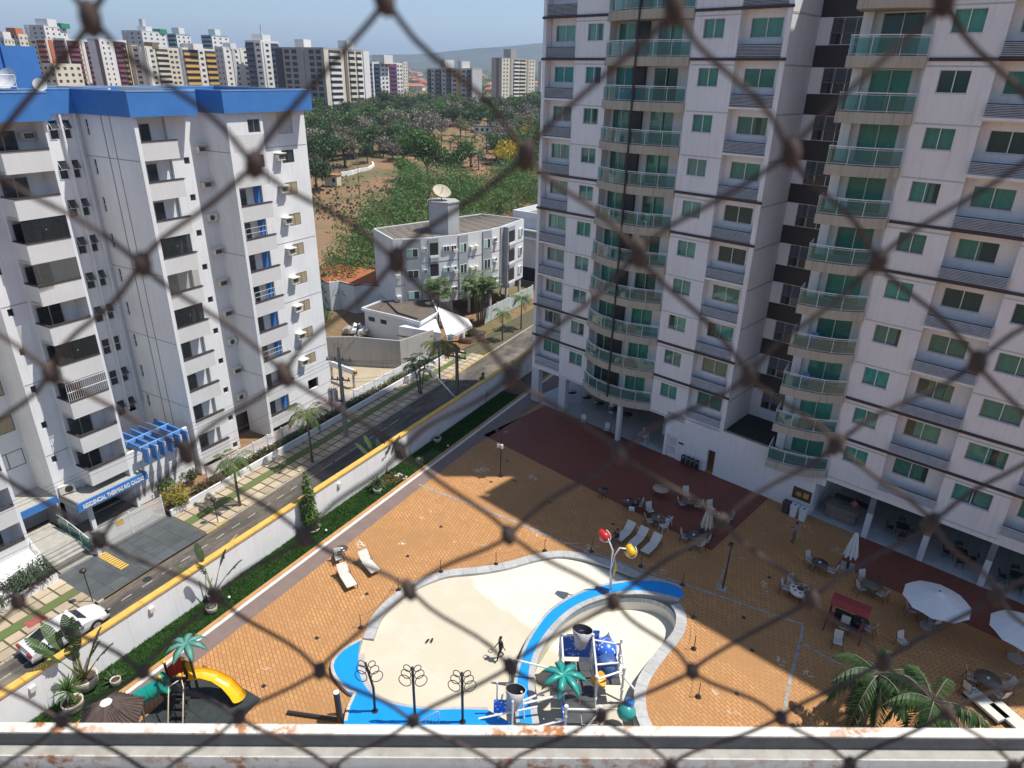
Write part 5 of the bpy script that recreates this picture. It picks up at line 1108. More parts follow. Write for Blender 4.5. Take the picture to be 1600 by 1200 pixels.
# reception house with dark flat roof and white entrance canopy
rc = thing('reception_house', 'low white reception house with weathered dark flat roof and white entrance canopy', 'house', (-53, 66, -3)); RB = Vector((-53, 66, 0))
R_ = lambda L: [Vector(p)-RB.xy for p in L]
rf_p = R_([(-59.0, 63.9), (-52.2, 63.8), (-49.1, 63.5), (-49.6, 68.0), (-54.2, 72.9), (-59.0, 68.4)])
rdm = M('weathered_roof', (.11, .09, .075), .95, .4, 1.0, c2=(.2, .15, .11), fine=8)
MB().prism(rf_p, 3.42, 3.6, 0, 1).build('roof', [white_wall, rdm], rc); MB().prism([p*.93 for p in rf_p], 0, 3.42).build('wall', grey_wall, rc)
for i in range(6): a, b = rf_p[i], rf_p[(i+1) % 6]; d = (b-a).normalized(); q = Vector((-d.y, d.x))*.15; MB().prism([a, b, b+q, a+q], 3.6, 3.78).build('roof_edge', white_wall, rc)
MB().tube([(-5.2, 2.0, 3.66), (-.8, -1.0, 3.72), (2.6, -1.4, 3.66)], .12, 4).build('roof_hip', roof_dark, rc)
MB().prism(R_([(-51.8, 62.6), (-46.0, 63.5), (-49.6, 67.4)]), 0, 3.0).build('low_wall', white_wall, rc)
MB().tube([(.9, -3.5, 1.75), (7.6, -2.55, 1.75)], .05, 4).build('wall_line', roof_dark, rc)
for k in range(2): o = MB().box(-4.9+k*2.0, -2.02, 2.2, -3.9+k*2.0, -1.92, 2.75).build('window', black_in, rc); [MB().box(-4.85+k*2+i*.33, -2.06, 2.25, -4.6+k*2+i*.33, -2.0, 2.7).build('pane', dark_curtain, o) for i in range(3)]
cnp = R_([(-49.6, 68.0), (-51.0, 69.8), (-45.6, 68.9), (-44.2, 67.7), (-44.5, 62.6), (-45.3, 63.4)])
mb = MB(); mb.add([(*cnp[0], 3.85), (*cnp[1], 3.7), (*cnp[2], 3.3), (*cnp[3], 3.1), (*cnp[4], 3.0), (*cnp[5], 3.35), (*cnp[0], 3.7), (*cnp[1], 3.55), (*cnp[2], 3.15), (*cnp[3], 2.7), (*cnp[4], 2.6), (*cnp[5], 3.2)], [(0, 5, 4), (0, 4, 3), (0, 3, 2), (0, 2, 1), (6, 10, 11), (6, 9, 10), (6, 8, 9), (6, 7, 8)]+[(i, i+1, i+7, i+6) for i in range(5)]); mb.build('canopy', white_metal, rc)
MB().cyl((6.3, 3.2, 0), (6.3, 3.2, 3.1), .3, n=12).build('canopy_column', white_wall, rc); [MB().box(8.35, -3.1+i*.28, 2.6, 8.75, -2.95+i*.28, 3.1).build('sign_bar', blue_paint, rc) for i in range(3)]
pp = spline(A2([]) if False else [Vector(p) for p in [(-47.2, 69.3), (-46.2, 68.6), (-45.1, 69.3), (-44.7, 71.2), (-45.3, 72.8), (-46.6, 72.4)]], 4)
pt = thing('round_planter', 'curved brick-edged planter under the reception canopy', 'planter', (-46, 70.5, -3)); MB().prism([p-Vector((-46, 70.5)) for p in pp][::-1] if False else [p-Vector((-46, 70.5)) for p in pp], 0, .5, 0, 1).build('rim', [M('planter_brick', (.4, .22, .13), .85, .2, 3), bpy.data.materials['soil']], pt)
bush(Vector((-46, 70.6, -2.5)), .9, 1.1, 700, [leafB, leafA], 'dark shrub in the curved planter by the canopy column', mi=[.6, .4])
# parking court
struct(sheet([(-62, 47.5), (-46.3, 47.5), (-46.9, 63), (-60, 63)], -2.96, 'parking_court', M('court_concrete', (.42, .35, .25), .9, .2, .6, c2=(.34, .28, .2))))
pw = thing('parking_wall', 'tall stained grey wall around the parking court', 'wall', (-53, 56, -3)); WP = [(-66, 60.5, 2.6), (-57.6, 55.2, 2.7), (-52.5, 55.4, 3.7), (-47.6, 57.6, 3.5), (-46.9, 63.2, 3.3)]; gw_m = stucco('stained_grey', (.42, .40, .37), dirt=(.2, .19, .18), amt=.8)
for i in range(4):
    a, b = WP[i], WP[i+1]; d = (Vector(b[:2])-Vector(a[:2])).normalized(); q = Vector((-d.y, d.x))*.2; O = Vector((-53, 56)); P = [Vector(a[:2])-O, Vector(b[:2])-O]; P += [P[1]+q, P[0]+q]
    MB().add([(*p, 0) for p in P]+[(*P[0], a[2]), (*P[1], b[2]), (*P[2], b[2]), (*P[3], a[2])], [(3, 2, 1, 0), (4, 5, 6, 7), (0, 1, 5, 4), (1, 2, 6, 5), (2, 3, 7, 6), (3, 0, 4, 7)]).build('wall_section', gw_m, pw)
bmx = thing('barrier_beam', 'white concrete beam with black and yellow striped end by the first power pole', 'beam', at(535, 574, -1.0)); d = at(556, 582, -1.0)-at(514, 566, -1.0); L = d.length; bmx.rotation_euler = (0, 0, math.atan2(d.y, d.x))
MB().box(-L/2, -.15, -.35, L/2-.3, .15, .25).build('beam_body', grey_wall, bmx); [MB().box(L/2-.3, -.155, -.35+i*.2, L/2, .155, -.15+i*.2-.002).build('stripe', [yellow_paint, roof_dark][i % 2], bmx) for i in range(3)]; MB().box(-L/2+.2, -.1, -2, -L/2+.4, .1, -.35).box(L/2-.6, -.1, -2, L/2-.4, .1, -.35).build('support', concrete, bmx)
jk = thing('junk_pile', 'heap of white and brown junk behind the parking wall', 'junk', at(560, 522, -3)); mb = MB()
for i in range(34): a = random.uniform(0, 6.28); mb.obox((random.uniform(-1.8, 1.8), random.uniform(-1, 1), random.uniform(0, .9)), (.35*math.cos(a), .35*math.sin(a), .1), (-.2*math.sin(a), .2*math.cos(a), .1), (.05, .05, random.uniform(.1, .5)), random.choice([0, 0, 1, 2]))
mb.build('junk_pieces', [white_metal, bark, concrete], jk, kind='stuff')
sg = thing('gate_wall', 'grey gate wall with white posts at the far pavement', 'gate', (-47.9, 76.5, -3)); [MB().box(-.06, i*1.75, 0, .06, i*1.75+1.68, 2.1).build('gate_panel', M('gate_grey', (.45, .5, .48), .7) if i == 0 else bpy.data.materials['gate_grey'], sg) for i in range(8)]; [MB().box(-.1, i*3.5-.08, 0, .1, i*3.5+.04, 2.25).build('post', white_wall, sg) for i in range(5)]
# ---- power poles
ins_m = M('insulator_brown', (.08, .05, .04), .3); polem = stucco('pole_concrete', (.30, .28, .25), amt=.5)
def power_pole(p, h, rz, label, dark=False):
    o = thing('power_pole', label, 'utility pole', p, rz); m_ = polem if not dark else M('pole_dark', (.12, .11, .1), .9, .2)
    MB().add([(-.2, -.15, 0), (.2, -.15, 0), (.2, .15, 0), (-.2, .15, 0), (-.1, -.09, h), (.1, -.09, h), (.1, .09, h), (-.1, .09, h)], [(4, 5, 6, 7), (0, 1, 5, 4), (1, 2, 6, 5), (2, 3, 7, 6), (3, 0, 4, 7)]).build('pole', m_, o)
    for z, w_ in ((h-1.3, 1.2), (h-3.2, .9)) if not dark else ((h-.25, 1.0), (h-.8, 1.0)):
        c = MB().box(-w_, -.16, z, w_, -.05, z+.12).build('crossarm', m_, o)
        for i in range(4): x = -w_+.1+i*(2*w_-.2)/3; MB().lathe([(.03, 0), (.07, .05), (.05, .1), (.07, .15), (.05, .2), (.0, .28)], (x, -.1, z+.12), 8).build('insulator', ins_m, c)
    return o
p1 = power_pole(at(541, 682, -2.95), 9.1, .35, 'concrete power pole with two grey transformers on the pavement')
for s_ in (-.55, -.98): t_ = MB().cyl((s_, -.35, 3.9), (s_, -.35, 5.0), .26, n=12).build('transformer', alu, p1); [MB().cyl((s_+.1*k, -.35, 5.0), (s_+.1*k, -.35, 5.2), .03, n=5).build('bushing', ins_m, t_) for k in (-1, 1)]
MB().box(-1.3, -.3, 3.8, .1, -.2, 3.9).build('bracket', dark_metal, p1); [MB().cyl((-.3+.3*k, 0, 8.9+.1*(k % 2)), (-.3+.3*k, 0, 9.5+.1*(k % 2)), .02, n=4).build('arrester', ins_m, p1) for k in range(3)]
p2 = power_pole(Vector((-32.3, 46.9, -3)), 9.3, .1, 'dark power pole behind the white wall carrying a long pale lamp arm', True)
for z in (2.9, 3.3, 4.4): MB().box(-.45, -.25, z, .1, -.1, z+.12).build('cable_box', dark_metal, p2)
la = MB().tube([(-.05, 0, 4.3), (-1.3, .0, 5.4), (-2.4, .1, 6.3)], .06, 6).build('lamp_arm', white_metal, p2); MB().obox((-2.7, .12, 6.4), (-.35, 0, .25), (0, .12, 0), (.03, 0, .1)).build('lamp_head', white_metal, la)
pw_ = thing('overhead_wires', 'sagging black overhead wires strung between the two power poles', 'wires', p1.location)
def wire(a, b, sag, r=.012): a, b = Vector(a), Vector(b); MB().tube([a.lerp(b, i/12)-p1.location-Vector((0, 0, sag*4*(i/12)*(1-i/12))) for i in range(13)], r, 4).build('wire', dark_metal, pw_)
q1, q2 = p1.location, p2.location
for i, (z1, z2) in enumerate([(7.95, 9.1), (7.95, 9.1), (7.95, 9.1), (6.0, 8.5), (5.8, 8.5), (5.2, 4.4)]):
    o1, o2 = Vector((-.9+.6*(i % 4), 0, z1)), Vector((-.8+.5*(i % 4), 0, z2)); wire(q1+o1, q2+o2, .7)
    wire(q1+o1, q1+Vector((-4+.3*i, -55, z1+.2)), 1.0); wire(q2+o2, q2+Vector((-.5+.4*i, 55, z2-.2)), .8)
for i in range(3): wire(q1+Vector((-.3*i, 0, 7.9)), Vector((-58.5, 66+i, .6)), .5)
# small dark street lamps on the pavement
for (px, py, h, lab) in [(145, 940, 2.35, 'short black lamp post with hooded head at the driveway corner'), (421, 666+149, .1, ''), (341, 817, 2.0, 'slim black post between the yellow croton and the kerb')]:
    if not lab: continue
    o = thing('lamp_post', lab, 'lamp', at(px, py, SP)); MB().cyl((0, 0, 0), (-.08, 0, h), .035).build('post', dark_metal, o); MB().sph((-.1, 0, h+.1), .22, 10, 6, sc=(1, 1, .75)).build('lamp_head', dark_metal, o)
# ---- white car
car = thing('white_car', 'white sedan seen from behind driving along the street', 'car', Vector((-38.62, 13.95, -3)), -math.radians(2.5)); CW = [M('car_white', (.62, .62, .63), .18, .02, spec=.6), M('car_glass', (.015, .017, .02), .06, 0, spec=.8), M('car_trim', (.03, .03, .03), .5)]
prof = [(-2.28, .42, .74, .74), (-2.3, .62, .82, .80), (-2.2, .98, .80, .74), (-1.7, 1.08, .80, .72), (-1.0, 1.32, .66, .6), (-.5, 1.43, .60, .56), (.15, 1.44, .60, .56), (.6, 1.32, .64, .6), (1.05, 1.02, .8, .74), (1.6, .92, .82, .74), (2.1, .74, .78, .66), (2.28, .56, .68, .6)]
body = MB(); n = len(prof); secs = []
for (y, zt, wb_, wt) in prof:
    zb = .3; belt = min(zt-.02, .95 if -1.9 < y < 1.2 else zt-.12); wm = .9 if -2.0 < y < 1.8 else wb_+.04
    secs.append([(-wm+.06, y, zb), (-wm, y, .55 if zt > .6 else zt-.08), (-wm+.02, y, belt*.97), (-wt, y, zt-.02), (-wt*.55, y, zt+.015), (0, y, zt+.025), (wt*.55, y, zt+.015), (wt, y, zt-.02), (wm-.02, y, belt*.97), (wm, y, .55 if zt > .6 else zt-.08), (wm-.06, y, zb)])
for i in range(n-1):
    for k in range(10):
        mat = 0
        body.add([secs[i][k], secs[i+1][k], secs[i+1][k+1], secs[i][k+1]], [(0, 1, 2, 3)], mat, True)
body.add(secs[0], [tuple(range(11))]); body.add(secs[-1], [tuple(range(10, -1, -1))]); bo = body.build('body', CW, car)
def cq(*p, nm='window', m=1): MB().quad(*p).build(nm, CW[m], bo)
up_ = .012
cq((-.52, -1.72, 1.105+up_), (.52, -1.72, 1.105+up_), (.5, -1.02, 1.335+up_), (-.5, -1.02, 1.335+up_), nm='rear_window'); cq((-.52, .62, 1.335+up_), (.52, .62, 1.335+up_), (.62, 1.06, 1.06+up_), (-.62, 1.06, 1.06+up_), nm='windscreen')
for s_ in (-1, 1):
    for y0, y1, a, b in ((-1.35, -.42, 1.2, 1.38), (-.36, .62, 1.39, 1.28)):
        cq((s_*.895, y0, .955), (s_*.9, y1, .955), (s_*.66, y1-.05*(y1 > 0), b-.03), (s_*.68, y0+.22*(y0 < -1), a-.0), nm='side_window')
    MB().box(s_*.5, -2.32, .72, s_*.84, -2.2, .9).build('tail_light', M('tail_red', (.3, .02, .02), .25), bo) if s_ < 0 else MB().box(s_*.5, -2.32, .72, s_*.84, -2.2, .9).build('tail_light', bpy.data.materials['tail_red'], bo); MB().box(s_*.45, 2.12, .6, s_*.78, 2.27, .72).build('headlight', CW[1], bo)
    MB().box(s_*.9, .55, .95, s_*1.06, .75, 1.08).build('wing_mirror', CW[0], bo); MB().box(s_*.905, -.5, .84, s_*.925, -.3, .87).build('door_handle', CW[0], bo)
    for y in (-1.38, 1.36):
        wlm = MB().cyl((s_*.72, y, .33), (s_*.93, y, .33), .33, n=18, m=0).build('wheel', tyre_m, car); rim = MB().cyl((s_*.90, y, .33), (s_*.94, y, .33), .22, n=14); [rim.obox((s_*.945, y+.1*math.sin(a), .33+.1*math.cos(a)), (.006, 0, 0), (0, .03, 0), (0, .09*math.sin(a), .09*math.cos(a))) for a in [i*1.257 for i in range(5)]]; rim.build('rim', alu, wlm)
        MB().cyl((s_*.86, y, .35), (s_*.915, y, .35), .385, n=18).build('wheel_arch', CW[2], bo)
MB().box(-.85, -2.25, .25, .85, 2.2, .36).build('underbody', CW[2], car); MB().box(-.26, -2.33, .6, .26, -2.3, .72).build('number_plate', grey_wall, bo)
# ================================================================ PARK, GROVE AND DISTANT CITY
random.seed(21)
def grove():
    out = [(498, 400), (492, 345), (540, 322), (600, 300), (628, 262), (640, 246), (700, 266), (760, 268), (800, 250), (842, 232), (846, 300), (800, 292), (770, 300), (765, 330), (700, 332), (640, 345), (600, 366), (584, 380), (545, 398)]
    P = [at(x, y, 5.0).xy for x, y in out]; n = len(P)
    def inside(q):
        c = False
        for i in range(n):
            a, b = P[i], P[i-1]
            if (a.y > q.y) != (b.y > q.y) and q.x < (b.x-a.x)*(q.y-a.y)/(b.y-a.y)+a.x: c = not c
        return c
    xs, ys = [p.x for p in P], [p.y for p in P]; cs, rs = [], []
    while len(cs) < 330:
        q = Vector((random.uniform(min(xs), max(xs)), random.uniform(min(ys), max(ys))))
        if inside(q):
            d = q.length; g = land_h(d); h = random.uniform(4.5, 9.5)*(1.0 if d < 150 else 1.15)
            cs.append((q.x, q.y, g+h-2)); rs.append(random.uniform(2.0, 3.6))
            if random.random() < .7: cs.append((q.x+random.uniform(-1, 1), q.y+random.uniform(-1, 1), g+h*.45)); rs.append(random.uniform(1.8, 2.8))
    me = leaf_cloud(cs, rs, 62000, .20, .85, 'bamboo_foliage', [leafA, leafF, leafB], 1.0, .55, .5, [.5, .27, .23]); obj('bamboo_grove', me, kind='stuff')
    mb = MB()
    for c in cs[::2]: mb.cyl((c[0], c[1], c[2]-9), (c[0]+.4, c[1], c[2]), .06, n=4)
    mb.build('bamboo_stems', leafC, kind='stuff')
grove()
names = {'broad': 'green spreading tree among the park trees', 'dense': 'dark dense tree in the park beyond the grove', 'olive': 'olive green tree in the dry park', 'bare': 'dry grey thin-leaved tree in the park', 'bright': 'bright green tree in the park', 'yellow': 'yellow flowering tree in the park near the tower', 'round': 'round dark tree before the distant towers'}
PG = 'trees in the park'
spots = []
def tlab(k, px, py, s_):
    sz = 'small' if s_ < 1.12 else 'tall' if s_ > 1.4 else 'medium'; kd = {'broad': 'green spreading tree', 'dense': 'dark dense tree', 'olive': 'olive green tree', 'bare': 'dry grey tree', 'bright': 'bright green tree', 'yellow': 'yellow flowering tree', 'round': 'round dark tree'}[k]
    row = 'at the park back' if py < 192 else 'in the mid park' if py < 225 else 'in the park front'
    col = 'beside the blue-topped block' if px < 540 else 'below the big cream block' if px < 590 else 'below the maroon-topped tower' if px < 660 else 'below the ochre-topped tower' if px < 755 else 'beside the green-glass tower'
    return '%s %s %s %s' % (sz, kd, row, col)
def far_ok(px, py):
    if 490 < px < 668 and 252 < py < 305: return False
    if 520 < px < 615 and 222 < py < 240: return False
    if 668 < px < 775 and 200 < py < 272: return False
    return True
tries = 0
while len(spots) < 215 and tries < 4000:
    tries += 1; px = random.uniform(470, 850); py = random.uniform(168, 262)
    if far_ok(px, py) and all(math.hypot(px-q[0], (py-q[1])*1.6) < 1e9 and math.hypot(px-q[0], (py-q[1])*2) > 9.5 for q in spots): spots.append((px, py))
spots.sort(key=lambda q: q[1])
for px, py in spots:
    p = onland(px, py); k = random.choices(['broad', 'dense', 'olive', 'bare', 'bright'], [.22, .3, .16, .22, .1])[0]; s_ = random.uniform(.95, 1.7)*(1 if k != 'bare' else .95)
    if k == 'bare' and py < 190: k = 'dense'
    tree(k, p, s_, tlab(k, px, py, s_), PG)
for px, py, k, s_ in [(668, 285, 'bright', 2.0), (640, 300, 'bright', 1.3), (705, 290, 'broad', 1.5), (735, 262, 'bright', 1.2), (540, 262, 'olive', 1.6), (510, 268, 'dense', 1.6), (495, 296, 'dense', 1.3), (575, 258, 'broad', 1.0), (599, 250, 'bare', 1.1), (615, 256, 'bare', 1.0), (660, 225, 'dense', 1.2), (690, 220, 'bare', 1.3), (720, 214, 'olive', 1.2), (745, 205, 'dense', 1.3), (770, 202, 'broad', 1.3), (800, 268, 'yellow', 1.5), (822, 245, 'yellow', 1.7), (779, 262, 'yellow', .9), (672, 212, 'yellow', .8), (815, 215, 'olive', 1.4), (835, 200, 'bare', 1.3), (830, 275, 'broad', 1.3), (505, 230, 'olive', 1.7), (490, 250, 'bare', 1.5)]:
    tree(k, onland(px, py), s_, tlab(k, px, py, s_), PG)
for i, (px, py, h) in enumerate([(633, 246, 5), (646, 247, 5), (659, 248, 5.2), (672, 246, 5), (640, 238, 5.5), (690, 244, 7.5), (716, 262, 10), (737, 255, 9), (705, 262, 8.5), (748, 268, 6), (760, 240, 7), (728, 232, 8), (742, 225, 8.5), (820, 300, 4.5), (835, 315, 5)]):
    p = onland(px, py); o = thing('park_palm', 'royal palm with dark crown standing in the dry park', 'palm', p, i*1.1, 'palms in the park')
    MB().tube([(0, 0, 0), (.1, 0, h)], .2, 6).build('trunk', palm_bark, o)
    for k in range(11): obj('frond', frA[k % 2], o, (.1, 0, h), (0, .35-.8*(k/11), 2.4*k), 1.55)
o = thing('bare_sapling', 'thin leafless tree on the bare earth near the grove', 'tree', onland(562, 312)); mb = MB(); mb.tube([(0, 0, 0), (.2, 0, 6), (0, .2, 13)], .13, 5, rf=lambda t: 1.2-.9*t)
for i in range(16): z = 5+i*.5; a = i*2.4; mb.tube([(.1, 0, z), (1.2*math.cos(a), 1.2*math.sin(a), z+1.2), (2.1*math.cos(a), 2.1*math.sin(a), z+2.8)], .04, 4, rf=lambda t: 1-.7*t)
mb.build('trunk', leafD, o)
sh_ = thing('park_shed', 'tiny pale yellow shed on the bare earth of the park', 'shed', onland(521, 291), .3); MB().box(-2, -1.5, 0, 2, 1.5, 3.2).build('wall', M('shed_yellow', (.6, .56, .4), .9), sh_); MB().box(-2.3, -1.8, 3.2, 2.3, 1.8, 3.4).build('roof', terracotta, sh_); MB().box(.6, -1.56, 1.2, 1.4, -1.5, 2.4).build('door', black_in, sh_)
pwl = thing('curved_white_wall', 'low broken white wall curving across the bare earth', 'wall', onland(560, 266)); P = [onland(x, y)-pwl.location for x, y in [(533, 277), (548, 274), (562, 271), (576, 268), (584, 263), (582, 259)]]
for i in range(5): a, b = P[i], P[i+1]; d = (b-a); q = Vector((-d.y, d.x, 0)).normalized()*.3; MB().add([a-q, b-q, b+q, a+q, a-q+Vector((0, 0, 1.4)), b-q+Vector((0, 0, 1.4)), b+q+Vector((0, 0, 1.4)), a+q+Vector((0, 0, 1.4))], [(4, 5, 6, 7), (0, 1, 5, 4), (1, 2, 6, 5), (2, 3, 7, 6), (3, 0, 4, 7)]).build('wall_section', cream_wall, pwl)
mb = MB()
for i in range(3600):                                        # dry scrub on the bare earth
    p = onland(random.uniform(488, 800), random.uniform(190, 345)); r = random.uniform(.15, .5); a = random.uniform(0, 3.1); mb.quad((p.x-r*math.cos(a), p.y-r*math.sin(a), p.z-.1), (p.x+r*math.cos(a), p.y+r*math.sin(a), p.z-.1), (p.x+r*.6*math.cos(a), p.y+r*.6, p.z+r*1.2), (p.x-r*.6*math.cos(a), p.y-r*.5, p.z+r*1.1))
mb.build('scrub', [M('scrub_mix', (.17, .13, .07), 1, .4, .3, c2=(.07, .09, .035))], kind='stuff')
# ---- buildings on the park's right edge
kio = thing('blue_pavilion', 'small dark pavilion with pale blue side at the park edge', 'pavilion', onland(815, 212), .4); MB().box(-7, -3, 0, 3, 3, 4).build('wall', M('pav_dark', (.06, .08, .12), .7), kio); MB().box(3, -3, 0, 7, 3, 4).build('side_wall', M('pav_blue', (.25, .5, .6), .6), kio); MB().box(-7.5, -3.5, 4, 7.5, 3.5, 4.3).build('roof', grey_wall, kio)
for i, (px, py, w_) in enumerate([(760, 208, 6), (786, 200, 8), (800, 186, 9)]):
    k2 = thing('low_park_house', ['small low white house behind the palms', 'long low white house at the edge of the park', 'low pale building beyond the dry grass'][i], 'house', onland(px, py), .5, 'low houses at the park edge'); MB().box(-w_, -3, 0, w_, 3, 3).build('wall', white_wall, k2); MB().box(-w_-.4, -3.4, 3, w_+.4, 3.4, 3.4).build('roof', asphalt_roof, k2); [MB().box(-w_+1+i2*2.5, -3.06, .9, -w_+2.2+i2*2.5, -3, 2.1).build('window', black_in, k2) for i2 in range(4)]
# ---- distant towers: two visible faces from photo columns x0 | xs | x1; some left faces greyed for shade
def cast(px): d = ray(px, 110); return Vector((d[0], d[1])).normalized()
def hit(px, P, dr):
    c = cast(px); den = c.x*dr.y-c.y*dr.x; t = (P.x*dr.y-P.y*dr.x)/den; return c*t
pal = {'cream': M('far_cream', (.62, .57, .46), .9, .08, .1), 'white': M('far_white', (.7, .69, .66), .9, .08, .1), 'grey': M('far_grey', (.36, .34, .31), .9, .08, .1), 'lgrey': M('far_lightgrey', (.5, .5, .5), .9, .08, .1), 'maroon': M('far_maroon', (.26, .05, .08), .9, .1), 'yellow': M('far_ochre', (.62, .38, .10), .9, .1), 'orange': M('far_orange', (.55, .16, .06), .9, .1), 'blue': M('far_blue_glass', (.05, .08, .16), .3, .1), 'teal': M('far_teal', (.2, .34, .4), .5, .1), 'green': M('far_green', (.02, .24, .12), .9, .1), 'dark': M('far_dark', (.045, .04, .04), .7, .1), 'brown': M('far_brown', (.2, .14, .1), .9, .1)}
def tower_far(label, x0, xs, x1, ytop, D, nf, colA, colB, facesA, facesB, yaw=0, extra=None, name='distant_tower', zb=None):
    Pc = cast(xs)*D; hd = math.atan2(Pc.x, Pc.y)                 # heading of the corner
    nL = hd+math.pi+math.radians(38+yaw); dL = Vector((math.sin(nL+math.pi/2), math.cos(nL+math.pi/2))); dR = Vector((math.sin(nL), math.cos(nL)))
    A = hit(x0, Pc, dL) if x0 < xs else Pc+dL*14; B = hit(x1, Pc, dR) if x1 > xs else Pc+dR*(-14)
    zt = CAMZ+D*ray(xs, ytop)[2]/math.hypot(*ray(xs, ytop)[:2]); zb = (land_h(D)-1 if zb is None else zb); o = thing(name, label, 'tower block', (Pc.x, Pc.y, zb)); H = zt-zb
    a, b = A-Pc, B-Pc
    if (b-Vector((0, 0))).length < 1 or b.x*a.y-b.y*a.x < 0 and False: pass
    foot = [Vector((0, 0)), b, a+b, a]; ar = sum(foot[i].x*foot[(i+1) % 4].y-foot[(i+1) % 4].x*foot[i].y for i in range(4)); 
    if ar < 0: foot = foot[::-1]
    MB().prism(foot, 0, H).build('wall', pal[colA], o)
    win = MB(); fh = H/nf
    for (e, o_dir, cols, colr) in ((a, b, facesA, colA), (b, a, facesB, colB)):
        L = e.length; n_ = -(o_dir.normalized())
        if colr != colA: MB().add([(*(n_*.05), 0), (*(e+n_*.05), 0), (*(e+n_*.05), H), (*(n_*.05), H)], [(0, 1, 2, 3)]).build('wall_face', pal[colr], o)
        def blk(mb, u0, u1, z0, z1, dp):
            p, q = e*u0, e*u1; mb.add([(*p, z0), (*q, z0), (*(q+n_*dp), z0), (*(p+n_*dp), z0), (*p, z1), (*q, z1), (*(q+n_*dp), z1), (*(p+n_*dp), z1)], [(3, 2, 1, 0), (4, 5, 6, 7), (2, 3, 7, 6), (3, 0, 4, 7), (1, 2, 6, 5)])
        for (u0, u1, typ, c) in cols:
            if typ == 'w':                                 # column of small windows
                for k in range(nf): blk(win, u0, u1, fh*(k+.38), fh*(k+.78), .12)
            elif typ == 's': mb = MB(); blk(mb, u0, u1, 0, H+.3, .5); mb.build('vertical_strip', pal[c], o)
            elif typ == 'b':                               # stacked balconies: coloured parapet, dark gap
                for k in range(nf):
                    mb = MB(); blk(mb, u0, u1, fh*(k+.02), fh*(k+.46), .9); mb.build('balcony', pal[c], o); blk(win, u0, u1, fh*(k+.46), fh*(k+.95), .3)
            elif typ == 'g':
                for k in range(nf): blk(win, u0, u1, fh*(k+.3), fh*(k+.92), .25)
    if win.v: win.build('windows', pal['dark'], o, kind='stuff')
    for (u, v, w_, h_, c) in (extra or []):
        p = a*u+b*v; q, r = a.normalized()*w_*.5, b.normalized()*w_*.5; MB().obox((*p, H), (*q, 0), (*r, 0), (0, 0, h_), 0).build('roof_block', pal[c], o)
    rimm = MB(); skirt(rimm, foot, H, H+.9); rimm.build('parapet', pal[colA], o)
    return o
w4 = lambda n, m=.3, s0=0, s1=1: [(s0+(s1-s0)*(i+.5-m/2)/n, s0+(s1-s0)*(i+.5+m/2)/n, 'w', 0) for i in range(n)]
RB_ = [(.5, .5, 6, 5, 'white')]
tower_far('pale distant tower with green roof band at the far left', 55, 84, 118, 42, 620, 15, 'lgrey', 'white', w4(3)+[(.8, 1, 's', 'white')], w4(4), 0, [(.3, .4, 9, 5, 'white'), (.2, .9, 9, 3, 'green')])
tower_far('pale distant tower with green roof band behind the cream tower', 202, 232, 268, 50, 620, 15, 'lgrey', 'white', w4(3)+[(.8, 1, 's', 'lgrey')], w4(4), 0, [(.3, .4, 7, 4, 'white'), (.2, .9, 8, 3, 'green'), (.5, .5, 3, 9, 'lgrey')])
tower_far('narrow distant tower with teal balconies behind the ochre one', 270, 284, 306, 55, 600, 15, 'teal', 'white', [(0.1, .9, 'b', 'teal')], w4(3), 0, RB_)
tower_far('narrow distant tower with pale blue balconies left of the white towers', 322, 338, 364, 57, 600, 15, 'teal', 'white', [(0.1, .9, 'b', 'teal')], w4(3), 0, RB_)
tower_far('low greyish distant block at the left edge of the skyline', 0, 18, 34, 62, 520, 12, 'grey', 'cream', w4(3), w4(3), 0, [(.4, .4, 6, 4, 'white')])
tower_far('beige distant block with orange roof frame at the left edge', 26, 42, 56, 56, 540, 13, 'cream', 'cream', w4(3)+[(.4, .6, 'g', 0)], w4(2), 0, [(.5, .3, 6, 4, 'orange')])
tower_far('beige distant tower with orange and red stripes', 55, 82, 100, 63, 500, 13, 'cream', 'cream', [(.05, .5, 'b', 'orange'), (.6, .8, 'w', 0)], [(.2, .5, 's', 'orange'), (.6, .9, 'w', 0)])
tower_far('distant tower with maroon balconies left of the windowless wall', 93, 112, 150, 63, 500, 13, 'white', 'cream', [(.1, .9, 'b', 'maroon')], [(.05, .5, 'b', 'maroon'), (.6, .72, 's', 'white'), (.75, .97, 'b', 'maroon')])
tower_far('low cream distant building in front of the maroon tower', 68, 86, 128, 102, 430, 8, 'cream', 'cream', w4(2, .4), w4(4, .4))
tower_far('distant tower with tall blank wall and maroon balconies', 146, 164, 206, 63, 490, 13, 'white', 'white', [(0, .3, 's', 'brown')], w4(2, .25, .02, .4)+[(.5, .9, 'b', 'maroon')])
tower_far('slim brown and cream distant tower beside the maroon one', 196, 204, 222, 70, 470, 12, 'brown', 'cream', [(.2, .8, 'b', 'yellow')], [(.1, .4, 's', 'brown'), (.5, .9, 'w', 0)])
tower_far('broad cream distant tower with vertical white strips', 213, 232, 286, 75, 450, 12, 'cream', 'cream', [(.3, .5, 's', 'white'), (.6, .9, 'w', 0)], [(.02, .1, 's', 'white'), (.13, .21, 'w', 0), (.28, .62, 'b', 'cream'), (.68, .76, 'w', 0), (.82, .9, 'w', 0)], 0, [(.3, .3, 5, 3, 'brown')])
tower_far('distant tower with bright ochre balconies', 284, 290, 345, 77, 440, 11, 'white', 'white', [(0.2, .8, 's', 'white')], [(.0, .38, 'b', 'yellow'), (.46, .54, 'w', 0), (.6, .97, 'b', 'yellow')], 0, [(.3, .3, 8, 3, 'white')])
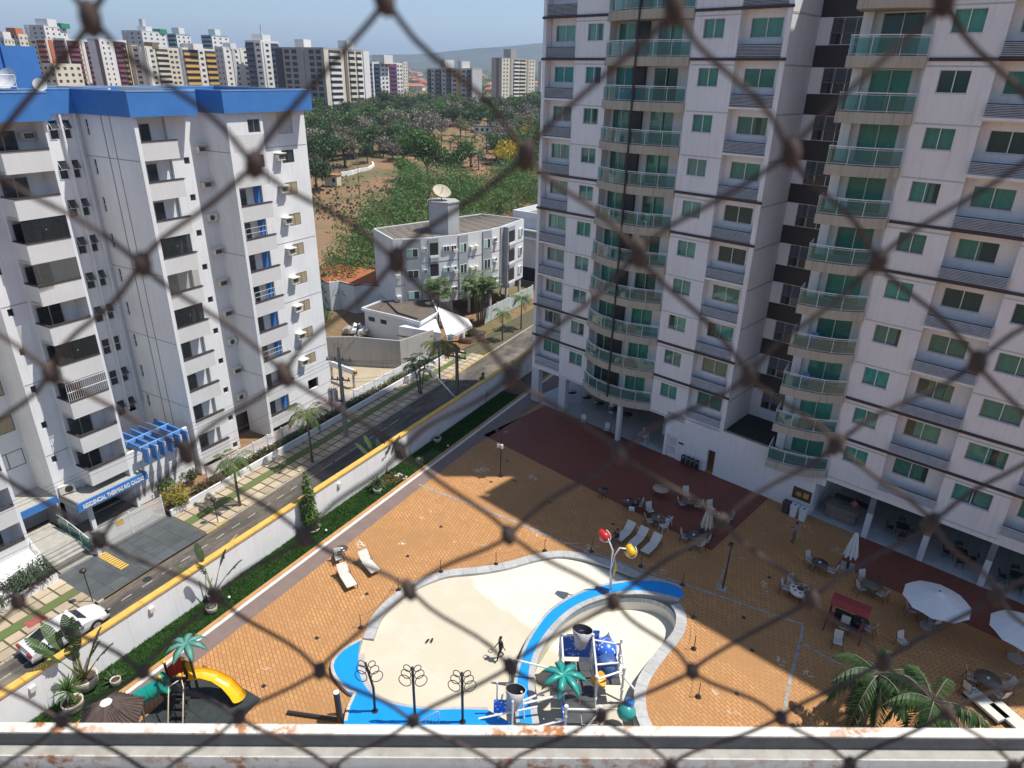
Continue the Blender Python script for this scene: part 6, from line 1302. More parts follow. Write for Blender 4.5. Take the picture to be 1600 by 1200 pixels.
tower_far('white distant tower with grey vertical fins', 340, 352, 392, 76, 440, 12, 'lgrey', 'white', w4(2, .2), [(0.0, .1, 's', 'white'), (.14, .22, 'w', 0), (.32, .42, 's', 'lgrey'), (.46, .54, 'w', 0), (.64, .72, 's', 'white'), (.8, .9, 'w', 0)], 0, [(.4, .4, 5, 3, 'white')])
tower_far('white distant tower with dark blue glazed bays and antennas', 388, 412, 440, 66, 440, 13, 'white', 'white', [(.1, .3, 'w', 0), (.45, .95, 'b', 'blue')], [(.1, .2, 's', 'white'), (.25, .4, 'w', 0), (.55, .95, 'b', 'blue')], 0, [(.5, .5, 7, 4, 'white'), (.35, .4, .5, 9, 'lgrey'), (.6, .6, .5, 8, 'lgrey')])
tower_far('big cream distant block, left side in shade, right of the white towers', 432, 508, 577, 77, 400, 12, 'grey', 'cream', [(x, x+.09, 'g', 0) for x in (.06, .2, .55, .7)]+[(.1+.3, .1+.36, 's', 'grey'), (.84, .98, 's', 'dark')], [(.1, .34, 'b', 'white'), (.42, .48, 's', 'brown'), (.52, .66, 'b', 'cream'), (.7, .82, 'b', 'white'), (.86, 1, 's', 'white')], 0, [(.7, .3, 6, 5, 'white'), (.1, .6, 6, 5, 'white')], zb=4)  # left face grey: the cream block's shade is put into its colour
tower_far('white distant tower with maroon roof line and middle strip', 577, 582, 629, 99, 470, 11, 'white', 'white', [(.2, .8, 'w', 0)], [(.05, .22, 'b', 'blue'), (.3, .36, 'w', 0), (.42, .48, 'w', 0), (.54, .78, 's', 'maroon'), (.57, .75, 'b', 'blue'), (.82, .87, 'w', 0), (.92, .97, 'w', 0)], 0, [(.5, .4, 9, 5, 'white'), (.02, .5, 1, .8, 'maroon')])
tower_far('small pale distant tower peeping out behind the maroon-topped one', 626, 630, 637, 98, 700, 10, 'cream', 'cream', [], w4(2))
tower_far('distant tower with ochre roof line and dark blue bays', 667, 738, 753, 109, 470, 9, 'cream', 'white', [(.03, .1, 'b', 'blue'), (.14, .2, 'w', 0), (.24, .3, 's', 'yellow'), (.33, .4, 'w', 0), (.44, .54, 'b', 'blue'), (.58, .62, 'w', 0), (.66, .8, 'b', 'blue'), (.84, .88, 'w', 0), (.9, .98, 'b', 'blue')], [], 25, [(.6, .4, 7, 6, 'white'), (.25, .4, 6, 5, 'white'), (.5, .04, 2, 1, 'yellow')])
tower_far('separate cream distant tower before the hills', 768, 784, 836, 92, 560, 12, 'grey', 'cream', [(.3, .5, 's', 'brown')], w4(2, .4, .02, .2)+[(.24, .3, 's', 'grey'), (.34, .5, 'b', 'white'), (.52, .7, 'b', 'cream'), (.74, .79, 's', 'grey')]+w4(2, .4, .8, .98), 0, [(.4, .35, 7, 7, 'grey')])  # grey left face holds the cream tower's shade in its colour
tower_far('sliver of a pale distant tower at the tower edge', 841, 846, 864, 97, 600, 11, 'lgrey', 'white', [], w4(3))
# ---- far town: houses, trees
hm = []
for k, (wc, rc_) in enumerate([(pal['white'], terracotta), (pal['cream'], M('far_roof_red', (.45, .14, .07), .9)), (pal['white'], pal['lgrey'])]):
    wbm = MB().box(-6, -4.5, 0, 6, 4.5, 4.5); rbm = MB().add([(-6.6, -5, 4.5), (6.6, -5, 4.5), (6.6, 5, 4.5), (-6.6, 5, 4.5), (-4, 0, 6.6 if k < 2 else 5), (4, 0, 6.6 if k < 2 else 5)], [(0, 1, 5, 4), (1, 2, 5), (2, 3, 4, 5), (3, 0, 4)]); hm.append((wbm.mesh('wall', wc), rbm.mesh('roof', rc_)))
hl = ['white house with tiled roof in the far town', 'cream house with red roof in the far town', 'white flat-roofed house in the far town']
for i in range(120):
    px = random.uniform(575, 848); r = random.choice([random.uniform(720, 1100), random.uniform(1100, 2300)]); p = along(px, r); k = random.randrange(3); o = thing('town_house', hl[k], 'house', p, random.uniform(0, 3), 'houses of the far town', random.uniform(.8, 1.5))
    obj('wall', hm[k][0], o); obj('roof', hm[k][1], o)
cs, rs = [], []
for i in range(900):
    px = random.uniform(380, 870); r = 480+2300*random.random()**1.3
    if r < 620 and 700 < px < 850: continue
    p = along(px, r); cs.append((p.x, p.y, p.z+2.5)); rs.append(random.uniform(2.5, 5.5))
obj('far_woods', leaf_cloud(cs, rs, 26000, 1.1, 2.0, 'far_woods', [leafB, leafA, leafC], .9, .5, mi=[.5, .3, .2]), kind='stuff')
for i, px in enumerate([88, 150, 180, 205, 240, 590, 610, 640, 655, 500, 520]):
    tree('round', along(px, 330 if px < 300 else 345), 1.6 if px < 300 else 1.2, names['round'], 'trees before the distant towers')
for i, (px, py) in enumerate([(527, 178), (545, 176), (668, 172), (700, 174)]):
    p = onland(px, py); o = thing('park_palm', 'palm rising above the far edge of the park trees', 'palm', p, i, 'palms at the far park edge'); MB().tube([(0, 0, 0), (.1, 0, 9)], .25, 6).build('trunk', palm_bark, o); [obj('frond', frA[k % 2], o, (.1, 0, 9), (0, .35-.8*(k/11), 2.4*k), 1.7) for k in range(11)]
# ---- haze (air)
hz = MB().box(-9500, -9500, -6, 9500, 9500, 430); m, t, b = nodes('haze_air'); t.nodes.remove(b); pv_ = N(t, 'ShaderNodeVolumePrincipled'); pv_.inputs['Color'].default_value = (.58, .74, 1, 1); pv_.inputs['Density'].default_value = .00016; pv_.inputs['Anisotropy'].default_value = .2
t.links.new(pv_.outputs[0], t.nodes['Material Output'].inputs['Volume'])
hz.build('haze', m, kind='stuff')
# ================================================================ DECK FURNITURE
random.seed(5)
frame_m = M('chair_frame_bronze', (.05, .04, .035), .4, .1, metal=.3); sling = brickmat('striped_sling', (.55, .54, .5), (.55, .54, .5), (.12, .12, .12), 4, .11, 0, .8, off=0, ms=.012)
sling = M('white_sling', (.60, .58, .52), .8, .1, 6, fine=40); sling_g = M('grey_stripe', (.22, .22, .22), .8); wood_top = M('brown_table_top', (.16, .12, .09), .35, .2, 5); glass_top = M('dark_table_top', (.07, .065, .06), .25, .1, 5); pale_top = M('pale_table_top', (.42, .34, .25), .5, .15, 4)
def dk(px, py, z=0.0): return at(px, py, z)-Vector((0, 0, z))
def make_chair(label):
    o = thing('patio_chair', label, 'chair', (0, 0, 0), 0, 'patio chairs on the deck')
    s_ = MB().box(-.24, -.24, .42, .24, .22, .45).build('seat', sling, o); [MB().box(-.24, -.2+i*.13, .449, .24, -.17+i*.13, .456).build('seat_stripe', sling_g, s_) for i in range(3)]
    b = MB().add([(-.23, -.25, .45), (.23, -.25, .45), (.23, -.38, .95), (-.23, -.38, .95), (-.23, -.22, .45), (.23, -.22, .45), (.23, -.35, .95), (-.23, -.35, .95)], [(0, 1, 2, 3), (7, 6, 5, 4), (0, 4, 5, 1), (1, 5, 6, 2), (2, 6, 7, 3), (3, 7, 4, 0)]).build('backrest', sling, o)
    for sx in (-1, 1):
        MB().tube([(sx*.26, .24, 0), (sx*.26, .24, .64), (sx*.26, -.26, .66)], .016, 5).build('armrest', frame_m, o); MB().tube([(sx*.25, -.4, 0), (sx*.25, -.26, .44), (sx*.245, -.38, .98)], .016, 5).build('leg', frame_m, o)
    return note(o)
ch0 = make_chair('x'); ch_used = [0]
def chair(px, py, face, label, z=0.0):       # face: pixel the chair looks at
    p = dk(px, py, .45); q = dk(face[0], face[1], .72); d = q-p; rz = math.atan2(-d.x, d.y); p.z = z
    if not ch_used[0]: ch_used[0] = 1; ch0.location = p; ch0.rotation_euler = (0, 0, rz); ch0['label'] = label; return ch0
    return dup(ch0, p, rz, label)
def make_table(r, top, h, label, grp='round tables on the deck'):
    o = thing('round_table', label, 'table', (0, 0, 0), 0, grp); MB().lathe([(0, h-.03), (r, h-.03), (r, h), (0, h)], n=24).build('table_top', top, o)
    for i in range(4): a = i*math.pi/2+.4; MB().tube([(r*.7*math.cos(a), r*.7*math.sin(a), 0), (r*.3*math.cos(a), r*.3*math.sin(a), h*.5), (r*.6*math.cos(a), r*.6*math.sin(a), h-.03)], .017, 5).build('leg', frame_m, o)
    return note(o)
def table(px, py, r, top, label, ash=True, h=.72):
    o = make_table(r, top, h, label); o.location = dk(px, py, h)
    if ash: a = thing('ashtray', 'small pale ashtray on '+label.split(' with')[0].split(' between')[0].split(' near')[0].split(' left')[0].split(' by')[0], 'ashtray', o.location+Vector((0, 0, h)), 0, 'ashtrays on the tables'); MB().lathe([(.0, 0), (.07, 0), (.08, .05), (.06, .05), (.05, .02), (0, .02)], n=12).build('bowl', white_metal, a)
    return o
table(942, 765, .38, glass_top, 'lone small dark table at the edge of the red paving', False)
table(1033, 763, .62, pale_top, 'pale empty round table standing alone on the red paving', False)
table(981, 782, .38, glass_top, 'small dark table with a seated reader beside it'); chair(997, 788, (981, 782), 'patio chair with a seated reader at the small dark table')
table(1029, 808, .5, wood_top, 'brown table between two sling chairs and white plastic chairs'); chair(1016, 797, (1029, 808), 'sling chair behind the brown table near the loungers'); chair(1015, 813, (1029, 808), 'sling chair left of the brown table near the loungers')
table(1077, 781, .52, wood_top, 'brown table with three sling chairs in the middle of the red paving'); chair(1072, 772, (1077, 781), 'sling chair behind the table with three sling chairs'); chair(1066, 786, (1077, 781), 'sling chair left of the table with three sling chairs'); chair(1090, 789, (1077, 781), 'sling chair right of the table with three sling chairs')
table(1123, 803, .52, glass_top, 'dark table behind the closed cream parasol'); chair(1111, 794, (1123, 803), 'sling chair left of the dark table behind the cream parasol'); chair(1138, 808, (1123, 803), 'outer sling chair right of the dark table behind the cream parasol'); chair(1131, 815, (1123, 803), 'inner sling chair right of the dark table behind the cream parasol')
table(1084, 836, .55, glass_top, 'dark table left of the cream parasol base'); chair(1071, 838, (1084, 836), 'sling chair left of the dark table by the cream parasol base'); chair(1093, 850, (1084, 836), 'front sling chair at the dark table by the cream parasol base'); chair(1101, 844, (1084, 836), 'right sling chair at the dark table by the cream parasol base')
table(1281, 879, .5, glass_top, 'dark table left of the closed white parasol'); chair(1267, 875, (1281, 879), 'sling chair left of the dark table by the white parasol'); chair(1299, 891, (1281, 879), 'sling chair right of the dark table by the white parasol')
t_ = table(1251, 920, .55, glass_top, 'table covered with a colourful floral cloth', False)
cl = thing('floral_tablecloth', 'white cloth with red and dark flowers draped over the table', 'tablecloth', t_.location+Vector((0, 0, .725))); mb = MB(); mb.lathe([(0, .004), (.57, .004), (.6, -.06), (.62, -.2)], n=24); mb.build('cloth', M('cloth_white', (.72, .7, .68), .9, .1), cl); [MB().cyl((.42*math.cos(i*.8), .42*math.sin(i*.8), .006), (.42*math.cos(i*.8), .42*math.sin(i*.8), .010), .09+.03*(i % 2), n=9).build('flower_print', [M('print_red', (.5, .08, .06), .9), M('print_dark', (.06, .06, .08), .9), M('print_orange', (.6, .3, .06), .9)][i % 3] if i < 3 else [bpy.data.materials[k] for k in ('print_red', 'print_dark', 'print_orange')][i % 3], cl) for i in range(8)]; MB().lathe([(.0, .012), (.2, .012), (.22, .03), (.12, .03), (0, .02)], n=16).build('tray', black_in, cl)
chair(1229, 918, (1251, 920), 'left sling chair at the floral tablecloth'); chair(1238, 912, (1251, 920), 'back sling chair at the floral tablecloth'); chair(1262, 936, (1251, 920), 'front sling chair at the floral tablecloth')
table(1363, 912, .6, wood_top, 'brown table above the red swing seat', False); chair(1347, 918, (1363, 912), 'sling chair left of the brown table above the swing seat'); chair(1377, 928, (1363, 912), 'front sling chair at the brown table above the swing seat'); chair(1350, 905, (1363, 912), 'back sling chair at the brown table above the swing seat')
table(1449, 951, .6, wood_top, 'brown table under the first open white parasol', False); chair(1425, 952, (1449, 951), 'sling chair left of the table under the open parasol'); chair(1460, 970, (1449, 951), 'sling chair in front of the table under the open parasol')
table(1345, 969, .45, glass_top, 'small dark table right of the red swing seat'); chair(1358, 982, (1345, 969), 'sling chair half hidden by the glossy palm fronds'); chair(1412, 1003, (1430, 1012), 'single sling chair between the two glossy palms')
table(1544, 1060, .62, wood_top, 'brown table at the right edge by the second palm'); chair(1519, 1058, (1544, 1060), 'sling chair left of the table at the right edge'); chair(1516, 1075, (1544, 1060), 'lower left sling chair at the table at the right edge'); chair(1562, 1085, (1544, 1060), 'front sling chair at the table at the right edge'); chair(1571, 1070, (1544, 1060), 'right sling chair at the table at the right edge')
table(534, 857, .38, glass_top, 'small dark table in the sun beside the path'); chair(529, 871, (545, 905), 'sling chair in the sun beside the small table by the path')
chair(911, 658, (904, 675), 'sling chair at the edge of the open hall near its left columns'); chair(948, 671, (940, 690), 'sling chair beside the thin middle column of the open hall')
for i, (px, py) in enumerate([(893, 612), (916, 620), (936, 630), (958, 639), (980, 647)]):
    o = make_table(.5, glass_top, .72, ['first', 'second', 'third', 'fourth', 'fifth'][i]+' dark round table from the left inside the open hall', ); o.location = dk(px, py, .72)
# white plastic chairs and small white table
def plastic_chair(px, py, rz, label):
    o = thing('plastic_chair', label, 'chair', dk(px, py, .42), rz, 'white plastic chairs'); MB().box(-.22, -.22, .4, .22, .22, .44).build('seat', plast, o); MB().add([(-.2, -.22, .44), (.2, -.22, .44), (.22, -.32, .86), (-.22, -.32, .86), (-.2, -.19, .44), (.2, -.19, .44), (.22, -.29, .86), (-.22, -.29, .86)], [(0, 1, 2, 3), (7, 6, 5, 4), (2, 6, 7, 3), (1, 5, 6, 2), (3, 7, 4, 0)]).build('backrest', plast, o)
    for sx in (-1, 1): [MB().cyl((sx*.24, sy*.25, 0), (sx*.2, sy*.19, .4), .025, n=5).build('leg', plast, o) for sy in (-1, 1)]; MB().tube([(sx*.25, .2, .44), (sx*.26, .18, .62), (sx*.24, -.26, .64)], .022, 5).build('armrest', plast, o)
plastic_chair(1037, 822, .9, 'nearer white plastic chair at the brown table'); plastic_chair(1043, 813, 1.2, 'farther white plastic chair at the brown table')
o = thing('plastic_table', 'small white plastic table at the open hall edge', 'table', dk(1005, 679, .7)); MB().box(-.4, -.4, .68, .4, .4, .72).build('table_top', plast, o); [MB().cyl((sx*.38, sy*.38, 0), (sx*.33, sy*.33, .68), .03, n=6).build('leg', plast, o) for sx in (-1, 1) for sy in (-1, 1)]
f_ = thing('grey_figurine', 'grey dispenser standing on the white plastic table', 'figurine', o.location+Vector((0, .1, .72))); MB().lathe([(0, 0), (.14, 0), (.15, .3), (.09, .38), (.12, .5), (.1, .62), (0, .66)], n=12).build('body', M('figurine_grey', (.4, .41, .42), .4), f_); MB().cyl((0, -.14, .12), (0, -.22, .1), .02, n=6).build('tap', dark_metal, f_)  # unclear grey figure at the table, built in a bottle shape with tap
# loungers
def make_lounger(label):
    o = thing('sun_lounger', label, 'sun lounger', (0, 0, 0), 0, 'sun loungers on the deck')
    MB().box(-.32, -.05, .32, .32, 1.25, .36).build('seat', sling, o); MB().add([(-.32, -.05, .34), (.32, -.05, .34), (.32, -.55, .86), (-.32, -.55, .86), (-.32, -.02, .37), (.32, -.02, .37), (.32, -.52, .89), (-.32, -.52, .89)], [(0, 1, 2, 3), (7, 6, 5, 4), (2, 6, 7, 3), (1, 5, 6, 2), (3, 7, 4, 0)]).build('backrest', sling, o)
    for sx in (-1, 1):
        MB().tube([(sx*.35, -.55, .32), (sx*.35, 1.27, .33)], .02, 5).build('side_rail', frame_m, o); MB().tube([(sx*.36, .1, .33), (sx*.37, .08, .55), (sx*.37, -.3, .57), (sx*.35, -.4, .4)], .016, 5).build('armrest', frame_m, o)
        for y in (-.45, 1.2): MB().cyl((sx*.35, y, 0), (sx*.35, y, .33), .018, n=5).build('leg', frame_m, o)
    return note(o)
l0 = make_lounger('x'); first = [1]
def lounger(bk, ft, label):
    b_, f = dk(bk[0], bk[1], .87), dk(ft[0], ft[1], .35); d = (f-b_).normalized(); rz = math.atan2(-d.x, d.y); p = (b_+f)/2-d*.36
    if first[0]: first[0] = 0; l0.location = p; l0.rotation_euler = (0, 0, rz); l0['label'] = label; return l0
    return dup(l0, p, rz, label)
lounger((533, 880), (550, 915), 'nearer white lounger in the sun by the side path'); lounger((567, 861), (586, 891), 'farther white lounger in the sun by the side path')
L1 = lounger((987, 815), (966, 842), 'left lounger of three in the shade with a person at its foot'); lounger((1007, 824), (987, 851), 'middle lounger of the three in the shade'); lounger((1028, 834), (1008, 862), 'right lounger of the three in the shade')
for (px, py, lab) in [(1541, 1100, 'white daybed slab beside the right-hand palm'), (1582, 1122, 'white daybed slab at the lower right edge')]:
    o = thing('daybed', lab, 'sun lounger', dk(px, py, .3), .85, 'white daybeds'); MB().box(-.4, -.95, .2, .4, .95, .34).build('mattress', sling, o); MB().box(-.42, -.97, .12, .42, .97, .2).build('frame', frame_m, o); [MB().cyl((sx*.38, sy*.9, 0), (sx*.38, sy*.9, .12), .03, n=6).build('leg', frame_m, o) for sx in (-1, 1) for sy in (-1, 1)]
# parasols
canv = M('canvas_white', (.72, .73, .72), .9, .06, 2); canv_c = M('canvas_cream', (.62, .58, .47), .9, .12, 4)
def parasol_closed(px, py, h, label, mat, base):
    o = thing('closed_parasol', label, 'parasol', dk(px, py), 0, 'closed parasols'); MB().cyl((0, 0, 0), (0, 0, h), .025, n=8).build('pole', dark_metal, o); mb = MB(); n = 32; rows = [(.05, h-.02), (.12, h-.25), (.2, h-.8), (.28, h-1.35), (.34, h-1.75)]
    vs = [((r*(1+.32*(1 if i % 4 < 2 else -1)))*math.cos(2*math.pi*i/n), (r*(1+.32*(1 if i % 4 < 2 else -1)))*math.sin(2*math.pi*i/n), z+(-.12 if (i % 4 < 2 and k == 4) else 0)) for k, (r, z) in enumerate(rows) for i in range(n)]
    mb.add(vs, [(k*n+i, k*n+(i+1) % n, (k+1)*n+(i+1) % n, (k+1)*n+i) for k in range(4) for i in range(n)]); mb.build('folded_canopy', mat, o); MB().box(-base, -base, 0, base, base, .1).build('base_slab', roof_dark if mat is canv_c else concrete, o); MB().box(-base*.2, -base*.9, .1, base*.2, base*.9, .14).build('base_cross', dark_metal, o)
parasol_closed(1102, 836, 2.55, 'closed cream parasol on a black base slab amid the tables', canv_c, .5); parasol_closed(1324, 886, 2.75, 'closed white parasol on a square stone slab by the columns', canv, .42)
def parasol_open(px, py, h, r, label):
    p = dk(px, py, h); o = thing('open_parasol', label, 'parasol', p, .2, 'open white parasols'); MB().cyl((0, 0, 0), (0, 0, h+.1), .03, n=8).build('pole', alu, o); MB().sph((0, 0, h+.12), .05, 8, 5).build('finial', dark_metal, o); MB().cyl((0, 0, 0), (0, 0, .1), .4, n=16).build('base_plate', concrete, o)
    for i in range(10):
        a, b = 2*math.pi*i/10, 2*math.pi*(i+1)/10; c = (a+b)/2; R0, z1 = r, h-.62; q = lambda an, k, dz=0: (R0*k*math.cos(an), R0*k*math.sin(an), h-.62*k-.0+dz)
        MB().add([q(0, 0), q(a, .5), q(c, .48, -.02), q(b, .5), q(a, 1), q(c, .95, -.0), q(b, 1)], [(0, 1, 2), (0, 2, 3), (1, 4, 5, 2), (2, 5, 6, 3)]).build('canopy_panel', canv, o); MB().tube([(0, 0, h-.03), (R0*math.cos(a), R0*math.sin(a), z1-.02)], .012, 4).build('rib', dark_metal, o)
    MB().lathe([(0, h+.1), (.3, h-.06), (.34, h-.12)], n=20).build('top_vent', canv, o)
parasol_open(1468, 926, 2.5, 1.75, 'first open white parasol over the brown table on the deck'); parasol_open(1610, 975, 2.5, 1.75, 'second open white parasol cut by the right edge')
# red swing seat
p = dk(1326, 965); d = dk(1306, 1005)-dk(1340, 925); sw = thing('swing_seat', 'swing seat with red canopy and white cushions on a dark frame', 'swing seat', dk(1318, 985), math.atan2(-d.x, d.y)); redc = M('swing_red', (.32, .04, .035), .8, .1)
MB().add([(-1.0, -.75, 1.75), (1.0, -.75, 1.75), (1.0, .15, 2.0), (-1.0, .15, 2.0), (1.0, .5, 1.8), (-1.0, .5, 1.8)], [(0, 1, 2, 3), (3, 2, 4, 5)]).build('canopy', redc, sw)
for sx in (-1, 1): MB().tube([(sx*.95, -.7, 0), (sx*.9, -.1, 1.9), (sx*.95, .75, 0)], .03, 5).build('frame_leg', dark_metal, sw); MB().box(sx*.82-.1, -.15, .45, sx*.82+.1, .35, .8).build('side_cushion', redc, sw); MB().cyl((sx*.7, 0, .5), (sx*.8, -.1, 1.85), .012, n=4).build('hanger', dark_metal, sw)
MB().box(-.7, -.3, .4, .7, .3, .5).build('seat', [black_in], sw); MB().box(-.7, -.42, .5, .7, -.3, 1.0).build('backrest', black_in, sw); MB().tube([(-.9, -.1, 1.9), (.9, -.1, 1.9)], .03, 5).build('top_bar', dark_metal, sw)
chair(1309, 1002, (1312, 1060), 'sling chair directly in front of the red swing seat'); chair(1319, 979, (1310, 1020), 'sling chair under the front of the red swing canopy')
# stanchions and rope
stn = [(564, 981), (623, 922), (689, 894), (775, 882), (851, 861), (924, 862), (1001, 885), (1066, 914), (1084, 965), (1084, 1014), (1091, 1089)]; sp = [at(*q) for q in stn]; k0 = None; sl_lab = ['beside the blue terrace', 'at the left curve of the pool', 'above the left end of the pool', 'above the pool left of centre', 'above the pool near the shadow edge', 'first in the shade above the pool', 'right of the water bucket flower', 'at the tip of the blue divider', 'in the sun right of the divider tip', 'halfway down the right side of the deep pool', 'lowest on the right side of the deep pool']
for i, p in enumerate(sp):
    if k0 is None:
        k0 = thing('barrier_post', 'x', 'post', p, 0, 'barrier posts around the pool'); MB().cyl((0, 0, .04), (0, 0, .98), .022, n=6).build('pole', dark_metal, k0); MB().lathe([(.16, 0), (.15, .06), (.05, .14), (.022, .2)], n=12).build('foot', dark_metal, k0); MB().cyl((0, 0, .84), (0, 0, .92), .025, n=6).build('red_band', M('red_tape', (.45, .1, .08), .7), k0); note(k0); q = k0
    else: q = dup(k0, p)
    q['label'] = 'black barrier post '+sl_lab[i]
rp_ = thing('barrier_rope', 'thin red and dark rope slung between the pool barrier posts', 'rope', sp[0])
for i in range(10):
    a, b = sp[i]+Vector((0, 0, .9)), sp[i+1]+Vector((0, 0, .9)); sag = .55 if i in (0, 1, 8, 9) else .25
    MB().tube([a.lerp(b, k/10)-sp[0]-Vector((0, 0, min(.86, sag*4*(k/10)*(1-k/10)))) for k in range(11)], .009, 4).build('rope', bpy.data.materials['red_tape'] if i not in (0, 8, 9) else dark_metal, rp_)
# lamp posts on the deck
o = thing('deck_lamp', 'tall dark lamp post with two small floodlights and a pale box on the shaded deck', 'lamp', at(782, 744)); MB().cyl((0, 0, 0), (0, 0, 4.05), .045, .035, n=8).build('post', dark_metal, o); MB().box(-.18, -.18, 0, .18, .18, .03).build('base_plate', dark_metal, o); MB().tube([(-.35, 0, 3.95), (0, 0, 4.0), (.45, 0, 3.95)], .025, 5).build('arm', dark_metal, o); [MB().box(x-.1, -.08, 3.9, x+.1, .08, 4.08).build('floodlight', dark_metal, o) for x in (-.35, .45)]; [MB().cyl((x, -.1, 2.62), (x, -.1, 2.92), .12, n=8).build('pale_box', lamp_m, o) for x in (-.17, .14)]
o = thing('deck_lamp', 'black lamp post on a square plate near the floral tablecloth', 'lamp', at(1129, 920)); MB().cyl((0, 0, 0), (0.05, 0, 3.3), .055, .045, n=8).build('post', dark_metal, o); MB().box(-.25, -.25, 0, .25, .25, .04).build('base_plate', concrete, o); MB().box(-.12, -.15, 3.3, .14, .15, 3.45).build('lamp_head', dark_metal, o)
o = thing('pipe_post', 'thick black pipe post with pale cap beside the blue terrace', 'post', at(532, 1127)); MB().cyl((0, 0, 0), (-.05, 0, 1.9), .15, n=14).build('pipe', dark_metal, o); MB().cyl((-.05, 0, 1.9), (-.05, 0, 1.93), .14, n=14).build('cap', white_metal, o); MB().cyl((0, 0, .12), (-2.5, -1.0, .12), .09, n=8).build('ground_pipe', dark_metal, o)
# ring trees on the blue terrace
for (bx, by, tx_, ty, ln, lab) in [(586, 1111, 579, 1036, .25, 'leaning ring tree fountain at the left of the blue terrace'), (649, 1127, 649, 1042, 0, 'middle ring tree fountain on the blue terrace'), (723, 1128, 724, 1051, 0, 'right ring tree fountain on the blue terrace')]:
    b = at(bx, by, H_T); h = zof(b, tx_, ty)-H_T; o = thing('ring_fountain', lab, 'fountain', b, math.radians(YAW), 'ring tree fountains'); MB().tube([(0, 0, 0), (.08*ln, 0, h*.5), (-ln*1.0, 0, h)], .065, 8).build('post', dark_metal, o); MB().cyl((0, 0, 0), (0, 0, .03), .16, n=12).build('flange', dark_metal, o)
    for k, (z, r) in enumerate([(h-1.0, .34), (h-.55, .27), (h-.15, .2)]):
        for s_ in (-1, 1):
            c = Vector((s_*(r+.04)-ln*z/h*.8, 0, z+r*.45)); tl2 = s_*.6
            MB().tube([c+Vector((r*math.cos(a)*math.cos(tl2)-.78*r*math.sin(a)*math.sin(tl2)*0, .25*r*math.sin(a*1), r*.72*math.sin(a)+r*math.cos(a)*math.sin(abs(tl2))*s_*.55)) for a in [2*math.pi*i/18 for i in range(18)]], .022, 5, closed=True).build('ring', dark_metal, o)
hr = thing('steel_handrail', 'grey steel handrail across the blue terrace', 'railing', at(640, 1150, H_T)); b2 = at(686, 1133, H_T)-hr.location; MB().tube([(0, 0, .5), (b2.x*.9, b2.y*.9, .95), (b2.x, b2.y, .95), (b2.x, b2.y, 0)], .03, 6).build('rail', alu, hr); [MB().cyl((b2.x*t, b2.y*t, 0), (b2.x*t, b2.y*t, .5+.45*t), .012, n=4).build('baluster', alu, hr) for t in [i/9 for i in range(1, 9)]]
# bucket flower
wp = M('white_pipe', (.75, .75, .74), .3, .05); b = at(954, 921, .05); bf = thing('bucket_flower', 'white pipe water flower with red and yellow tipping buckets on the blue divider', 'water feature', b, math.radians(YAW)); h1, h2 = zof(b, 946, 838), zof(b, 972, 860)
MB().tube([(-.05, 0, 0), (-.12, 0, h1*.5), (-.1, 0, h1*.75), (-.55, 0, h1+.1)], .05, 7).build('stem', wp, bf); MB().tube([(.05, 0, 0), (-.1, 0, h2*.5), (.05, 0, h2*.85), (.3, 0, h2*1.02), (.75, 0, h2)], .05, 7).build('stem', wp, bf)
MB().add([(.0, -.06, h1*.25), (-.22, -.03, h1*.5), (-.02, -.02, h1*.72), (.1, -.04, h1*.5)], [(0, 1, 2, 3)]).add([(.0, -.02, h1*.25), (-.22, .03, h1*.5), (-.02, .02, h1*.72), (.1, .02, h1*.5)], [(3, 2, 1, 0)]).build('blue_leaf', M('leaf_blue', (.08, .14, .42), .4), bf); MB().add([(.05, -.06, h1*.2), (.25, -.03, h1*.42), (.12, -.02, h1*.6), (.02, -.04, h1*.42)], [(0, 1, 2, 3)]).add([(.05, -.02, h1*.2), (.25, .03, h1*.42), (.12, .02, h1*.6), (.02, .02, h1*.42)], [(3, 2, 1, 0)]).build('yellow_leaf', M('leaf_yellow_p', (.65, .48, .05), .4), bf)
bkm = MB().lathe([(.0, -.38), (.17, -.36), (.28, .0), (.34, .28), (.31, .28), (.25, 0), (0, -.3)], n=16)
for (x, z, tilt, m_, nm) in ((-.72, h1+.12, 2.2, M('bucket_red', (.55, .03, .03), .3, .05), 'red_bucket'), (.95, h2-.1, 2.7, M('bucket_yellow', (.75, .42, .02), .3, .05), 'yellow_bucket')):
    k = bkm.build(nm, m_, bf, loc=(x, 0, z), rot=(.5, tilt, 0)); MB().tube([(.36*math.cos(a), 0, .0+.46*math.sin(a)) for a in [i*math.pi/9-.1 for i in range(11)]], .03, 5).build('hoop', wp, k)
# ---- splash tower in the deep pool
DZ = -.95; so_ = thing('splash_tower', 'white pipe splash play tower with tipping bucket, decks and blue slide in the deep pool', 'play structure', at(905, 1112, DZ), math.radians(YAW)); bsp = nodes('speckled_blue'); inb = M('bucket_black', (.025, .025, .027), .5)
def speck():
    m, t, b = bsp; v = N(t, 'ShaderNodeTexVoronoi'); v.inputs['Scale'].default_value = 5.5; t.links.new(pos(t), v.inputs['Vector']); c = mixc(t, ramp(t, v.outputs['Distance'], .24, .3), (.8, .8, .8), (.04, .15, .62)); t.links.new(c, b.inputs['Base Color']); b.inputs['Roughness'].default_value = .3; return m
spk = speck(); gdk = M('grey_deck_panel', (.07, .075, .08), .6, .2, 3); slb = M('slide_blue', (.04, .2, .55), .3, .05); tealp = M('teal_plastic', (.03, .3, .26), .35, .1); orng = M('orange_plastic', (.75, .38, .05), .35, .05)
posts = [(-.9, 2.3), (.75, 2.3), (-.9, 0), (.75, 0), (2.2, 2.0), (2.2, .6), (-.9, -1.8), (.75, -1.8)]
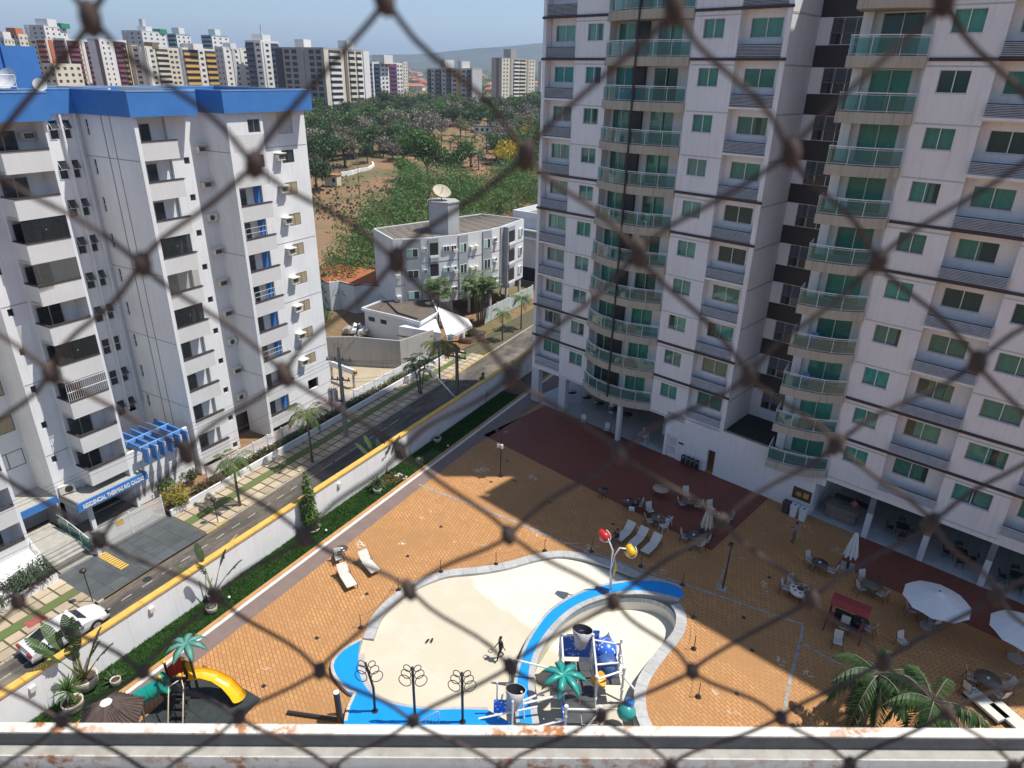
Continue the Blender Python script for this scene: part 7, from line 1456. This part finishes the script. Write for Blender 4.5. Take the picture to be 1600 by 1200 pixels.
for x, y in posts: po = MB().cyl((x, y, 0), (x, y, 3.0 if y > 1 else 2.5), .07, n=8).build('pipe_post', wp, so_); [MB().cyl((x, y, z), (x, y, z+.12), .1, n=8).build('collar', wp, po) for z in (.9, 1.8, 2.4)]
for a, b in (((-.9, 2.3, 2.9), (.75, 2.3, 2.9)), ((.75, 2.3, 2.6), (2.2, 2.0, 2.6)), ((.75, .0, 2.3), (2.2, .6, 2.3)), ((.75, 1.0, 2.2), (2.2, 1.2, 2.2)), ((-.9, 0, 2.4), (-.9, 2.3, 2.8)), ((.75, 0, 2.4), (.75, 2.3, 2.8)), ((2.2, .6, 2.4), (2.2, 2, 2.7)), ((.75, -1.8, 2.2), (-.4, -3.0, 2.0)), ((-.9, 0, 1.9), (-3.2, -1.0, 1.7)), ((-.9, 1.0, 1.7), (-3.6, 1.4, 2.1)), ((2.2, 1.2, 1.4), (2.9, .6, .9)), ((.75, -.9, 1.3), (1.8, -.8, 1.2)), ((-.9, -1.8, 1.6), (-3.4, -2.3, 1.2)), ((-3.6, 1.4, 0), (-3.6, 1.4, 2.2)), ((-.9, -1.8, 2.3), (.75, -1.8, 2.3))):
    MB().cyl(a, b, .055, n=8).build('pipe', wp, so_)
for i in range(2):
    for k in range(6): MB().box(-.82+i*.76, -1.7+k*.64, 1.2, -.09+i*.76, -1.09+k*.64, 1.25).build('deck_panel', gdk, so_)
for k in range(3): MB().box(.85, .65+k*.45, 1.2, 2.12, 1.06+k*.45, 1.25).build('deck_panel', gdk, so_)
for k in range(5): MB().box(-.8, -1.85-k*.28, .95-k*.22, .68, -1.6-k*.28, 1.0-k*.22).build('tread', gdk, so_)
MB().box(-1.0, 2.36, 1.3, .8, 2.42, 2.7).build('speckled_panel', spk, so_); MB().box(-.2, 2.43, 2.2, 1.1, 2.48, 3.1).build('speckled_panel', spk, so_); MB().box(-1.0, -1.86, .6, -.94, -.2, 1.6).build('speckled_panel', spk, so_)
big = MB().lathe([(0, -.55), (.28, -.5), (.4, 0), (.55, .5), (.52, .5)], n=20, m=0).build('tipping_bucket', [M('bucket_grey', (.5, .5, .5), .35)], so_, loc=(.1, 2.0, 3.0), rot=(-.25, .1, 0)); MB().lathe([(.52, .5), (.37, 0), (.25, -.46), (0, -.46)], n=20).build('bucket_inside', inb, big)
mb = MB(); P = [(1.5, 2.1, 1.25), (1.5, 2.8, 1.2), (1.5, 3.6, .8), (1.5, 4.4, .35), (1.5, 4.9, .2)]
n = 9
for i in range(len(P)-1):
    for k in range(n-1):
        f = lambda q, k: (q[0]+.55*math.cos(math.pi+math.pi*k/(n-1)), q[1], q[2]+.5+.5*math.sin(math.pi+math.pi*k/(n-1))); mb.add([f(P[i], k), f(P[i+1], k), f(P[i+1], k+1), f(P[i], k+1)], [(0, 1, 2, 3)], 0, True)
mb.build('slide', slb, so_); MB().lathe([(.56, 0), (.56, .5), (.5, .75), (.3, .9), (0, .92)], (1.5, 1.5, 1.25), 16).build('slide_hood', M('hood_navy', (.06, .13, .36), .35), so_); MB().lathe([(.62, -.3), (.64, .1), (.5, .4), (.25, .55), (0, .6)], (1.55, 2.7, 1.5), 16).build('speckled_dome', spk, so_)
lp = MB(); q_ = 8
def plastic_palm(par, c, r, mat, n=7):
    for i in range(n):
        a = 2*math.pi*i/n; mb = MB(); d = Vector((math.cos(a), math.sin(a), 0)); s_ = Vector((-d.y, d.x, 0)); C = Vector(c); pr = [(0, .05, .0), (.35, .2, .1), (.7, .2, .0), (.95, .1, -.22), (1.05, .02, -.38)]; V = []
        for (u, w_, z) in pr: p = C+d*r*u+Vector((0, 0, r*z)); V += [p-s_*r*w_, p+Vector((0, 0, .05)), p+s_*r*w_, p-Vector((0, 0, .04))]
        mb.add(V, [(j*4+k, j*4+(k+1) % 4, j*4+4+(k+1) % 4, j*4+4+k) for j in range(4) for k in range(4)], 0, True); mb.build('palm_leaf', mat, par)
plastic_palm(so_, (-.95, -.15, 2.7), 1.15, tealp); obk = MB().lathe([(0, -.3), (.25, -.28), (.38, .25), (.34, .25), (0, -.2)], n=14)
obk.build('orange_bucket', orng, so_, loc=(.85, .25, 2.0), rot=(.3, .9, 0)); t2 = MB().sph((0, 0, 0), .48, 12, 8, sc=(1, 1, .95)).build('teal_pod', tealp, so_, loc=(2.2, -.85, 1.1)); MB().cyl((.1, .1, .35), (.15, .15, .6), .25, n=12).build('pod_lid', slb, t2)
mb_ = thing('side_splash', 'second grey tipping bucket on white pipes at the corner of the blue terrace', 'play structure', at(800, 1128, 0), math.radians(YAW))
for x, y in ((-.7, 0), (.6, .2), (.0, -.6)): MB().cyl((x, y, -.1), (x*.7, y*.7, 1.9), .05, n=7).build('pipe', wp, mb_)
big2 = MB().lathe([(0, -.55), (.28, -.5), (.4, 0), (.5, .4), (.47, .4)], n=20).build('tipping_bucket', bpy.data.materials['bucket_grey'], mb_, loc=(.1, 0, 1.7), rot=(-.3, .1, 0)); MB().lathe([(.47, .4), (.36, 0), (.25, -.46), (0, -.46)], n=20).build('bucket_inside', inb, big2); MB().box(-.9, -.1, .7, -.3, 0, 1.5).build('speckled_panel', spk, mb_); MB().cyl((-1.6, -.6, .9), (1.2, -.1, 1.2), .05, n=7).build('pipe', wp, mb_); MB().cyl((.5, .2, 1.0), (2.9, .6, 1.4), .06, n=7).build('pipe', wp, mb_); MB().cyl((-.75, .3, 1.0), (-.75, .3, 2.3), .04, n=7).build('pipe', wp, mb_)
plastic_palm(mb_, (-30, 0, -30), .01, tealp, 0)
# ---- playground
mat_m = M('rubber_mat', (.035, .045, .045), .95, .2, 3, rnd=.15); MA = [at(*q).xy for q in [(293, 1055), (318, 1040), (408, 1092), (352, 1150)]]; u, v = MA[2]-MA[1], MA[0]-MA[1]; u_, v_ = u.normalized(), (MA[3]-MA[2]).normalized(); pm = struct(sheet([MA[1], MA[2], MA[2]+v_*4.5, MA[1]+v_*4.5], .006, 'play_mat', roof_dark))
for i in range(4):
    for k in range(4):
        a = MA[1]+u_*(u.length*i/4)+v_*(4.5*k/4); b_, c_ = u_*(u.length/4-.015), v_*(4.5/4-.015); ring_ = [a, a+b_, a+b_+c_, a+c_]; ring_ = ring_ if (b_.x*c_.y-b_.y*c_.x) > 0 else ring_[::-1]; MB().prism(ring_, 0, .03).build('mat_tile', mat_m, pm)
pg2 = thing('playground_set', 'plastic playground set with yellow slide, red roof panel and teal tube on black mats', 'play structure', at(285, 1100), math.radians(YAW)); ylw = M('play_yellow', (.75, .42, .01), .3, .05); rdp = M('play_red', (.5, .05, .02), .3, .05); tlp = M('play_teal', (.01, .3, .24), .35, .05)
for x, y in ((-.75, .55), (.05, .8), (-.55, -.35), (.35, -.2)): po = MB().cyl((x, y, 0), (x, y, 2.1), .06, n=8).build('post', dark_metal, pg2); MB().sph((x, y, 2.18), .1, 10, 6).build('ball', ylw, po)
MB().box(-.75, -.35, .95, .35, .75, 1.02).build('platform', dark_metal, pg2); mb = MB()
for i in range(9): z = 1.2+.12*i; mb.cyl((-.7+.0*i, .6+.0*i, 1.1), (-.7, .6, 1.1), .01, n=4)
MB().add([(-.72, .55, 1.1), (-.05, .82, 1.3), (-.1, .9, 2.2), (-.75, .65, 1.7)], [(0, 1, 2, 3)]).add([(-.72, .62, 1.1), (-.05, .89, 1.3), (-.1, .97, 2.2), (-.75, .72, 1.7)], [(3, 2, 1, 0)]).build('red_panel', rdp, pg2); [MB().cyl((-.7+.13*i, .56+.05*i, 1.12), (-.72+.13*i, .62+.05*i, 1.72+.1*i), .035, n=6).build('red_rib', rdp, pg2) for i in range(6)]
mb = MB(); P = [(.3, .45, 1.25), (.9, .65, 1.15), (1.5, .7, .9), (2.1, .6, .55), (2.65, .25, .3), (2.9, .0, .25)]
for i in range(5):
    dA = (Vector(P[min(5, i+1)])-Vector(P[max(0, i-1)])).normalized(); dB = (Vector(P[min(5, i+2)])-Vector(P[i])).normalized()
    for k in range(8):
        def f(q, d, k): s_ = Vector((-d.y, d.x, 0)).normalized(); a = math.pi+math.pi*k/8; return Vector(q)+s_*.36*math.cos(a)+Vector((0, 0, .3+.3*math.sin(a)))
        mb.add([f(P[i], dA, k), f(P[i+1], dB, k), f(P[i+1], dB, k+1), f(P[i], dA, k+1)], [(0, 1, 2, 3)], 0, True)
mb.build('slide', ylw, pg2); MB().add([(.0, .82, 1.05), (.4, .75, 1.05), (.45, .75, 1.9), (.0, .84, 2.0)], [(0, 1, 2, 3)]).add([(.0, .9, 1.05), (.4, .83, 1.05), (.45, .83, 1.9), (.0, .92, 2.0)], [(3, 2, 1, 0)]).build('slide_arch', ylw, pg2); MB().cyl((-.6, -.1, 1.5), (-1.7, -.55, 1.0), .38, n=18, caps=False).build('tube', tlp, pg2); MB().cyl((-.6, -.1, 1.5), (-.52, -.07, 1.53), .55, n=18).build('tube_plate', tlp, pg2); MB().cyl((-1.1, -.3, 1.27), (-1.16, -.33, 1.24), .40, n=18).build('tube_joint', tlp, pg2); MB().cyl((-1.7, -.55, 1.0), (-2.1, -.7, .3), .36, n=14).build('tube_end', dark_metal, pg2)
for dx in (-.35, .35): MB().tube([(.35+dx*.2, -.25, 1.9), (.3+dx, -.6, 1.85), (.45+dx, -1.5, .6), (.4+dx, -1.4, .1)], .03, 6).build('handrail', M('rail_cream', (.7, .62, .42), .4) if dx < 0 else bpy.data.materials['rail_cream'], pg2)
for k in range(4): MB().box(-.05, -.45-k*.28, .75-k*.22, .65, -.22-k*.28, .8-k*.22).build('tread', dark_metal, pg2)
MB().cyl((.75, .35, 0), (.55, .55, 3.3), .07, .06, n=8).build('palm_post', dark_metal, pg2); plastic_palm(pg2, (.5, .6, 3.35), .95, M('play_palm_green', (.10, .28, .22), .5, .15, 3))
# gazebo with tiled roof
gz = thing('tiled_gazebo', 'small gazebo with worn dark brown tiled roof at the lower left', 'gazebo', at(172, 1118, 2.2)-Vector((0, 0, 2.2)), .3); gt_ = M('gazebo_tile', (.10, .07, .06), .85, .3, 4)
for i in range(6):
    a, b = i*math.pi/3, (i+1)*math.pi/3; R0 = 1.45; A, B, C = Vector((R0*math.cos(a), R0*math.sin(a), 2.1)), Vector((R0*math.cos(b), R0*math.sin(b), 2.1)), Vector((.25*math.cos(a), .25*math.sin(a), 3.0)); D = Vector((.25*math.cos(b), .25*math.sin(b), 3.0)); MB().add([A, B, D, C], [(0, 1, 2, 3)]).build('roof_face', gt_, gz); MB().tube([A, C], .07, 6).build('ridge_tile', gt_, gz); MB().cyl((R0*.85*math.cos(a), R0*.85*math.sin(a), 0), (R0*.85*math.cos(a), R0*.85*math.sin(a), 2.15), .06, n=7).build('post', bark, gz)
    for k in range(1, 7): t = k/7; MB().tube([A.lerp(B, t), C.lerp(D, t)], .045, 5).build('tile_row', gt_, gz)
MB().cyl((0, 0, 2.98), (0, 0, 3.02), .27, n=6).build('broken_cap', cream_wall, gz)
# bins
rb = thing('recycling_rack', 'rack of four black cylindrical recycling bins against the white wall', 'bins', tl(2.3, -.45), TRZ); [MB().box(0, y, .25, 1.6, y+.05, .3).build('rack_bar', dark_metal, rb) for y in (-.15, .15)]
for i in range(4): c = MB().lathe([(0, .3), (.15, .3), (.17, .95), (.16, .95), (.14, .35), (0, .35)], (.2+i*.4, 0, 0), 14).build('bin', dark_metal, rb); MB().lathe([(.174, .84), (.176, .9)], (.2+i*.4, 0, 0), 14).build('silver_band', alu, c)
for sx in (.0, 1.55): MB().cyl((sx, 0, 0), (sx, 0, .95), .03, n=6).build('rack_leg', dark_metal, rb)
for (px, py, m_, lab) in [(1227, 800, M('bin_dark', (.06, .06, .07), .5), 'dark grey waste bin under the food poster'), (1239, 806, plast, 'left white waste bin under the food poster'), (1253, 812, plast, 'right white waste bin next to the bar entrance')]:
    o = thing('waste_bin', lab, 'bin', at(px, py), TRZ, 'waste bins by the bar'); MB().add([(-.2, -.2, 0), (.2, -.2, 0), (.2, .2, 0), (-.2, .2, 0), (-.25, -.25, .85), (.25, -.25, .85), (.25, .25, .85), (-.25, .25, .85)], [(3, 2, 1, 0), (4, 5, 6, 7), (0, 1, 5, 4), (1, 2, 6, 5), (2, 3, 7, 6), (3, 0, 4, 7)]).build('body', m_, o); MB().box(-.27, -.27, .85, .27, .27, .93).build('lid', m_, o); MB().box(-.1, -.06, .931, .1, .06, .94).build('slot', black_in, o)
# dark folding sets in the bar hall
dw = M('dark_wood', (.035, .025, .02), .6, .2, 8)
def make_fold():
    o = thing('folding_chair', 'x', 'chair', (0, 0, 0), 0, 'dark folding chairs in the bar hall'); MB().box(-.2, -.2, .42, .2, .2, .45).build('seat', dw, o); MB().box(-.2, -.27, .6, .2, -.23, .85).build('backrest', dw, o)
    for sx in (-1, 1): MB().tube([(sx*.2, .22, 0), (sx*.2, -.25, .86)], .018, 4).build('leg', dw, o); MB().tube([(sx*.17, -.25, 0), (sx*.17, .18, .44)], .018, 4).build('leg', dw, o)
    return note(o)
fc0 = make_fold(); fk = 0
for t_i, (s_, d_) in enumerate([(18.2, 2.2), (21.8, 1.9), (25.0, 1.7)]):
    nm = ['left', 'middle', 'right'][t_i]; o = thing('folding_table', 'dark square folding table at the %s of the bar hall' % nm, 'table', tl(s_, d_), TRZ+.3, 'dark folding tables in the bar hall'); MB().box(-.4, -.4, .7, .4, .4, .73).build('table_top', dw, o); [MB().tube([(sx*.35, -.3, 0), (sx*.35, .3, .7)], .02, 4).build('leg', dw, o) for sx in (-1, 1)]
    for k in range(4):
        a = k*math.pi/2+.3; p = tl(s_+.75*math.cos(a), d_+.75*math.sin(a)); rz = TRZ+a+math.pi/2; lab = 'dark folding chair %s the %s folding table in the bar hall' % (['right of', 'behind', 'left of', 'in front of'][k], nm)
        if fk == 0: fc0.location = p; fc0.rotation_euler = (0, 0, rz); fc0['label'] = lab
        else: dup(fc0, p, rz, lab)
        fk += 1
for i, (px, py) in enumerate([(650, 1033), (672, 1026)]): 
    o = thing('pool_sandal', ['left', 'right'][i]+' dark sandal lying on the dry pool floor', 'sandal', at(668 if i == 0 else 675, 1001 if i == 0 else 1000, -.2).xy.to_3d()+Vector((0, 0, pool_z(at(668, 1000, -.2)))), .4*i, 'sandals on the pool floor'); MB().box(-.05, -.13, 0, .05, .13, .03).build('sole', black_in, o); MB().tube([(-.05, .02, .03), (0, .05, .08), (.05, .02, .03)], .012, 4).build('strap', black_in, o)
for i, (px, py) in enumerate([(759, 1023), (767, 1014)]):
    o = thing('floor_drain', ['nearer', 'farther'][i]+' round pale drain ring in the pool floor beside the walker', 'drain', at(px, py, -.3).xy.to_3d()+Vector((0, 0, pool_z(at(px, py, -.3))+.003)), 0, 'drain rings in the pool floor'); MB().tube([(.12*math.cos(a), .12*math.sin(a), .01) for a in [k*.52 for k in range(12)]], .02, 5, closed=True).build('ring', stone_m, o)
# ================================================================ PEOPLE
skin_b = M('skin_brown', (.28, .15, .09), .6, .05); hair_m = M('hair_black', (.015, .012, .01), .7)
def person(label, p, rz, pose, top, bottom, sc=1.0, shoes=None):
    J = {'pel': (0, 0, .95, .125), 'sp': (0, 0, 1.12, .115), 'ch': (0, .0, 1.32, .135), 'nk': (0, .0, 1.47, .055), 'hb': (0, .02, 1.56, .078), 'ht': (0, .015, 1.68, .075), 'ns': (0, .10, 1.59, .018)}
    for s_, n in ((-1, 'l'), (1, 'r')):
        J['hp'+n] = (s_*.09, 0, .9, .095); J['kn'+n] = (s_*.1, .02, .49, .06); J['an'+n] = (s_*.1, -.02, .09, .04); J['to'+n] = (s_*.115, .15, .04, .035); J['sh'+n] = (s_*.17, 0, 1.4, .065); J['el'+n] = (s_*.23, -.03, 1.12, .045); J['wr'+n] = (s_*.24, .06, .88, .03); J['hd'+n] = (s_*.24, .09, .81, .032)
    if pose == 'walk': J['knl'] = (-.1, .2, .52, .06); J['anl'] = (-.1, .28, .1, .04); J['tol'] = (-.11, .44, .07, .035); J['knr'] = (.1, -.02, .49, .06); J['anr'] = (.1, -.28, .16, .04); J['tor'] = (.11, -.16, .05, .035); J['wrl'] = (-.24, -.14, .9, .03); J['hdl'] = (-.24, -.17, .83, .032); J['wrr'] = (.23, .2, .92, .03); J['hdr'] = (.22, .26, .87, .032)
    if pose == 'phone': J['elr'] = (.24, .03, 1.12, .045); J['wrr'] = (.12, .27, 1.16, .03); J['hdr'] = (.08, .33, 1.2, .032)
    if pose == 'sit':
        dz = -.43
        for k in list(J): x, y, z, r = J[k]; J[k] = (x, y-.05 if k in ('ch', 'nk', 'hb', 'ht', 'ns') else y, z+dz if k[:2] not in ('kn', 'an', 'to') else z, r)
        for s_, n in ((-1, 'l'), (1, 'r')): J['kn'+n] = (s_*.13, .42, .5, .062); J['an'+n] = (s_*.13, .44, .09, .04); J['to'+n] = (s_*.14, .6, .04, .035); J['el'+n] = (s_*.25, .1, .74, .045); J['wr'+n] = (s_*.13, .3, .7, .03); J['hd'+n] = (s_*.1, .36, .72, .032); J['hp'+n] = (s_*.1, .02, .48, .1)
    E_ = [('pel', 'sp'), ('sp', 'ch'), ('ch', 'nk'), ('nk', 'hb'), ('hb', 'ht'), ('hb', 'ns')]
    for n in 'lr': E_ += [('pel', 'hp'+n), ('hp'+n, 'kn'+n), ('kn'+n, 'an'+n), ('an'+n, 'to'+n), ('ch', 'sh'+n), ('sh'+n, 'el'+n), ('el'+n, 'wr'+n), ('wr'+n, 'hd'+n)]
    for n in 'lr':
        w_, h = Vector(J['wr'+n][:3]), Vector(J['hd'+n][:3]); d = (h-w_).normalized(); s_ = -1 if n == 'l' else 1; side = d.cross(Vector((s_, 0, 0))).normalized()
        for i in range(4): f1 = h+side*(.012*(i-1.5)*1.6)+d*.035; f2 = h+side*(.012*(i-1.5)*1.7)+d*(.075-.008*abs(i-1.2))+Vector((-s_*.012, 0, 0)); J['f%s%da' % (n, i)] = (*f1, .009); J['f%s%db' % (n, i)] = (*f2, .008); E_ += [('hd'+n, 'f%s%da' % (n, i)), ('f%s%da' % (n, i), 'f%s%db' % (n, i))]
        t1 = h-d*.02+side*.045; J['th'+n] = (*t1, .010); E_ += [('hd'+n, 'th'+n)]
    ks = list(J); me = bpy.data.meshes.new('sk'); me.from_pydata([J[k][:3] for k in ks], [(ks.index(a), ks.index(b)) for a, b in E_], []); t_o = bpy.data.objects.new('sk', me); COL.objects.link(t_o); md = t_o.modifiers.new('s', 'SKIN'); me.skin_vertices or None
    sv = me.skin_vertices[0].data
    for i, k in enumerate(ks): sv[i].radius = (J[k][3],)*2; sv[i].use_root = (k == 'pel')
    t_o.modifiers.new('b', 'SUBSURF').levels = 1
    dg = bpy.context.evaluated_depsgraph_get(); bm_ = bpy.data.meshes.new_from_object(t_o.evaluated_get(dg)); bpy.data.objects.remove(t_o); bm_.materials.clear()
    for q in (skin_b, top, bottom, shoes or black_in): bm_.materials.append(q)
    segs = [(Vector(J[a][:3]), Vector(J[b][:3]), a, b) for a, b in E_]
    for f in bm_.polygons:
        c = f.center; best = min(segs, key=lambda s: (c-(s[0]+(s[1]-s[0])*max(0, min(1, (c-s[0]).dot(s[1]-s[0])/((s[1]-s[0]).length_squared+1e-9))))).length); a, b = best[2], best[3]
        f.material_index = 3 if b[:2] == 'to' else 2 if (a[:2] in ('hp', 'kn') or b[:2] in ('hp',)) else 1 if b in ('sp', 'ch') or b[:2] in ('sh', 'el') or (b == 'nk' and c.z < J['ch'][2]+.1) else 0; f.use_smooth = True
    o = thing('person', label, 'person', p, rz, None, sc); obj('body', bm_, o); hb = Vector(J['ht'][:3]); MB().sph((hb.x, hb.y-.012, hb.z-.02), .098, 12, 7, sc=(.92, 1.02, 1.0), v1=.56).build('hair', hair_m, o)
    ns = Vector(J['ns'][:3]); mb = MB(); [mb.sph((s_*.032, ns.y-.012, ns.z+.03), .009, 6, 4) for s_ in (-1, 1)]; mb.box(-.022, ns.y-.02, ns.z-.05, .022, ns.y-.008, ns.z-.044); mb.build('face_features', black_in, o, kind='stuff')
    return o
black_c = M('cloth_black', (.02, .022, .025), .9); navy = M('cloth_navy', (.04, .05, .08), .9); plaid = brickmat('checked_shirt', (.45, .42, .5), (.25, .25, .4), (.12, .1, .2), .05, .05, 0, .9, off=0); jean = M('cloth_grey', (.12, .12, .14), .9); pink = M('cloth_pink', (.45, .2, .17), .9)
sh_ = 1.5
person('person in black walking across the dry pool floor', at(782, 1026, -.3).xy.to_3d()+Vector((0, 0, pool_z(at(782, 1026, -.3)))), math.radians(150), 'walk', black_c, black_c, .93)
person('person in a checked shirt looking at a phone near the waste bins', at(1239, 847), math.radians(120), 'phone', plaid, jean, .96)
c_ = at(997, 789, .45); person('seated person in dark clothes reading a pale paper at the small dark table', Vector((c_.x, c_.y, 0)), math.radians(112), 'sit', navy, black_c, .95); bk_ = thing('open_paper', 'open white and blue paper held by the seated reader', 'paper', at(987, 795, .75), 2.0); MB().box(-.25, -.18, 0, -.01, .18, .012).box(.01, -.18, 0, .25, .18, .012).build('sheets', M('paper_white', (.75, .78, .85), .8), bk_); MB().box(-.2, -.12, .0125, -.05, .1, .014).build('blue_print', slb, bk_)
q = at(963, 843, .36); person('person in dark clothes sitting at the foot of the left shaded lounger', Vector((q.x, q.y, -.03)), math.radians(165), 'sit', black_c, jean, .95)
person('person in pink standing behind the bar counter', tl(15.0, 1.75), TRZ+math.pi, 'stand', pink, black_c, .97)
# ================================================================ OUR OWN WINDOW: safety net and sill rail
hd_ = Vector((FW[0], FW[1], 0)).normalized(); rg_ = Vector((RT[0], RT[1], 0)).normalized(); ND = .19
net = thing('safety_net', 'dark knotted safety net stretched across our window', 'net', Vector((0, 0, CAMZ))+hd_*ND)
cord_m = M('net_cord', (.085, .06, .05), .9, .25, 300, fine=900); rows = [.42, .2475, .0775, -.0996, -.2496, -.431, -.578, -.745, -.896, -1.067, -1.216, -1.38, -1.53, -1.7]
random.seed(3); KN = {}
for r, z in enumerate(rows):
    for i in range(-4, 5):
        x = (-.18+.369*i+(.1845 if r % 2 else 0)); KN[(r, i)] = (rg_*(x+random.uniform(-.012, .012))+Vector((0, 0, z+random.uniform(-.012, .012)+x*.03)))*ND+hd_*ND*random.uniform(-.02, .02)
kn_mesh = MB().sph((0, 0, 0), 1, 10, 8).mesh('knot', cord_m)
for (r, i), p in KN.items(): obj('knot', kn_mesh, net, p, (0, random.uniform(-.35, .35), 0), (.0026, .0026, .0042*random.uniform(.85, 1.15)))
for (r, i), p in KN.items():
    if r+1 >= len(rows): continue
    for di in ((0, 1) if r % 2 else (-1, 0)):
        q = KN.get((r+1, i+di))
        if q is None: continue
        d = q-p; s_ = .0022*(1 if r % 2 == 0 else .6); pts = []
        for k in range(9):
            t = k/8; e = t-.045*math.sin(2*math.pi*t); pts.append(p+Vector((d.x*e, d.y*e, d.z*(t-.03*math.sin(math.pi*t))))+rg_*(.0006*math.sin(9*t+r)))
        MB().tube(pts, .00078, 7).build('cord', cord_m, net)
rail_m = nodes('rusty_white_rail')
def rust():
    m, t, b = rail_m; p = pos(t); c = mixc(t, ramp(t, noise(t, p, 60, 5, .7), .35, .7), (.74, .71, .63), (.62, .58, .5)); g = N(t, 'ShaderNodeSeparateXYZ'); t.links.new(p, g.inputs[0])
    ms = ramp(t, noise(t, pos(t, 1, 1, 1), 5, 2), .42, .62); r_ = ramp(t, noise(t, p, 40, 6, .75), .48, .6); mu = N(t, 'ShaderNodeMath', operation='MULTIPLY'); t.links.new(ms, mu.inputs[0]); t.links.new(r_, mu.inputs[1])
    c = mixc(t, mu.outputs[0], c, (.36, .13, .03)); c = mixc(t, ramp(t, noise(t, p, 300, 3), .68, .74), c, (.2, .09, .04)); t.links.new(c, b.inputs['Base Color']); b.inputs['Roughness'].default_value = .55; return m
rail_w = rust(); rail_shade = M('rail_shaded_white', (.14, .145, .145), .6, .2, 40, fine=300)  # unlit faces of the white rail: their shade is put into this grey
RD = .70; zt = at(0, 0, 0).z
P0, P1 = [Vector((0, 0, CAMZ))+Vector(ray(px, py))*((-.867)/ray(px, py)[2]) for px, py in ((0, 1131.5), (1600, 1141))]; dv = (P1-P0).normalized(); nv = Vector((-dv.y, dv.x, 0)); nv = nv if nv.dot(hd_) > 0 else -nv
c0 = (P0+P1)/2; wr_ = thing('window_rail', 'white painted rusty metal rail with stepped ledge below our net', 'railing', (c0.x, c0.y, CAMZ-1.2), math.atan2(dv.y, dv.x)); L = 1.6; zt = 1.2-.867
MB().box(-L, -.0125, zt-.003, L, .003, zt).build('top_rail', rail_w, wr_); MB().box(-L, -.0115, zt-.045, L, -.001, zt-.0031).build('rail_body', rail_shade, wr_); MB().box(-L, -.0285, zt-.06, L, -.0126, zt-.0275).build('ledge', M('ledge_shaded_white', (.4, .38, .34), .6, .2, 40, fine=300), wr_); MB().box(-L, -.0300, zt-.057, L, -.0286, zt-.0265).build('ledge_sunlit_edge', rail_w, wr_); MB().box(-L, -.04, zt-.3, L, -.0301, zt-.058).build('lower_face', rail_shade, wr_)  # ledge tone carries the rail's shadow; white strip imitates its sunlit edge
ob = thing('own_facade', 'wall of our own building below the window', 'building', (c0.x, c0.y, 0), math.atan2(dv.y, dv.x)); MB().box(-8, -.3, -3, 8, -.045, CAMZ-1.12).build('wall', white_wall, ob)
